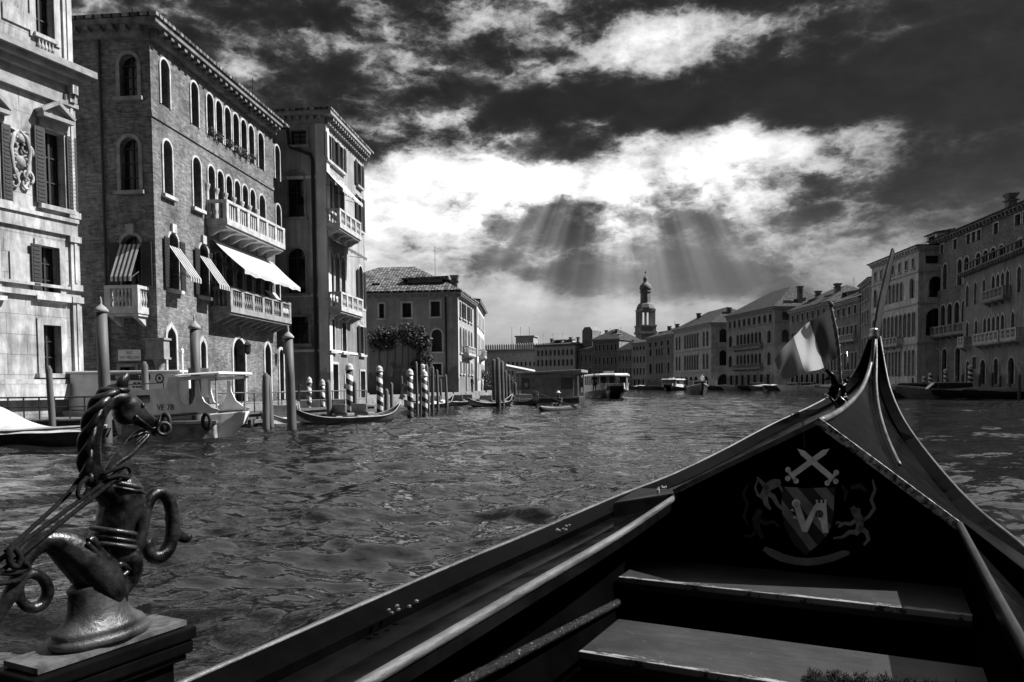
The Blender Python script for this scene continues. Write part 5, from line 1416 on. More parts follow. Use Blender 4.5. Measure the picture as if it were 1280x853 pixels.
# ------------------------------------------------------------------ flag
def cloth_mat(name, v):
    t = NT(name); n = t.noise(t.tc, 22, 4, .6); c = t.rng(n, .3, .7, v * .82, v * 1.1); t.setc(c); t.b.inputs['Roughness'].default_value = .85
    tr = t.n('ShaderNodeBsdfTranslucent', {'Color': g4(v)}); mx = t.n('ShaderNodeMixShader', {0: .45, 1: t.b.outputs[0], 2: tr.outputs[0]})
    t.t.links.new(mx.outputs[0], t.out.inputs[0]); M[name] = t.m
cloth_mat('flag_dark', .045); cloth_mat('flag_white', .40); cloth_mat('flag_mid', .12)
YF = 5.35
fp = at(1052, 492, YF)
fl = empty('flag', (fp.x, fp.y, fp.z), 0, 'small three-banded flag with pale middle band flying from the gondola bow', 'flag')
mb = MB(); pp = [at(x, y, YF) - fp for x, y in ((1054, 500), (1050, 470), (1049, 440), (1045, 412), (1039, 384))]
mb.tube(pp, [.012, .012, .011, .010, .009], 8)
mb.lathe(pp[-1], [(.012, 0), (.02, .012), (.012, .03), (.002, .04)], 8); mb.build('flag_pole', 'wood_pole', fl, smooth=True)
mb = MB(); cord = []
for k in range(60):
    t = k / 59; i = min(3, int(t * 4)); q = pp[i].lerp(pp[i + 1], t * 4 - i); cord.append(q + Vector((math.cos(k * 1.1) * .0115, math.sin(k * 1.1) * .0115, 0)))
mb.tube(cord, .0022, 5); mb.build('cord', 'trim', fl, smooth=True)
T = [(1040, 384), (1026, 392), (1012, 403), (1002, 411), (992, 420), (980, 434), (968, 451)]; B_ = [(1050, 446), (1040, 452), (1030, 459), (1018, 463), (1006, 467), (992, 471), (978, 474)]
NV = 14; NU = 36; grid = []
for i in range(NU + 1):
    u = i / NU * 6; k = min(5, int(u)); f_ = u - k
    tp = (T[k][0] + (T[k + 1][0] - T[k][0]) * f_, T[k][1] + (T[k + 1][1] - T[k][1]) * f_); bt = (B_[k][0] + (B_[k + 1][0] - B_[k][0]) * f_, B_[k][1] + (B_[k + 1][1] - B_[k][1]) * f_)
    row = []
    for j in range(NV + 1):
        v = j / NV; w_ = .03 * math.sin(u * 1.5 + v * 2.6) * min(1, u / 1.2) + .010 * math.sin(u * 3.7 - v * 5.2 + 1) * min(1, u / 1.5)
        row.append(at(tp[0] + (bt[0] - tp[0]) * v, tp[1] + (bt[1] - tp[1]) * v + 1.2 * math.sin(u * 2 + v * 3), YF + w_ + .03 * u) - fp)
    grid.append(row)
for b0, b1_, mm in ((0, 12, 'flag_dark'), (12, 24, 'flag_white'), (24, 36, 'flag_mid')):
    mb = MB()
    for i in range(b0, b1_):
        for j in range(NV): mb.face([grid[i][j], grid[i + 1][j], grid[i + 1][j + 1], grid[i][j + 1]], 0)
    me_o = mb.build('flag_band', mm, fl, smooth=True, merge=1e-5)

# ------------------------------------------------------------------ sea-horse ornament
HQ = Vector((-.645, 1.2)); HN = Vector((GR.x, GR.y, 0)); ZT = 1.0
hr = empty('seahorse_ornament', (HQ.x, HQ.y, ZT), -PSI, 'aged bronze sea-horse figure rearing on a black plinth in the left foreground', 'ornament')
def hp(px, py, off=0.0):           # on the figure's own upright plane, off = towards the viewer's side
    d = ray(px, py); P0_ = Vector((HQ.x, HQ.y, 0)); t = (P0_ - EYE).dot(HN) / d.dot(HN); q = EYE + d * t
    v = Vector((q.x - HQ.x, q.y - HQ.y)); return Vector((off, v.dot(GA), q.z - ZT)), t
PXM = 1.22 / FPX
def htube(mb, pts, n=14, off=0.0, flat=1.0):
    P, Rr = [], []
    pts = [tuple(q) + (0,) * (4 - len(q)) for q in pts]
    # refine with Catmull-Rom
    for i in range(len(pts) - 1):
        p0, p1, p2, p3 = pts[max(i - 1, 0)], pts[i], pts[i + 1], pts[min(i + 2, len(pts) - 1)]
        for k in range(5):
            t = k / 5; f3 = lambda a, b, c, d: .5 * ((2 * b) + (c - a) * t + (2 * a - 5 * b + 4 * c - d) * t * t + (3 * b - a - 3 * c + d) * t ** 3)
            q = [f3(p0[j], p1[j], p2[j], p3[j]) for j in range(len(p1))]
            P.append(q)
    P.append(list(pts[-1]))
    V_ = []
    for q in P:
        o_ = off + (q[3] * PXM if len(q) > 3 else 0); v, t = hp(q[0], q[1], o_); V_.append(v); Rr.append(max(.001, q[2] * PXM))
    mb.tube(V_, Rr, n, flat=flat, fv=(1, 0, 0) if flat != 1.0 else None)
M['bronze'] = mat('aged_bronze', .005, .075, 22, .30, .16, 45, metal=.7, a=.40, b=.72, rvar=.12)
M['patina'] = mat('pale_patina_bronze', .010, .10, 11, .42, .2, 40, metal=.5, a=.36, b=.68, rvar=.12)
body = MB()
htube(body, [(163, 505, 11), (152, 499, 12), (140, 500, 11), (129, 509, 9.5), (121, 528, 9), (116, 555, 9.5), (115, 582, 12), (122, 601, 16), (138, 612, 22)])
htube(body, [(150, 503, 15), (157, 508, 19), (166, 514, 18), (176, 521, 14), (185, 527, 11), (193, 532, 9.5), (200, 536, 9), (204, 539, 6)], flat=.72)
htube(body, [(153, 510, 10), (156, 519, 13), (163, 524, 10)])
htube(body, [(158, 503, 5), (154, 490, 7), (153, 479, 8), (158, 470, 6), (161, 468, 3)], flat=.75)
htube(body, [(150, 500, 4, -8), (146, 489, 5, -9), (148, 480, 3, -9)])
htube(body, [(138, 600, 20), (150, 616, 27), (152, 630, 27), (146, 648, 24), (141, 664, 22), (141, 680, 23), (145, 694, 20), (152, 705, 15)])
htube(body, [(150, 690, 12, 6), (160, 704, 14, 7), (160, 722, 12, 4), (150, 740, 11), (146, 752, 14)])
htube(body, [(142, 748, 20), (130, 730, 26), (112, 708, 27), (92, 690, 24), (74, 679, 18.5), (57, 677, 13.5), (41, 687, 10.5), (28, 705, 9.5), (20, 727, 9), (8, 752, 8), (-8, 780, 6)])
htube(body, [(22, 742, 6), (26, 724, 6.5), (40, 717, 6.5), (54, 724, 6.5), (60, 740, 7), (52, 756, 7), (38, 760, 6.5), (27, 752, 6), (24, 738, 5)])
htube(body, [(160, 706, 8), (168, 690, 9), (175, 668, 9.5), (180, 640, 9.5), (188, 622, 9), (200, 616, 8.5), (211, 626, 9), (216, 650, 9.5), (213, 678, 10), (202, 694, 10.5), (190, 694, 9, -2), (184, 676, 8, -4)])
htube(body, [(212, 645, 6, -4), (219, 658, 7, -4), (226, 670, 7.5, -3), (234, 673, 7, -2), (239, 668, 4)])
o = body.build('body', 'bronze', hr)
rm = o.modifiers.new('fuse', 'REMESH'); rm.mode = 'VOXEL'; rm.voxel_size = .0026; rm.use_smooth_shade = True
sm_ = o.modifiers.new('soft', 'SMOOTH'); sm_.iterations = 5; sm_.factor = .5
# plaited mane
for ph in (0, 2.1, 4.2):
    mb = MB(); path = [(156, 487), (147, 486), (135, 490), (124, 501), (115, 520), (109, 545), (106, 570), (107, 592), (110, 606)]
    P = []
    for i in range(len(path) - 1):
        for k in range(8):
            t = k / 8; P.append((path[i][0] + (path[i + 1][0] - path[i][0]) * t, path[i][1] + (path[i + 1][1] - path[i][1]) * t))
    V_ = []
    for i, (x, y) in enumerate(P):
        w = i * .24 + ph; v, t = hp(x + 4.0 * math.cos(w), y + 2.0 * math.sin(w), 8 * PXM * math.sin(w)); V_.append(v)
    mb.tube(V_, [(5.0 * PXM) * (.55 + .45 * math.sin(PI * i / (len(P) - 1)) ** .5) for i in range(len(P))], 9); mb.build('mane_strand', 'bronze', hr, smooth=True)
# fluted forelock under the jaw
for k in range(5):
    mb = MB(); o_ = (k - 2) * 3.2
    htube(mb, [(186 - k * 1.0, 536 + k * 1.6, 1.5, o_), (178, 540 + k * 2.2, 3.4, o_), (168, 550 + k * 2.2, 4, o_), (158, 563 + k * 1.6, 4, o_ * .8), (146, 573 + k * 1.2, 4, o_ * .6), (136, 588, 3, o_ * .5)], 8); mb.build('beard_strand', 'bronze', hr, smooth=True)
# eyes, nostrils, bit and rings
def ball(px, py, r, off, m='bronze', name='eye'):
    mb = MB(); v, t = hp(px, py, off * PXM); rr = r * PXM
    mb.lathe(v, [(.0005, -rr), (rr * .7, -rr * .7), (rr, 0), (rr * .7, rr * .7), (.0005, rr)], 10); return mb.build(name, m, hr, smooth=True)
ball(171, 507, 3.4, 11); ball(171, 507, 3.4, -11); ball(199, 529, 2.2, 6, name='nostril')
def ring(px, py, r, tr, off, m, name, tilt=0.0):
    mb = MB(); c, t = hp(px, py, off * PXM); pts = [c + Vector((math.sin(tilt) * math.cos(a) * r * PXM, math.cos(tilt) * math.cos(a) * r * PXM, math.sin(a) * r * PXM)) for a in [2 * PI * k / 20 for k in range(20)]]
    mb.tube(pts, tr * PXM, 8, closed=True); return mb.build(name, m, hr, smooth=True)
ring(199, 536, 8, 2.5, 9, 'iron', 'bit_ring', .5); ring(199, 536, 8, 2.5, -9, 'iron', 'bit_ring', -.5)
mb = MB(); htube(mb, [(196, 520, 2.4, 6), (192, 530, 2.4, 9), (186, 536, 2.2, 8), (174, 530, 2, 12), (160, 520, 2, 14)], 7); mb.build('bridle', 'bronze', hr, smooth=True)
# belts round the body
def belt(px, py, r, tr, tilt, m, name, asp=1.0, n=32, wav=0.0):
    mb = MB(); c, t = hp(px, py); pts = []
    for k in range(n):
        a = 2 * PI * k / n; pts.append(c + Vector((math.sin(a) * r * PXM * asp, math.cos(a) * r * PXM, math.cos(a) * r * PXM * math.tan(tilt) + wav * PXM * math.sin(a * 14))))
    mb.tube(pts, tr * PXM, 7, closed=True); mb.build(name, m, hr, smooth=True)
belt(150, 606, 24, 3.4, -.30, 'patina', 'collar'); belt(150, 612, 27, 2.4, -.30, 'bronze', 'collar')
belt(142, 664, 24.5, 3.2, -.30, 'patina', 'belt'); belt(141, 673, 25.5, 2.2, -.30, 'bronze', 'belt'); belt(141, 681, 26, 3.2, -.30, 'patina', 'belt')
mb = MB(); P = [(97, 672), (106, 676), (114, 690), (124, 697), (134, 703), (143, 707), (152, 708)]
htube(mb, [(x + 1.5 * (-1) ** i, y + 3 * (-1) ** i, 4.5, 19 - i) for i, (x, y) in enumerate(P)], 8); htube(mb, [(x - 3, y + 8 + 3 * (-1) ** (i + 1), 3.4, 22 - i) for i, (x, y) in enumerate(P)], 8)
mb.build('scalloped_frill', 'bronze', hr, smooth=True)
# bell-shaped foot
mb = MB(); rings = []
for hgt, la, lb in ((0, .110, .058), (.006, .116, .063), (.013, .114, .061), (.017, .104, .054), (.020, .107, .057), (.026, .100, .052), (.036, .082, .043), (.050, .071, .036), (.070, .066, .033), (.086, .063, .031), (.092, .066, .033), (.096, .058, .028), (.094, .02, .01)):
    la *= .70 if hgt < .03 else .66; lb *= .75; hgt *= 1.04
    rings.append([(math.sin(2 * PI * k / 36) * lb, .004 + math.cos(2 * PI * k / 36) * la - .1 * hgt, .0105 + hgt + .012 * (hgt > .08) * math.cos(2 * PI * k / 36)) for k in range(36)])
mb.loft(rings); mb.build('bell_foot', 'patina', hr, smooth=True)
mb = MB(); pass
# plinth
M['dusty'] = mat('dusty_plate', .03, .09, 30, .7, .2, 60, a=.4, b=.6)
mb = MB(); mb.box(-.040, -.122, .002, .040, .130, .0105); mb.build('plinth_plate', 'dusty', hr)
mb = MB()
for z0_, z1_, e in ((-.022, .0, 0), (-.045, -.023, -.004), (-.058, -.046, -.012), (-.16, -.059, -.026), (-.19, -.161, -.006)):
    mb.box(-.050 - e, -.136 - e, z0_, .050 + e, .143 + e, z1_)
mb.build('plinth', 'lacq', hr, bevel=.004)
# cord lashed to the figure
cdm = MB()
def cord_(pts, r=2.6):
    htube(cdm, [(x, y, r, o_) for x, y, o_ in pts], 7)
cord_([(146, 582, 16), (140, 584, 20), (118, 604, 16), (70, 642, 10), (8, 690, 6), (-30, 720, 6)], 2.8)
cord_([(140, 590, 22), (112, 614, 19), (60, 658, 14), (6, 704, 10), (-30, 735, 10)], 2.8)
cord_([(104, 600, -8), (84, 622, -4), (40, 660, 0), (4, 690, 4)], 2.8)
cord_([(100, 596, 14), (90, 606, 15), (88, 618, 14), (96, 622, 12), (102, 608, 14)], 2.6)
cord_([(8, 682, 12), (2, 690, 14), (4, 704, 14), (14, 706, 12), (16, 694, 13), (8, 684, 14)], 3.6)
cord_([(-20, 712, 5), (0, 716, 8), (20, 714, 10), (28, 708, 12), (22, 702, 13)], 3.0)
cord_([(-20, 730, 5), (0, 728, 8), (16, 724, 11), (24, 716, 11)], 3.0)
cord_([(118, 592, 16), (128, 586, 22), (142, 582, 22), (150, 588, 20), (146, 596, 22), (132, 594, 24), (120, 598, 20)], 2.6)
M['cord'] = mat('black_cord', .003, .007, 30, .8, .4, 80, spec=.15)
co = cdm.build('lashing_cord', 'cord', None, smooth=True)
co.matrix_world = Matrix.Translation((HQ.x, HQ.y, ZT)) @ Matrix.Rotation(-PSI, 4, 'Z')
tag(co, 'black cord lashed round the neck and tail of the bronze sea-horse', 'cord')

# ================================================================== MOORING POSTS, BOATS, LANDING STAGE, PEOPLE
def wp(px, Y): q = gp(px, Y); return (q.x, q.y, 0)
# plain painted posts with turned caps
def big_post(px, Y, pytop, r, label, lean=0.0):
    x, y, _ = wp(px, Y); H = zat(px, pytop, Y)
    o = empty('mooring_post', (x, y, 0), 0, label, 'mooring post', 'tall plain mooring posts with turned caps'); o.rotation_euler = (0, lean, 0)
    mb = MB(); n = 14; mb.tube([(0, 0, -2), (0, 0, .3), (0, 0, H * .5), (0, 0, H - .42)], [r * 1.04, r * 1.02, r, r * .96], 16); mb.build('shaft', 'post', o, smooth=True)
    mb = MB(); h = H - .42
    mb.lathe((0, 0, h), [(r * 1.0, .001), (r * 1.22, .02), (r * 1.25, .06), (r * 1.05, .10), (r * .75, .15), (r * .35, .20), (r * .2, .23), (r * .24, .27), (r * .2, .33), (r * .06, .42)], 16); mb.build('cap', 'trim_dark', o, smooth=True)
    return o
big_post(131, 20.6, 371, .145, 'thick grey mooring post rising right behind the sea-horse head', -.01)
big_post(245, 22.0, 393, .135, 'thick grey mooring post standing in front of the white cabin boat', 0)
big_post(364, 25.0, 407, .145, 'thick grey mooring post standing alone right of the cabin boat', -.02)
# striped posts
M['stripe'] = stripes_mat('spiral_stripe_paint', .025, .62, .42, 0)
def striped(px, Y, pytop, r, label, group, first=[None], lean=(0, 0)):
    x, y, _ = wp(px, Y); H = zat(px, pytop, Y)
    o = empty('striped_mooring_post', (x, y, 0), random.uniform(0, 6), label, 'mooring post', group); o.rotation_euler.x, o.rotation_euler.y = lean
    mb = MB(); mb.tube([(0, 0, -2), (0, 0, 0.0), (0, 0, H * .5), (0, 0, H - .3)], [r, r, r * .97, r * .93], 14); mb.build('shaft', 'stripe', o, smooth=True)
    mb = MB(); mb.lathe((0, 0, H - .3), [(r * .95, .001), (r * 1.2, .02), (r * 1.2, .06), (r * 1.0, .09), (r * 1.05, .16), (r * .8, .23), (r * .3, .28), (r * .05, .30)], 12); mb.build('cap', 'trim', o, smooth=True)
G1 = 'striped mooring posts along the left bank'
for a in ((437, 31.5, 454, .15, 'thickest striped post, standing at the middle of the moored gondola'), (385.5, 35, 471, .11, 'thin striped post between the lone grey post and its slim twin', ), (403, 36, 474, .11, 'slim striped post, middle one before the plaster house doorway'),
          (474.5, 36, 457, .15, 'striped post at the upswept prow of the moored gondola'), (512.5, 34.5, 461, .14, 'striped post standing just off the prow of the moored gondola'), (530.5, 36, 463, .14, 'striped post nearest the cluster of thin dark stakes'),
          (529, 52, 455, .17, 'farther striped post showing above the stake cluster, tiled house behind')):
    striped(a[0], a[1], a[2], a[3], a[4], G1, lean=(0, .03 if a[0] == 385.5 else 0))
G2 = 'striped mooring posts along the right bank'
for a in ((1155, 80, 470, .2, 'leftmost striped post before the dark brick palace'), (1163, 78, 466, .2, 'second striped post from the left before the dark brick palace'), (1182, 76, 461, .2, 'striped post between the pair and the loggia house'), (1213, 70, 456, .22, 'striped post in front of the loggia house, nearest the frame edge')):
    striped(a[0], a[1], a[2], a[3], a[4], G2)
# plain timber stakes
def stake(px, Y, pytop, r, label, group, lean=(0, 0), mt='wood_pole', base=-2):
    x, y, _ = wp(px, Y); H = zat(px, pytop, Y); mb = MB()
    mb.tube([(0, 0, base), (r * .1, 0, H * .3), (-r * .1, r * .1, H * .7), (0, 0, H - .12), (0, 0, H)], [r * 1.1, r * 1.05, r, r * .95, r * .35], 9)
    o = mb.build('timber_stake', mt, None, smooth=True, loc=(x, y, 0)); o.rotation_euler = (lean[0], lean[1], 0)
    return tag(o, label, 'stake', group)
G3 = 'dark timber stakes along the left bank'
for a in ((64, 22.5, 457, .09, 'timber stake in front of the white stone palace'), (182, 23.2, 452, .10, 'timber stake in front of the sign board of the cabin boat'), (331, 25.5, 466, .11, 'timber stake just right of the cabin boat bow'), (337, 26.4, 469, .11, 'timber stake half hidden behind the one at the cabin boat bow'),
          (411, 29.5, 475, .10, 'timber stake rising from the middle of the moored gondola'), (443, 31, 476, .09, 'timber stake touching the thickest striped post'), (482, 32.5, 486, .10, 'leaning timber stake at the prow of the moored gondola'), (489, 44, 478, .10, 'thin stake behind the moored gondola prow'),
          (521, 40, 452, .07, 'pale thin stake, left one of the tight cluster'), (525, 41, 455, .07, 'pale thin stake, second of the tight cluster'), (535, 42, 455, .09, 'dark stake right of the tight pale cluster'), (540, 44, 458, .09, 'dark leaning stake right of the striped pair'), (547, 46, 462, .08, 'short dark stake before the tiled house'), (558, 52, 468, .10, 'stake standing by itself below the tiled house corner'), (503, 60, 470, .08, 'thin stake before the garden wall'), (551, 60, 474, .09, 'low stake half hidden among the moored gondolas')):
    stake(a[0], a[1], a[2], a[3], a[4], G3, lean=(0, random.uniform(-.03, .03)))
G4 = 'tall dark piles by the landing stage'
for a in ((617.5, 53, 449, .16, 'tallest dark pile, left one of the tight cluster'), (622.5, 52.5, 447, .17, 'thickest dark pile, front of the tight cluster'), (627.5, 53.5, 451, .16, 'dark pile, right one of the tight cluster'), (636, 60, 468, .12, 'shorter dark pile just left of the landing stage'), (644, 64, 478, .12, 'lowest dark pile touching the landing stage'), (632, 57, 463, .12, 'dark pile right behind the tight cluster')):
    stake(a[0], a[1], a[2], a[3], a[4], G4, mt='bark')
# gangway railings on the left
def railing(name, px0, px1, Y0, Y1, pyt, pyb, n, label, mid=True):
    a = at(px0, pyt, Y0); b = at(px1, pyt, Y1); h0 = a.z - at(px0, pyb, Y0).z
    a.z = b.z = (a.z + b.z) / 2 if abs(a.z - b.z) < .6 else a.z
    mb = MB(); mb.tube([a, b], .025, 7)
    if mid: mb.tube([a - Vector((0, 0, h0 * .5)), b - Vector((0, 0, h0 * .5))], .018, 6)
    r = mb.build(name, 'iron'); tag(r, label, 'railing')
    for k in range(n + 1):
        q = a.lerp(b, k / n); p_ = MB(); p_.tube([q, q - Vector((0, 0, h0 + .25))], .022, 6); p_.build('upright', 'iron', r)
railing('railing', -30, 124, 22.5, 23.5, 497, 522, 8, 'iron railing of the jetty below the white stone palace')
railing('railing', 270, 362, 27.5, 29.5, 491, 518, 6, 'iron railing running behind the cabin boat bow')
railing('railing', 352, 458, 33, 37, 489, 512, 7, 'iron railing on the quay before the plaster house')
# jetties
def jetty(name, pts, z, label, mt='wood_pole', th=.16):
    mb = MB(); mb.prism([(p.x, p.y, z - th) for p in pts], (0, 0, th)); o = mb.build(name, mt)
    mb = MB()
    return tag(o, label, 'jetty'), pts
def plank_jetty(px0, px1, Y0, Y1, w, z, label, npile):
    a, b = gp(px0, Y0), gp(px1, Y1); d = (b - a).normalized(); n = Vector((-d.y, d.x))
    L_ = (b - a).length; o = empty('jetty', (a.x, a.y, 0), math.atan2(d.y, d.x), label, 'jetty')
    mb = MB(); k = 0; x = 0
    while x < L_:
        mb.box(x, 0, z - .05, x + .2, w, z + random.uniform(-.004, .004)); x += .215
    mb.build('decking', 'wood_pole', o)
    mb = MB(); mb.box(0, .1, z - .25, L_, .22, z - .052); mb.box(0, w - .22, z - .25, L_, w - .1, z - .052); mb.build('beam', 'bark', o)
    for k in range(npile):
        for y in (.15, w - .15):
            mb = MB(); mb.tube([(L_ * (k + .5) / npile, y, -2), (L_ * (k + .5) / npile, y, z - .255)], .1, 8); mb.build('pile', 'bark', o)
plank_jetty(-40, 128, 22.3, 23.3, 2.2, .52, 'plank jetty under the railing below the white stone palace', 5)
plank_jetty(300, 470, 27.4, 38, 1.3, .50, 'long plank jetty running behind the moored gondola', 7)
# concrete pontoon under the grey post
a = gp(150, 20.9); b = gp(267, 21.5); d = (b - a).normalized()
po = empty('pontoon', (a.x, a.y, 0), math.atan2(d.y, d.x), 'worn concrete pontoon beside the white cabin boat', 'pontoon')
L_ = (b - a).length; mb = MB(); mb.box(0, 0, -.5, L_, 1.6, .42); mb.build('float', 'concrete', po, bevel=.03)
mb = MB(); mb.box(-.05, -.05, .421, L_ + .05, 1.65, .5); mb.build('deck', 'wood_pole', po)
def tyre(px, py, Y, r, label, group):
    c = at(px, py, Y); mb = MB(); mb.tube([Vector((math.cos(2 * PI * k / 18) * r * .5, 0, math.sin(2 * PI * k / 18) * r)) for k in range(18)], r * .26, 8, closed=True)
    o = mb.build('tyre_fender', 'rubber', None, smooth=True, loc=c); tag(o, label, 'fender', group)
tyre(258, 527, 20.8, .2, 'black tyre fender hanging at the pontoon right corner', 'tyre fenders on the pontoon'); tyre(207, 528, 20.6, .22, 'black tyre fender hanging by the sea-horse muzzle', 'tyre fenders on the pontoon')

# --- boat hull helper: local +x bow, y beam, z up
def hull(mb, L, B, fb_, fs, draft=.35, rake=.9, tip=.06, m=0, n=18, stern=.75, flare=.82, pw=2.2):
    rings = []
    for i in range(n + 1):
        t = i / n; x = -L / 2 + L * t
        w = B / 2 * (stern + (1 - stern) * min(1, t / .35)) if t < .35 else B / 2 * max(tip, (1 - ((t - .35) / .65) ** pw))
        z = fs + (fb_ - fs) * t ** 2.2
        xo = rake * max(0, (t - .72) / .28) ** 1.5
        kz = -draft + (draft + z * .55) * max(0, (t - .8) / .2) ** 2
        rings.append([(x + xo, -w, z), (x + xo * .8, -w * (.5 + .5 * flare), z * .5), (x + xo * .4, -w * flare * .86, max(kz, -.02 + kz * .2)), (x, -w * .3, kz), (x, w * .3, kz), (x + xo * .4, w * flare * .86, max(kz, -.02 + kz * .2)), (x + xo * .8, w * (.5 + .5 * flare), z * .5), (x + xo, w, z)])
    mb.loft(rings, m)
    return rings
def boat(name, px, Y, yaw, label, cat, group=None):
    x, y, _ = wp(px, Y); return empty(name, (x, y, 0), R(yaw), label, cat, group)

# white cabin boat
cb = boat('cabin_boat', 228, 22.8, -10, 'white cabin boat with curved open windows and lettering on its side', 'boat'); cb.scale.x = .62
mb = MB(); hull(mb, 5.2, 1.9, .72, .55, .4, .7, .12, stern=.92, pw=3.0); mb.build('hull', 'white_paint', cb, smooth=False, bevel=.02)
mb = MB(); mb.loft([[(x, -w, z), (x, -w - .05, z + .03), (x, -w, z + .07), (x, -w + .04, z + .04)] for x, w, z in [(-2.6, .88, .54), (-1.2, .95, .56), (0, .95, .59), (1.2, .93, .64), (2.1, .72, .70), (2.75, .36, .73), (3.2, .12, .74)]], cap=True); mb.build('rubbing_strake', 'dark_paint', cb)
mb = MB()                                       # cabin shell: solid after part, then posts and curved cut-outs
def cab(poly, y, t=.05, m=0): mb.prism([(x, y, z) for x, z in poly], (0, t, 0), m)
for y in (-.86, .81):
    cab([(-2.5, .57), (.55, .6), (.55, 1.72), (.2, 1.70), (.05, 1.36), (-2.5, 1.28)], y)
    cab([(.55, 1.60), (2.55, 1.68), (2.62, 1.76), (.55, 1.72)], y)
    cab([(.55, .60), (2.5, .70), (2.66, .80), (2.3, .86), (1.95, 1.02), (1.72, 1.3), (1.66, 1.62), (1.52, 1.61), (1.5, 1.2), (1.35, .98), (1.05, .88), (.8, 1.0), (.66, 1.3), (.62, 1.61), (.55, 1.6)], y)
mb.box(-2.5, -.81, .6, -2.45, .81, 1.28); mb.hexa([(-2.5, -.86, 1.281), (.08, -.86, 1.361), (.08, .86, 1.361), (-2.5, .86, 1.281), (-2.5, -.86, 1.32), (.08, -.86, 1.40), (.08, .86, 1.40), (-2.5, .86, 1.32)]); mb.box(.5, -.81, .6, .54, -.2, 1.7); mb.box(.5, .2, .6, .54, .81, 1.7)
mb.build('cabin', 'white_paint', cb)
mb = MB(); mb.hexa([(.1, -.98, 1.722), (2.8, -.95, 1.79), (2.8, .95, 1.79), (.1, .98, 1.722), (.15, -.92, 1.78), (2.75, -.9, 1.86), (2.75, .9, 1.86), (.15, .92, 1.78)]); mb.build('roof', 'white_paint', cb, bevel=.03)
for sg in (-.8, .76):
    mb = MB(); mb.box(2.45, sg, .75, 2.5, sg + .04, 1.78); mb.build('post', 'grey_paint', cb)
mb = MB(); mb.prism([(-1.55, -.875, .98), (-.75, -.875, 1.0), (-.75, -.875, 1.22), (-1.55, -.875, 1.2)], (0, .012, 0)); mb.build('side_window', 'glass', cb)
mb = MB(); mb.box(.9, -.3, .62, 1.5, .3, .95); mb.box(1.0, -.2, .952, 1.3, .1, 1.15); mb.build('seat', 'grey_paint', cb, bevel=.03)
text('lettering', 'VE 78', .24, 'ink', cb, (.02, -.869, .86), (PI / 2, 0, 0), sx=1.5)
mb = MB(); mb.tube([(-2.3, -.8, 1.32), (-2.3, -.8, 1.5), (-.1, -.8, 1.56), (-.1, -.8, 1.38)], .016, 6); mb.build('roof_rail', 'iron', cb)
mb = MB(); mb.box(.6, -.3, 1.80, 1.1, .3, 1.98); mb.build('roof_box', 'dark_paint', cb, bevel=.03)
mb = MB(); mb.tube([(.3, -.25, 1.75), (.3, -.25, 2.4)], .03, 6); mb.lathe((.3, -.25, 2.4), [(.05, 0), (.07, .1), (.02, .16)], 8); mb.build('lamp_mast', 'white_paint', cb)
# second white boat behind it with a name board
sb_ = boat('white_launch', 183, 25.8, -8, 'white launch with a black lettered name board, behind the cabin boat', 'boat')
mb = MB(); hull(mb, 5.6, 1.8, .9, .7, .4, .6, .1, stern=.9); mb.build('hull', 'white_paint', sb_, bevel=.02)
mb = MB(); mb.box(-2.2, -.75, .72, 1.6, .75, 1.90); mb.box(-2.3, -.82, 1.901, 1.7, .82, 1.98); mb.build('cabin', 'white_paint', sb_, bevel=.03)
mb = MB(); mb.box(-.72, -.80, 1.67, .62, -.756, 1.86); bd = mb.build('name_board', 'ink', sb_)
text('lettering', 'RIV', .17, 'white_paint', bd, (-.42, -.803, 1.765), (PI / 2, 0, 0)); text('lettering', 'TO', .17, 'white_paint', bd, (.36, -.803, 1.765), (PI / 2, 0, 0))
for i, (x0, x1, z) in enumerate(((-.66, .6, 1.57), (-.66, .35, 1.46))):
    mb = MB(); n = 9
    for k in range(n):
        if (k * 7 + i) % 4: mb.box(x0 + (x1 - x0) * k / n, -.762, z - .03, x0 + (x1 - x0) * (k + .72) / n, -.753, z + .03)
    mb.build('small_print', 'ink', sb_)
mb = MB(); c = (.95, -.753, 1.72); mb.tube([(c[0] + math.cos(2 * PI * k / 18) * .13, c[1], c[2] + math.sin(2 * PI * k / 18) * .13) for k in range(18)], .022, 6, closed=True); mb.box(.91, -.765, 1.68, .99, -.753, 1.78); mb.build('round_emblem', 'ink', sb_)
# tarpaulin covered boat at the left edge
tb_ = boat('covered_boat', 14, 19.2, -8, 'small open boat under a white tarpaulin at the left edge', 'boat')
mb = MB(); hull(mb, 4.2, 1.7, .46, .34, .3, .5, .08, stern=.85); mb.build('hull', 'dark_paint', tb_)
mb = MB(); mb.loft([[(x, -w, z), (x, -w - .04, z + .05), (x, -w + .03, z + .08)] for x, w, z in [(-2.1, .74, .34), (-.6, .86, .36), (.6, .78, .39), (1.4, .5, .43), (2.1, .2, .46), (2.55, .04, .47)]]); mb.build('gunwale', 'grey_paint', tb_)
NX, NY = 30, 16; gr = []
rg = random.Random(8)
for i in range(NX + 1):
    t = i / NX; x = -2.1 + 4.5 * t; row = []
    w = .9 * (1 - max(0, (t - .35) / .65) ** 2.2) + .03
    ht = .52 * math.exp(-((t - .34) / .16) ** 2) + .30 * math.exp(-((t - .12) / .18) ** 2) + .05
    for j in range(NY + 1):
        v = j / NY * 2 - 1; z = .42 + ht * (1 - abs(v) ** 1.6) + .012 * math.sin(9 * v + 13 * t) + .010 * math.sin(26 * t + 3 * v) - .05 * (abs(v) > .95)
        row.append((x, v * (w + .02), z))
    gr.append(row)
mb = MB()
for i in range(NX):
    for j in range(NY): mb.face([gr[i][j], gr[i + 1][j], gr[i + 1][j + 1], gr[i][j + 1]])
tp_ = mb.build('tarpaulin', 'canvas', tb_, smooth=True, merge=1e-4)

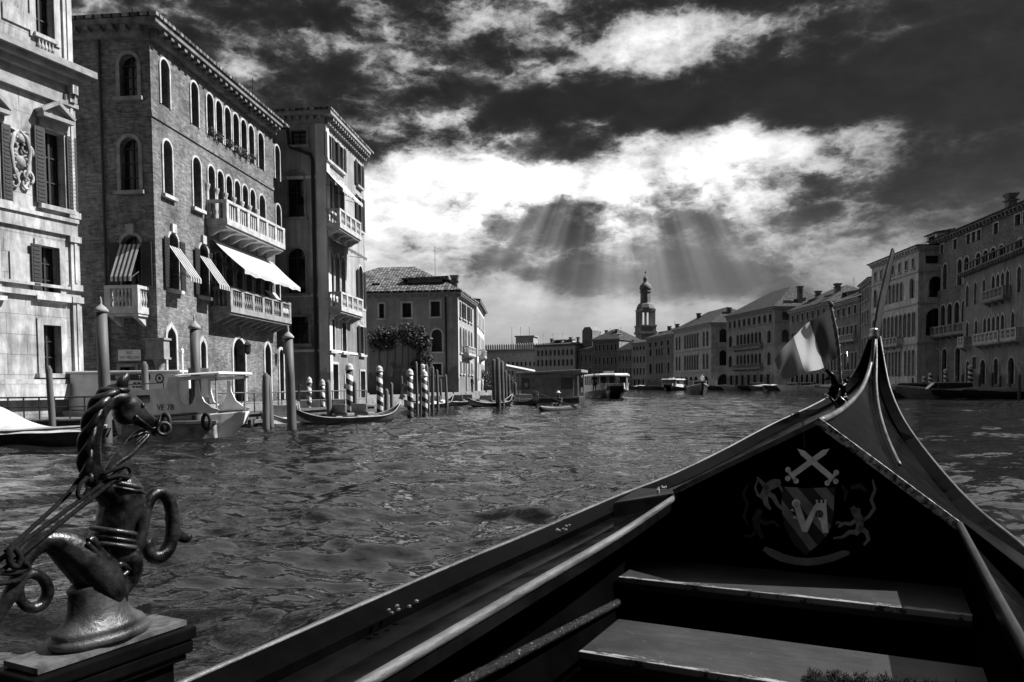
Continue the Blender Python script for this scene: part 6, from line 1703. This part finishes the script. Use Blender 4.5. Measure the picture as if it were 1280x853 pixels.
# gondolas moored along the left bank
def gondola(px0, Y0, px1, Y1, label, hm='black_paint', cover=None, sc_=1.0, group='gondolas moored along the left bank'):
    a, b = gp(px0, Y0), gp(px1, Y1); d = b - a; L = d.length; c = (a + b) / 2
    o = empty('moored_gondola', (c.x, c.y, 0), math.atan2(d.y, d.x), label, 'gondola', group)
    mb = MB(); rings = []; n = 22; wl_ = []
    for i in range(n + 1):
        t = i / n * 2 - 1; x = t * L / 2; w = .55 * max(.04, (1 - abs(t) ** 2.4)); z = .25 + .36 * abs(t) ** 4 + (.16 * max(0, t) ** 8)
        k = -.2 + .75 * abs(t) ** 5
        rings.append([(x, -w, z), (x, -w * .8, z * .3), (x, -w * .4, k), (x, w * .4, k), (x, w * .8, z * .3), (x, w, z), (x, w - .05 if w > .06 else w * .5, z - .02), (x, w * .6, max(k + .05, z - .22)), (x, -w * .6, max(k + .05, z - .22)), (x, -w + .05 if w > .06 else -w * .5, z - .02)]); wl_.append((x, w, z))
    mb.loft(rings); mb.build('hull', hm, o, smooth=False)
    mb = MB()
    for sg in (-1, 1): mb.tube([(x, sg * (w + .012), z + .0) for x, w, z in wl_], .025, 6)
    mb.build('gunwale', 'trim_dark' if cover is None else 'grey_paint', o, smooth=True)
    mb = MB(); e = L / 2
    mb.prism([(e - .05, -.02, .9), (e + .02, -.02, 1.1), (e + .1, -.02, 1.5), (e + .3, -.02, 1.52), (e + .32, -.02, 1.42), (e + .2, -.02, 1.36), (e + .16, -.02, 1.2), (e + .3, -.02, 1.18), (e + .3, -.02, 1.1), (e + .14, -.02, 1.08), (e + .28, -.02, 1.0), (e + .1, -.02, .85)], (0, .04, 0)); mb.build('bow_iron', 'steel', o)
    if cover:
        mb = MB(); mb.loft([[(x, -w * .9, z + .02), (x, -w * .5, z + .14), (x, 0, z + .2), (x, w * .5, z + .14), (x, w * .9, z + .02)] for x, w, z in wl_[4:-5]], closed=False); mb.build('cover', cover, o, smooth=True)
    for sx in (-.12, .08):
        mb = MB(); mb.box(L * sx, -.5, .30, L * sx + .35, .5, .42); mb.box(L * sx - .06, -.45, .421, L * sx + .04, .45, .75); mb.build('seat', 'varnish', o, bevel=.02)
    return o
gondola(369, 28.0, 500, 31.8, 'moored gondola with pale stripe and upswept prow beside the lone grey post', 'dark_paint')
gondola(330, 27.6, 372, 30.0, 'short pale boat stern poking out behind the lone grey post', 'white_paint')
gondola(505, 47, 566, 55, 'dark gondola with a pale cover, first beyond the striped posts', cover='canvas')
gondola(545, 53, 607, 62, 'dark open gondola beyond the pale covered one', 'black_paint')
gondola(585, 50, 640, 56, 'dark gondola lying nearest the tight pile cluster', cover='canvas_dark')
gondola(640, 62, 672, 52.5, 'black gondola with its prow raised before the landing stage', 'black_paint')
gondola(497, 62, 552, 76, 'farther gondola along the garden wall quay', cover='canvas_dark')

# floating landing stage
ls = boat('landing_stage', 690, 66.5, -12, 'floating landing stage pavilion with flat roof and glazed waiting room', 'pavilion')
mb = MB(); mb.box(-2.6, -2.2, -.6, 2.6, 2.2, .42); mb.build('pontoon', 'dark_paint', ls, bevel=.05)
mb = MB()
mb.box(-2.3, -1.9, .43, 2.1, -1.84, 1.05, 0); mb.box(-2.3, 1.84, .43, 2.1, 1.9, 2.3, 0); mb.box(-2.3, -1.839, .43, -2.24, 1.839, 2.3, 0)
mb.box(-2.3, -1.9, 2.02, 2.1, -1.84, 2.3, 0)
for x in (-2.3, -1.55, .95, 2.04): mb.box(x, -1.9, 1.051, x + .08, -1.84, 2.02, 0)
mb.build('wall', 'grey_paint', ls)
mb = MB(); mb.box(-1.46, -1.88, 1.06, .94, -1.86, 2.01); mb.build('window_pane', 'trim_dark', ls)
mb = MB(); mb.box(-2.21, -1.88, 1.06, -1.56, -1.86, 2.01); mb.box(1.04, -1.88, 1.06, 2.03, -1.86, 2.01); mb.build('window_pane', 'glass', ls)
mb = MB(); mb.box(-2.0, -1.915, 1.25, -1.72, -1.902, 1.6); mb.build('timetable', 'trim', ls)
mb = MB(); mb.hexa([(-2.7, -2.3, 2.31), (2.8, -2.3, 2.42), (2.8, 2.3, 2.42), (-2.7, 2.3, 2.31), (-2.7, -2.3, 2.48), (2.8, -2.3, 2.66), (2.8, 2.3, 2.66), (-2.7, 2.3, 2.48)]); mb.build('roof', 'grey_paint', ls, bevel=.03)
for x, y in ((2.45, -2.05), (2.45, 2.05), (-2.5, -2.05)):
    mb = MB(); mb.tube([(x, y, .42), (x, y, 2.34)], .05, 8); mb.build('post', 'trim_dark', ls)
mb = MB(); mb.box(-2.6, -2.24, .30, 2.6, -2.21, .44); mb.build('edge_strip', 'trim', ls)
# people as one continuous skinned body
def person(x, y, z, rz, pose, label, scale=1.0, top='cloth_dark', leg='cloth_dark', hat=None, hair='hair', group=None):
    """pose: dict joint -> (x,y,z); figure faces +x"""
    J = dict(pel=(0, 0, .95), che=(.02, 0, 1.25), neck=(.03, 0, 1.47), head=(.06, 0, 1.66), kl=(.02, .1, .5), kr=(.02, -.1, .5), fl=(0, .11, .06), fr=(0, -.11, .06), tl=(.16, .12, .03), tr=(.16, -.12, .03),
             sl=(.02, .19, 1.41), sr=(.02, -.19, 1.41), el=(.0, .25, 1.12), er=(.0, -.25, 1.12), hl=(.1, .25, .88), hr=(.1, -.25, .88))
    J.update(pose)
    names = list(J); me = bpy.data.meshes.new('person')
    ed = [('pel', 'che'), ('che', 'neck'), ('neck', 'head'), ('pel', 'kl'), ('kl', 'fl'), ('fl', 'tl'), ('pel', 'kr'), ('kr', 'fr'), ('fr', 'tr'), ('che', 'sl'), ('sl', 'el'), ('el', 'hl'), ('che', 'sr'), ('sr', 'er'), ('er', 'hr')]
    me.from_pydata([Vector(J[k]) * scale for k in names], [(names.index(a), names.index(b)) for a, b in ed], [])
    me.materials.append(M[top])
    o = bpy.data.objects.new('person', me); COL.objects.link(o)
    sk = o.modifiers.new('skin', 'SKIN'); rad = dict(pel=.15, che=.16, neck=.06, head=.095, kl=.075, kr=.075, fl=.05, fr=.05, tl=.035, tr=.035, sl=.075, sr=.075, el=.05, er=.05, hl=.04, hr=.04)
    for i, k in enumerate(names):
        me.skin_vertices[0].data[i].radius = (rad[k] * scale, rad[k] * scale)
        me.skin_vertices[0].data[i].use_root = (k == 'pel')
    ss = o.modifiers.new('sub', 'SUBSURF'); ss.levels = 1; ss.render_levels = 1
    o.location = (x, y, z); o.rotation_euler = (0, 0, rz)
    tag(o, label, 'person', group)
    h = Vector(J['head']) * scale
    mb = MB(); mb.lathe(h + Vector((0, 0, -.12 * scale)), [(.04, 0), (.078, .05), (.088, .11), (.085, .16), (.06, .21), (.01, .235)], 12); mb.lathe(h + Vector((.09, 0, -.02)), [(.001, -.03), (.016, 0), (.001, .03)], 6); mb.build('face', 'skin', o, smooth=True)
    mb = MB()
    if hat: mb.lathe(h + Vector((0, 0, .04)), [(.17, 0), (.17, .015), (.09, .03), (.085, .1), (.01, .12)], 12)
    else: mb.lathe(h + Vector((-.015, 0, -.06)), [(.075, 0), (.098, .06), (.098, .11), (.075, .165), (.01, .19)], 12)
    mb.build('hat' if hat else 'hair', hat or hair, o, smooth=True)
    return o
SIT = dict(pel=(0, 0, .12), che=(.03, 0, .42), neck=(.06, 0, .64), head=(.1, 0, .83), kl=(.42, .14, .30), kr=(.42, -.14, .30), fl=(.66, .13, .06), fr=(.66, -.13, .06), tl=(.76, .13, .1), tr=(.76, -.13, .1),
           sl=(.05, .19, .58), sr=(.05, -.19, .58), el=(.22, .28, .38), er=(.22, -.28, .42), hl=(.42, .30, .40), hr=(.45, -.22, .56))
# kayaker
kx, ky, _ = wp(699, 43); kz = -128
kb = empty('kayak', (kx, ky, 0), R(kz), 'low dark kayak in mid canal before the landing stage', 'kayak')
mb = MB(); rings = []
for i in range(15):
    t = i / 7 - 1; w = .3 * max(.03, 1 - abs(t) ** 2.2); z = .24 + .08 * abs(t) ** 3
    rings.append([(t * 1.9, -w, z - .06), (t * 1.9, -w * .7, -.08 + .15 * abs(t) ** 4), (t * 1.9, w * .7, -.08 + .15 * abs(t) ** 4), (t * 1.9, w, z - .06), (t * 1.9, w * .5, z), (t * 1.9, -w * .5, z)])
mb.loft(rings); mb.build('hull', 'dark_paint', kb, smooth=True)
mb = MB(); mb.tube([(math.cos(2 * PI * k / 16) * .4, math.sin(2 * PI * k / 16) * .22, .255) for k in range(16)], .02, 6, closed=True); mb.build('cockpit_rim', 'rubber', kb)
pk = person(kx, ky, .1, R(kz), SIT, 'person in dark top and pale hat paddling the kayak', top='cloth_dark', hat='cloth_light')
c = Vector((kx, ky, .62)); mb = MB(); dv = Vector((math.cos(R(kz + 90)), math.sin(R(kz + 90)), -.30)); fw = Vector((math.cos(R(kz)), math.sin(R(kz)), 0)) * .44
p0_, p1_ = c + fw - dv * 1.05, c + fw + dv * 1.05
mb.tube([p0_, p1_], .017, 6); pd = mb.build('paddle', 'wood_pole'); tag(pd, 'long double-bladed paddle held across the kayak', 'paddle')
for q, sg in ((p0_, -1), (p1_, 1)):
    mb = MB(); e = q + dv.normalized() * .4 * sg; u_ = Vector((0, 0, 1)).cross(dv).normalized() * .0 + Vector((0, 0, .09)); mb.prism([q - u_ * .5, q + u_ * .5, q.lerp(e, .5) + u_, e + u_ * .6, e - u_ * .6, q.lerp(e, .5) - u_], fw.normalized() * .012); mb.build('blade', 'grey_paint', pd)

# water buses
def waterbus(px, Y, yaw, L, B, label, sc_=1.0):
    o = boat('water_bus', px, Y, yaw, label, 'water bus', 'water buses on the canal')
    mb = MB(); hull(mb, L, B, 1.25, .75, .5, 1.0, .35, stern=.9, pw=2.6); mb.build('hull', 'black_paint', o)
    mb = MB(); mb.loft([[(x, -w, z), (x, -w - .04, z + .02), (x, -w - .04, z + .55), (x, -w + .08, z + .56)] for x, w, z in [(-L / 2, B * .45, .55), (-L * .1, B * .5, .6), (L * .2, B * .47, .72), (L * .38, B * .36, .86), (L * .5, B * .2, 1.0)]], closed=True)
    mb.loft([[(x, w, z), (x, w + .04, z + .02), (x, w + .04, z + .55), (x, w - .08, z + .56)] for x, w, z in [(-L / 2, B * .45, .55), (-L * .1, B * .5, .6), (L * .2, B * .47, .72), (L * .38, B * .36, .86), (L * .5, B * .2, 1.0)]], closed=True)
    fr = [(math.cos(a), math.sin(a)) for a in [PI * k / 10 - PI / 2 for k in range(11)]]
    mb.loft([[(L * .42 + .62 * c_, B * .33 * s_, .85) for c_, s_ in fr], [(L * .44 + .72 * c_, B * .37 * s_, 1.55) for c_, s_ in fr]], closed=False)
    mb.build('bulwark', 'white_paint', o)
    mb = MB(); mb.box(-L * .42, -B * .42, .8, L * .22, B * .42, 1.35); mb.build('cabin', 'white_paint', o)
    mb = MB(); mb.box(-L * .41, -B * .41, 1.352, L * .21, B * .41, 2.2); mb.build('window_band', 'glass', o)
    for x in (-L * .42, -L * .28, -L * .14, 0, L * .12, L * .215):
        mb = MB()
        for sg in (-1, 1): mb.box(x, sg * B * .42 - .03, 1.35, x + .07, sg * B * .42 + .03, 2.21)
        mb.build('window_post', 'white_paint', o)
    for sg in (-1, 1):
        mb = MB(); mb.tube([(L * .42, sg * B * .33, 1.4), (L * .40, sg * B * .33, 2.25)], .04, 6); mb.build('roof_post', 'white_paint', o)
    mb = MB(); ring = [(-L * .45, -B * .46), (L * .3, -B * .46), (L * .44, -B * .36), (L * .49, 0), (L * .44, B * .36), (L * .3, B * .46), (-L * .45, B * .46)]
    mb.loft([[(x, y, 2.23) for x, y in ring], [(x, y, 2.36) for x, y in ring], [(x * .97, y * .9, 2.48) for x, y in ring]]); mb.build('roof', 'white_paint', o)
    mb = MB(); mb.box(L * .1, -.4, 2.481, L * .25, .4, 2.75); mb.build('roof_box', 'grey_paint', o)
    return o
w1 = waterbus(757, 81, -88, 12, 4.0, 'large water bus coming head on beside the landing stage')
rg = random.Random(4)
text('bow_number', '01', .5, 'ink', w1, (6.62, .0, 1.25), (PI / 2, 0, PI / 2))
for k in range(6):
    c = Vector((757, 0)); x, y, _ = wp(743 + k * 5.6, 77.0 + (k % 2) * .6)
    person(x, y, .72, R(-90), {}, ['person in a dark coat at the left rail of the large water bus', 'person in a pale shirt, second from the left on the water bus', 'person in a dark shirt left of centre on the water bus deck', 'person in a pale top right of centre on the water bus deck', 'person in dark clothes, second from the right on the water bus', 'person in a light shirt at the right rail of the large water bus'][k],
           top=['cloth_dark', 'cloth_light'][k % 2], group='passengers on the water bus bow deck')
waterbus(842, 165, 248, 12, 4.2, 'distant water bus lying along the right bank behind the motor launch')
# motor launch coming towards us
ml = boat('motor_launch', 873, 104, -96, 'motor launch heading towards us in mid canal with a standing driver', 'motorboat')
mb = MB(); hull(mb, 6.5, 2.6, 1.35, .9, .4, .9, .12, stern=.9); mb.build('hull', 'dark_paint', ml)
mb = MB(); mb.loft([[(x, -w, z), (x, -w - .05, z + .04), (x, -w, z + .1)] for x, w, z in [(-3.2, 1.15, .9), (-1, 1.3, .95), (1, 1.2, 1.05), (2.4, .8, 1.2), (3.9, .16, 1.36)]]); mb.loft([[(x, w, z), (x, w + .05, z + .04), (x, w, z + .1)] for x, w, z in [(-3.2, 1.15, .9), (-1, 1.3, .95), (1, 1.2, 1.05), (2.4, .8, 1.2), (3.9, .16, 1.36)]]); mb.build('gunwale', 'white_paint', ml)
mb = MB(); mb.box(-1.6, -.95, .95, 1.0, .95, 1.75); mb.hexa([(1.0, -.95, .98), (1.7, -.8, 1.05), (1.7, .8, 1.05), (1.0, .95, .98), (1.0, -.95, 1.75), (1.2, -.85, 1.75), (1.2, .85, 1.75), (1.0, .95, 1.75)]); mb.build('cabin', 'varnish', ml)
mb = MB(); mb.hexa([(1.26, -.8, 1.2), (1.66, -.7, 1.14), (1.66, .7, 1.14), (1.26, .8, 1.2), (1.1, -.8, 1.72), (1.24, -.75, 1.72), (1.24, .75, 1.72), (1.1, .8, 1.72)]); mb.build('windscreen', 'glass', ml)
mb = MB(); mb.box(-1.7, -1.02, 1.752, 1.15, 1.02, 1.83); mb.build('roof', 'white_paint', ml)
x, y, _ = wp(877.5, 105.2); person(x, y, .98, R(-96), {}, 'person in a pale shirt standing in the motor launch', top='cloth_light')

# boats moored along the right bank
def smallboat(px, Y, yaw, L, B, label, hm, cm=None, cab_=None, group='small boats moored along the right bank', name='moored_motorboat', fbz=(.75, .5)):
    o = boat(name, px, Y, yaw, label, 'motorboat', group)
    mb = MB(); hull(mb, L, B, fbz[0], fbz[1], .3, .5, .1, stern=.88); mb.build('hull', hm, o)
    mb = MB(); mb.loft([[(L * a, -B * b_, fbz[1] + c_ * (fbz[0] - fbz[1])), (L * a, -B * b_ - .04, fbz[1] + .05 + c_ * (fbz[0] - fbz[1])), (L * a, -B * b_, fbz[1] + .1 + c_ * (fbz[0] - fbz[1]))] for a, b_, c_ in ((-.5, .44, 0), (-.1, .5, .1), (.2, .42, .35), (.4, .2, .7), (.55, .05, 1))]); mb.build('gunwale', 'trim', o)
    if cm:
        mb = MB(); mb.loft([[(x * L, -w * B, fbz[1] + .05), (x * L, -w * B * .6, fbz[1] + h), (x * L, 0, fbz[1] + h * 1.2), (x * L, w * B * .6, fbz[1] + h), (x * L, w * B, fbz[1] + .05)] for x, w, h in ((-.48, .42, .12), (-.3, .46, .3), (0, .48, .42), (.2, .4, .3), (.42, .15, .2))], closed=False); mb.build('cover', cm, o, smooth=True)
    if cab_:
        z = fbz[1]
        mb = MB(); mb.box(-L * .25, -B * .34, z, L * .12, B * .34, z + .75); mb.build('cabin', cab_, o, bevel=.04)
        mb = MB(); mb.hexa([(L * .125, -B * .33, z + .1), (L * .24, -B * .28, z + .12), (L * .24, B * .28, z + .12), (L * .125, B * .33, z + .1), (L * .125, -B * .33, z + .74), (L * .15, -B * .3, z + .72), (L * .15, B * .3, z + .72), (L * .125, B * .33, z + .74)]); mb.build('windscreen', 'glass', o)
        mb = MB(); mb.box(-L * .24, -B * .342, z + .3, L * .1, -B * .335 - .008, z + .62); mb.box(-L * .24, B * .335 + .008, z + .3, L * .1, B * .342, z + .62); mb.build('side_window', 'glass', o)
        mb = MB(); mb.box(-L * .27, -B * .37, z + .752, L * .15, B * .37, z + .82); mb.build('roof', 'white_paint', o)
    return o
smallboat(1124, 70, 172, 6.2, 2.2, 'dark motorboat with a flat deck just right of the bow iron', 'dark_paint', cab_=None, cm='canvas_dark', fbz=(.85, .62))
smallboat(1133, 78, 176, 7, 2.2, 'motorboat with a low varnished cabin behind the flat decked one', 'dark_paint', cab_='varnish', fbz=(.7, .5))
smallboat(1183, 68, 165, 7.2, 2.1, 'open motorboat with raised bow before the dark brick palace', 'varnish', cm=None, cab_='dark_paint', fbz=(1.0, .55))
x, y, _ = wp(1184, 67.8); person(x, y, .2, R(165), {}, 'person in dark clothes standing in the raised bow motorboat', top='cloth_dark')
x, y, _ = wp(1197, 69); person(x, y, .2, R(165), {}, 'person in a dark jacket at the stern of the raised bow motorboat', top='cloth_dark')
smallboat(1232, 66, 178, 8, 2.0, 'long dark covered boat before the loggia house', 'black_paint', cm='canvas_dark')
smallboat(1268, 62, 178, 7, 2.0, 'dark covered boat at the right edge of the canal', 'black_paint', cm='canvas_dark')
RB = [(906, 172), (920, 168), (933, 163), (944, 158), (955, 154), (966, 150), (978, 146), (991, 142), (1006, 137), (1022, 131), (1038, 125), (896, 178)]
LBL = ['low boat with a pale cover at the broad palace left end', 'dark open boat near the broad palace left end', 'boat with a pale cover below the broad palace middle', 'dark boat with cabin below the broad palace middle', 'low boat with a pale cover near the broad palace right end', 'dark open boat at the broad palace right end', 'boat with a dark cover just left of the flag tip', 'white cabin boat right below the flag tip', 'white motorboat below the flag middle band', 'low white boat below the flag dark band', 'dark boat below the flag pole', 'dark boat between the pale arcade and the broad palace']
for i, (px, Y) in enumerate(RB):
    smallboat(px, Y, 100 + (i * 37) % 60 if i % 3 else 175, 6.0, 2.2, LBL[i], ['dark_paint', 'grey_paint', 'dark_paint', 'black_paint'][i % 4] if i not in (7, 8, 9) else 'white_paint', cm=['canvas', None, 'canvas_dark', None, 'canvas'][i % 5] if i not in (7, 8) else None, cab_='white_paint' if i in (7, 8) else ('varnish' if i == 3 else None), fbz=(1.0, .7))
FB = [(800, 214), (812, 208), (822, 203)]
for i, (px, Y) in enumerate(FB): smallboat(px, Y, 150, 6, 2.2, ['low pale covered boat moored left of the distant water bus', 'dark boat moored left of the distant water bus', 'small grey boat touching the distant water bus'][i], 'dark_paint', cm=['canvas', 'canvas_dark', 'trim_dark'][i] if i != 2 else 'canvas_dark', fbz=(1.0, .7))
# mooring stakes on the right bank
k = 0
G5 = 'thin stakes along the right bank'
for px, Y, py in ((1120, 96, 474), (1141, 88, 472), (1172, 82, 470), (1195, 74, 470), (1203, 72, 468), (1224, 68, 468), (1240, 66, 466), (1250, 63, 470), (1262, 62, 466), (1274, 60, 468), (1101, 99, 476)):
    lab = ['thin stake between the flat boat and the pale arcaded palace', 'thin stake behind the varnished cabin boat', 'thin stake right of the second striped post', 'thin stake left of the frame-side striped post', 'thin stake almost touching the frame-side striped post', 'thin stake at the left end of the long covered boat', 'thin stake at the middle of the long covered boat', 'short stake at the right end of the long covered boat', 'tall stake left end of the edge boat', 'stake nearest the right frame edge', 'thin stake just right of the bow iron, far back'][k]
    stake(px, Y, py, .11, lab, G5); k += 1
# people waiting on the left quay and dinghies of flowers
for i, (px, Y, py0, tp_, lb) in enumerate(((634, 96, 0, 'cloth_light', 'person in a pale shirt on the quay left of the landing stage'), (640, 98, 0, 'cloth_dark', 'person in dark clothes on the quay left of the landing stage'), (603, 94, 0, 'cloth_light', 'person in pale clothes by the quay tree'), (590, 84, 0, 'cloth_dark', 'person in dark clothes on the quay below the tiled house'))):
    x, y, _ = wp(px, Y); person(x, y, .7, R(-90 + 40 * i), {}, lb, top=tp_, group='people on the left quay')
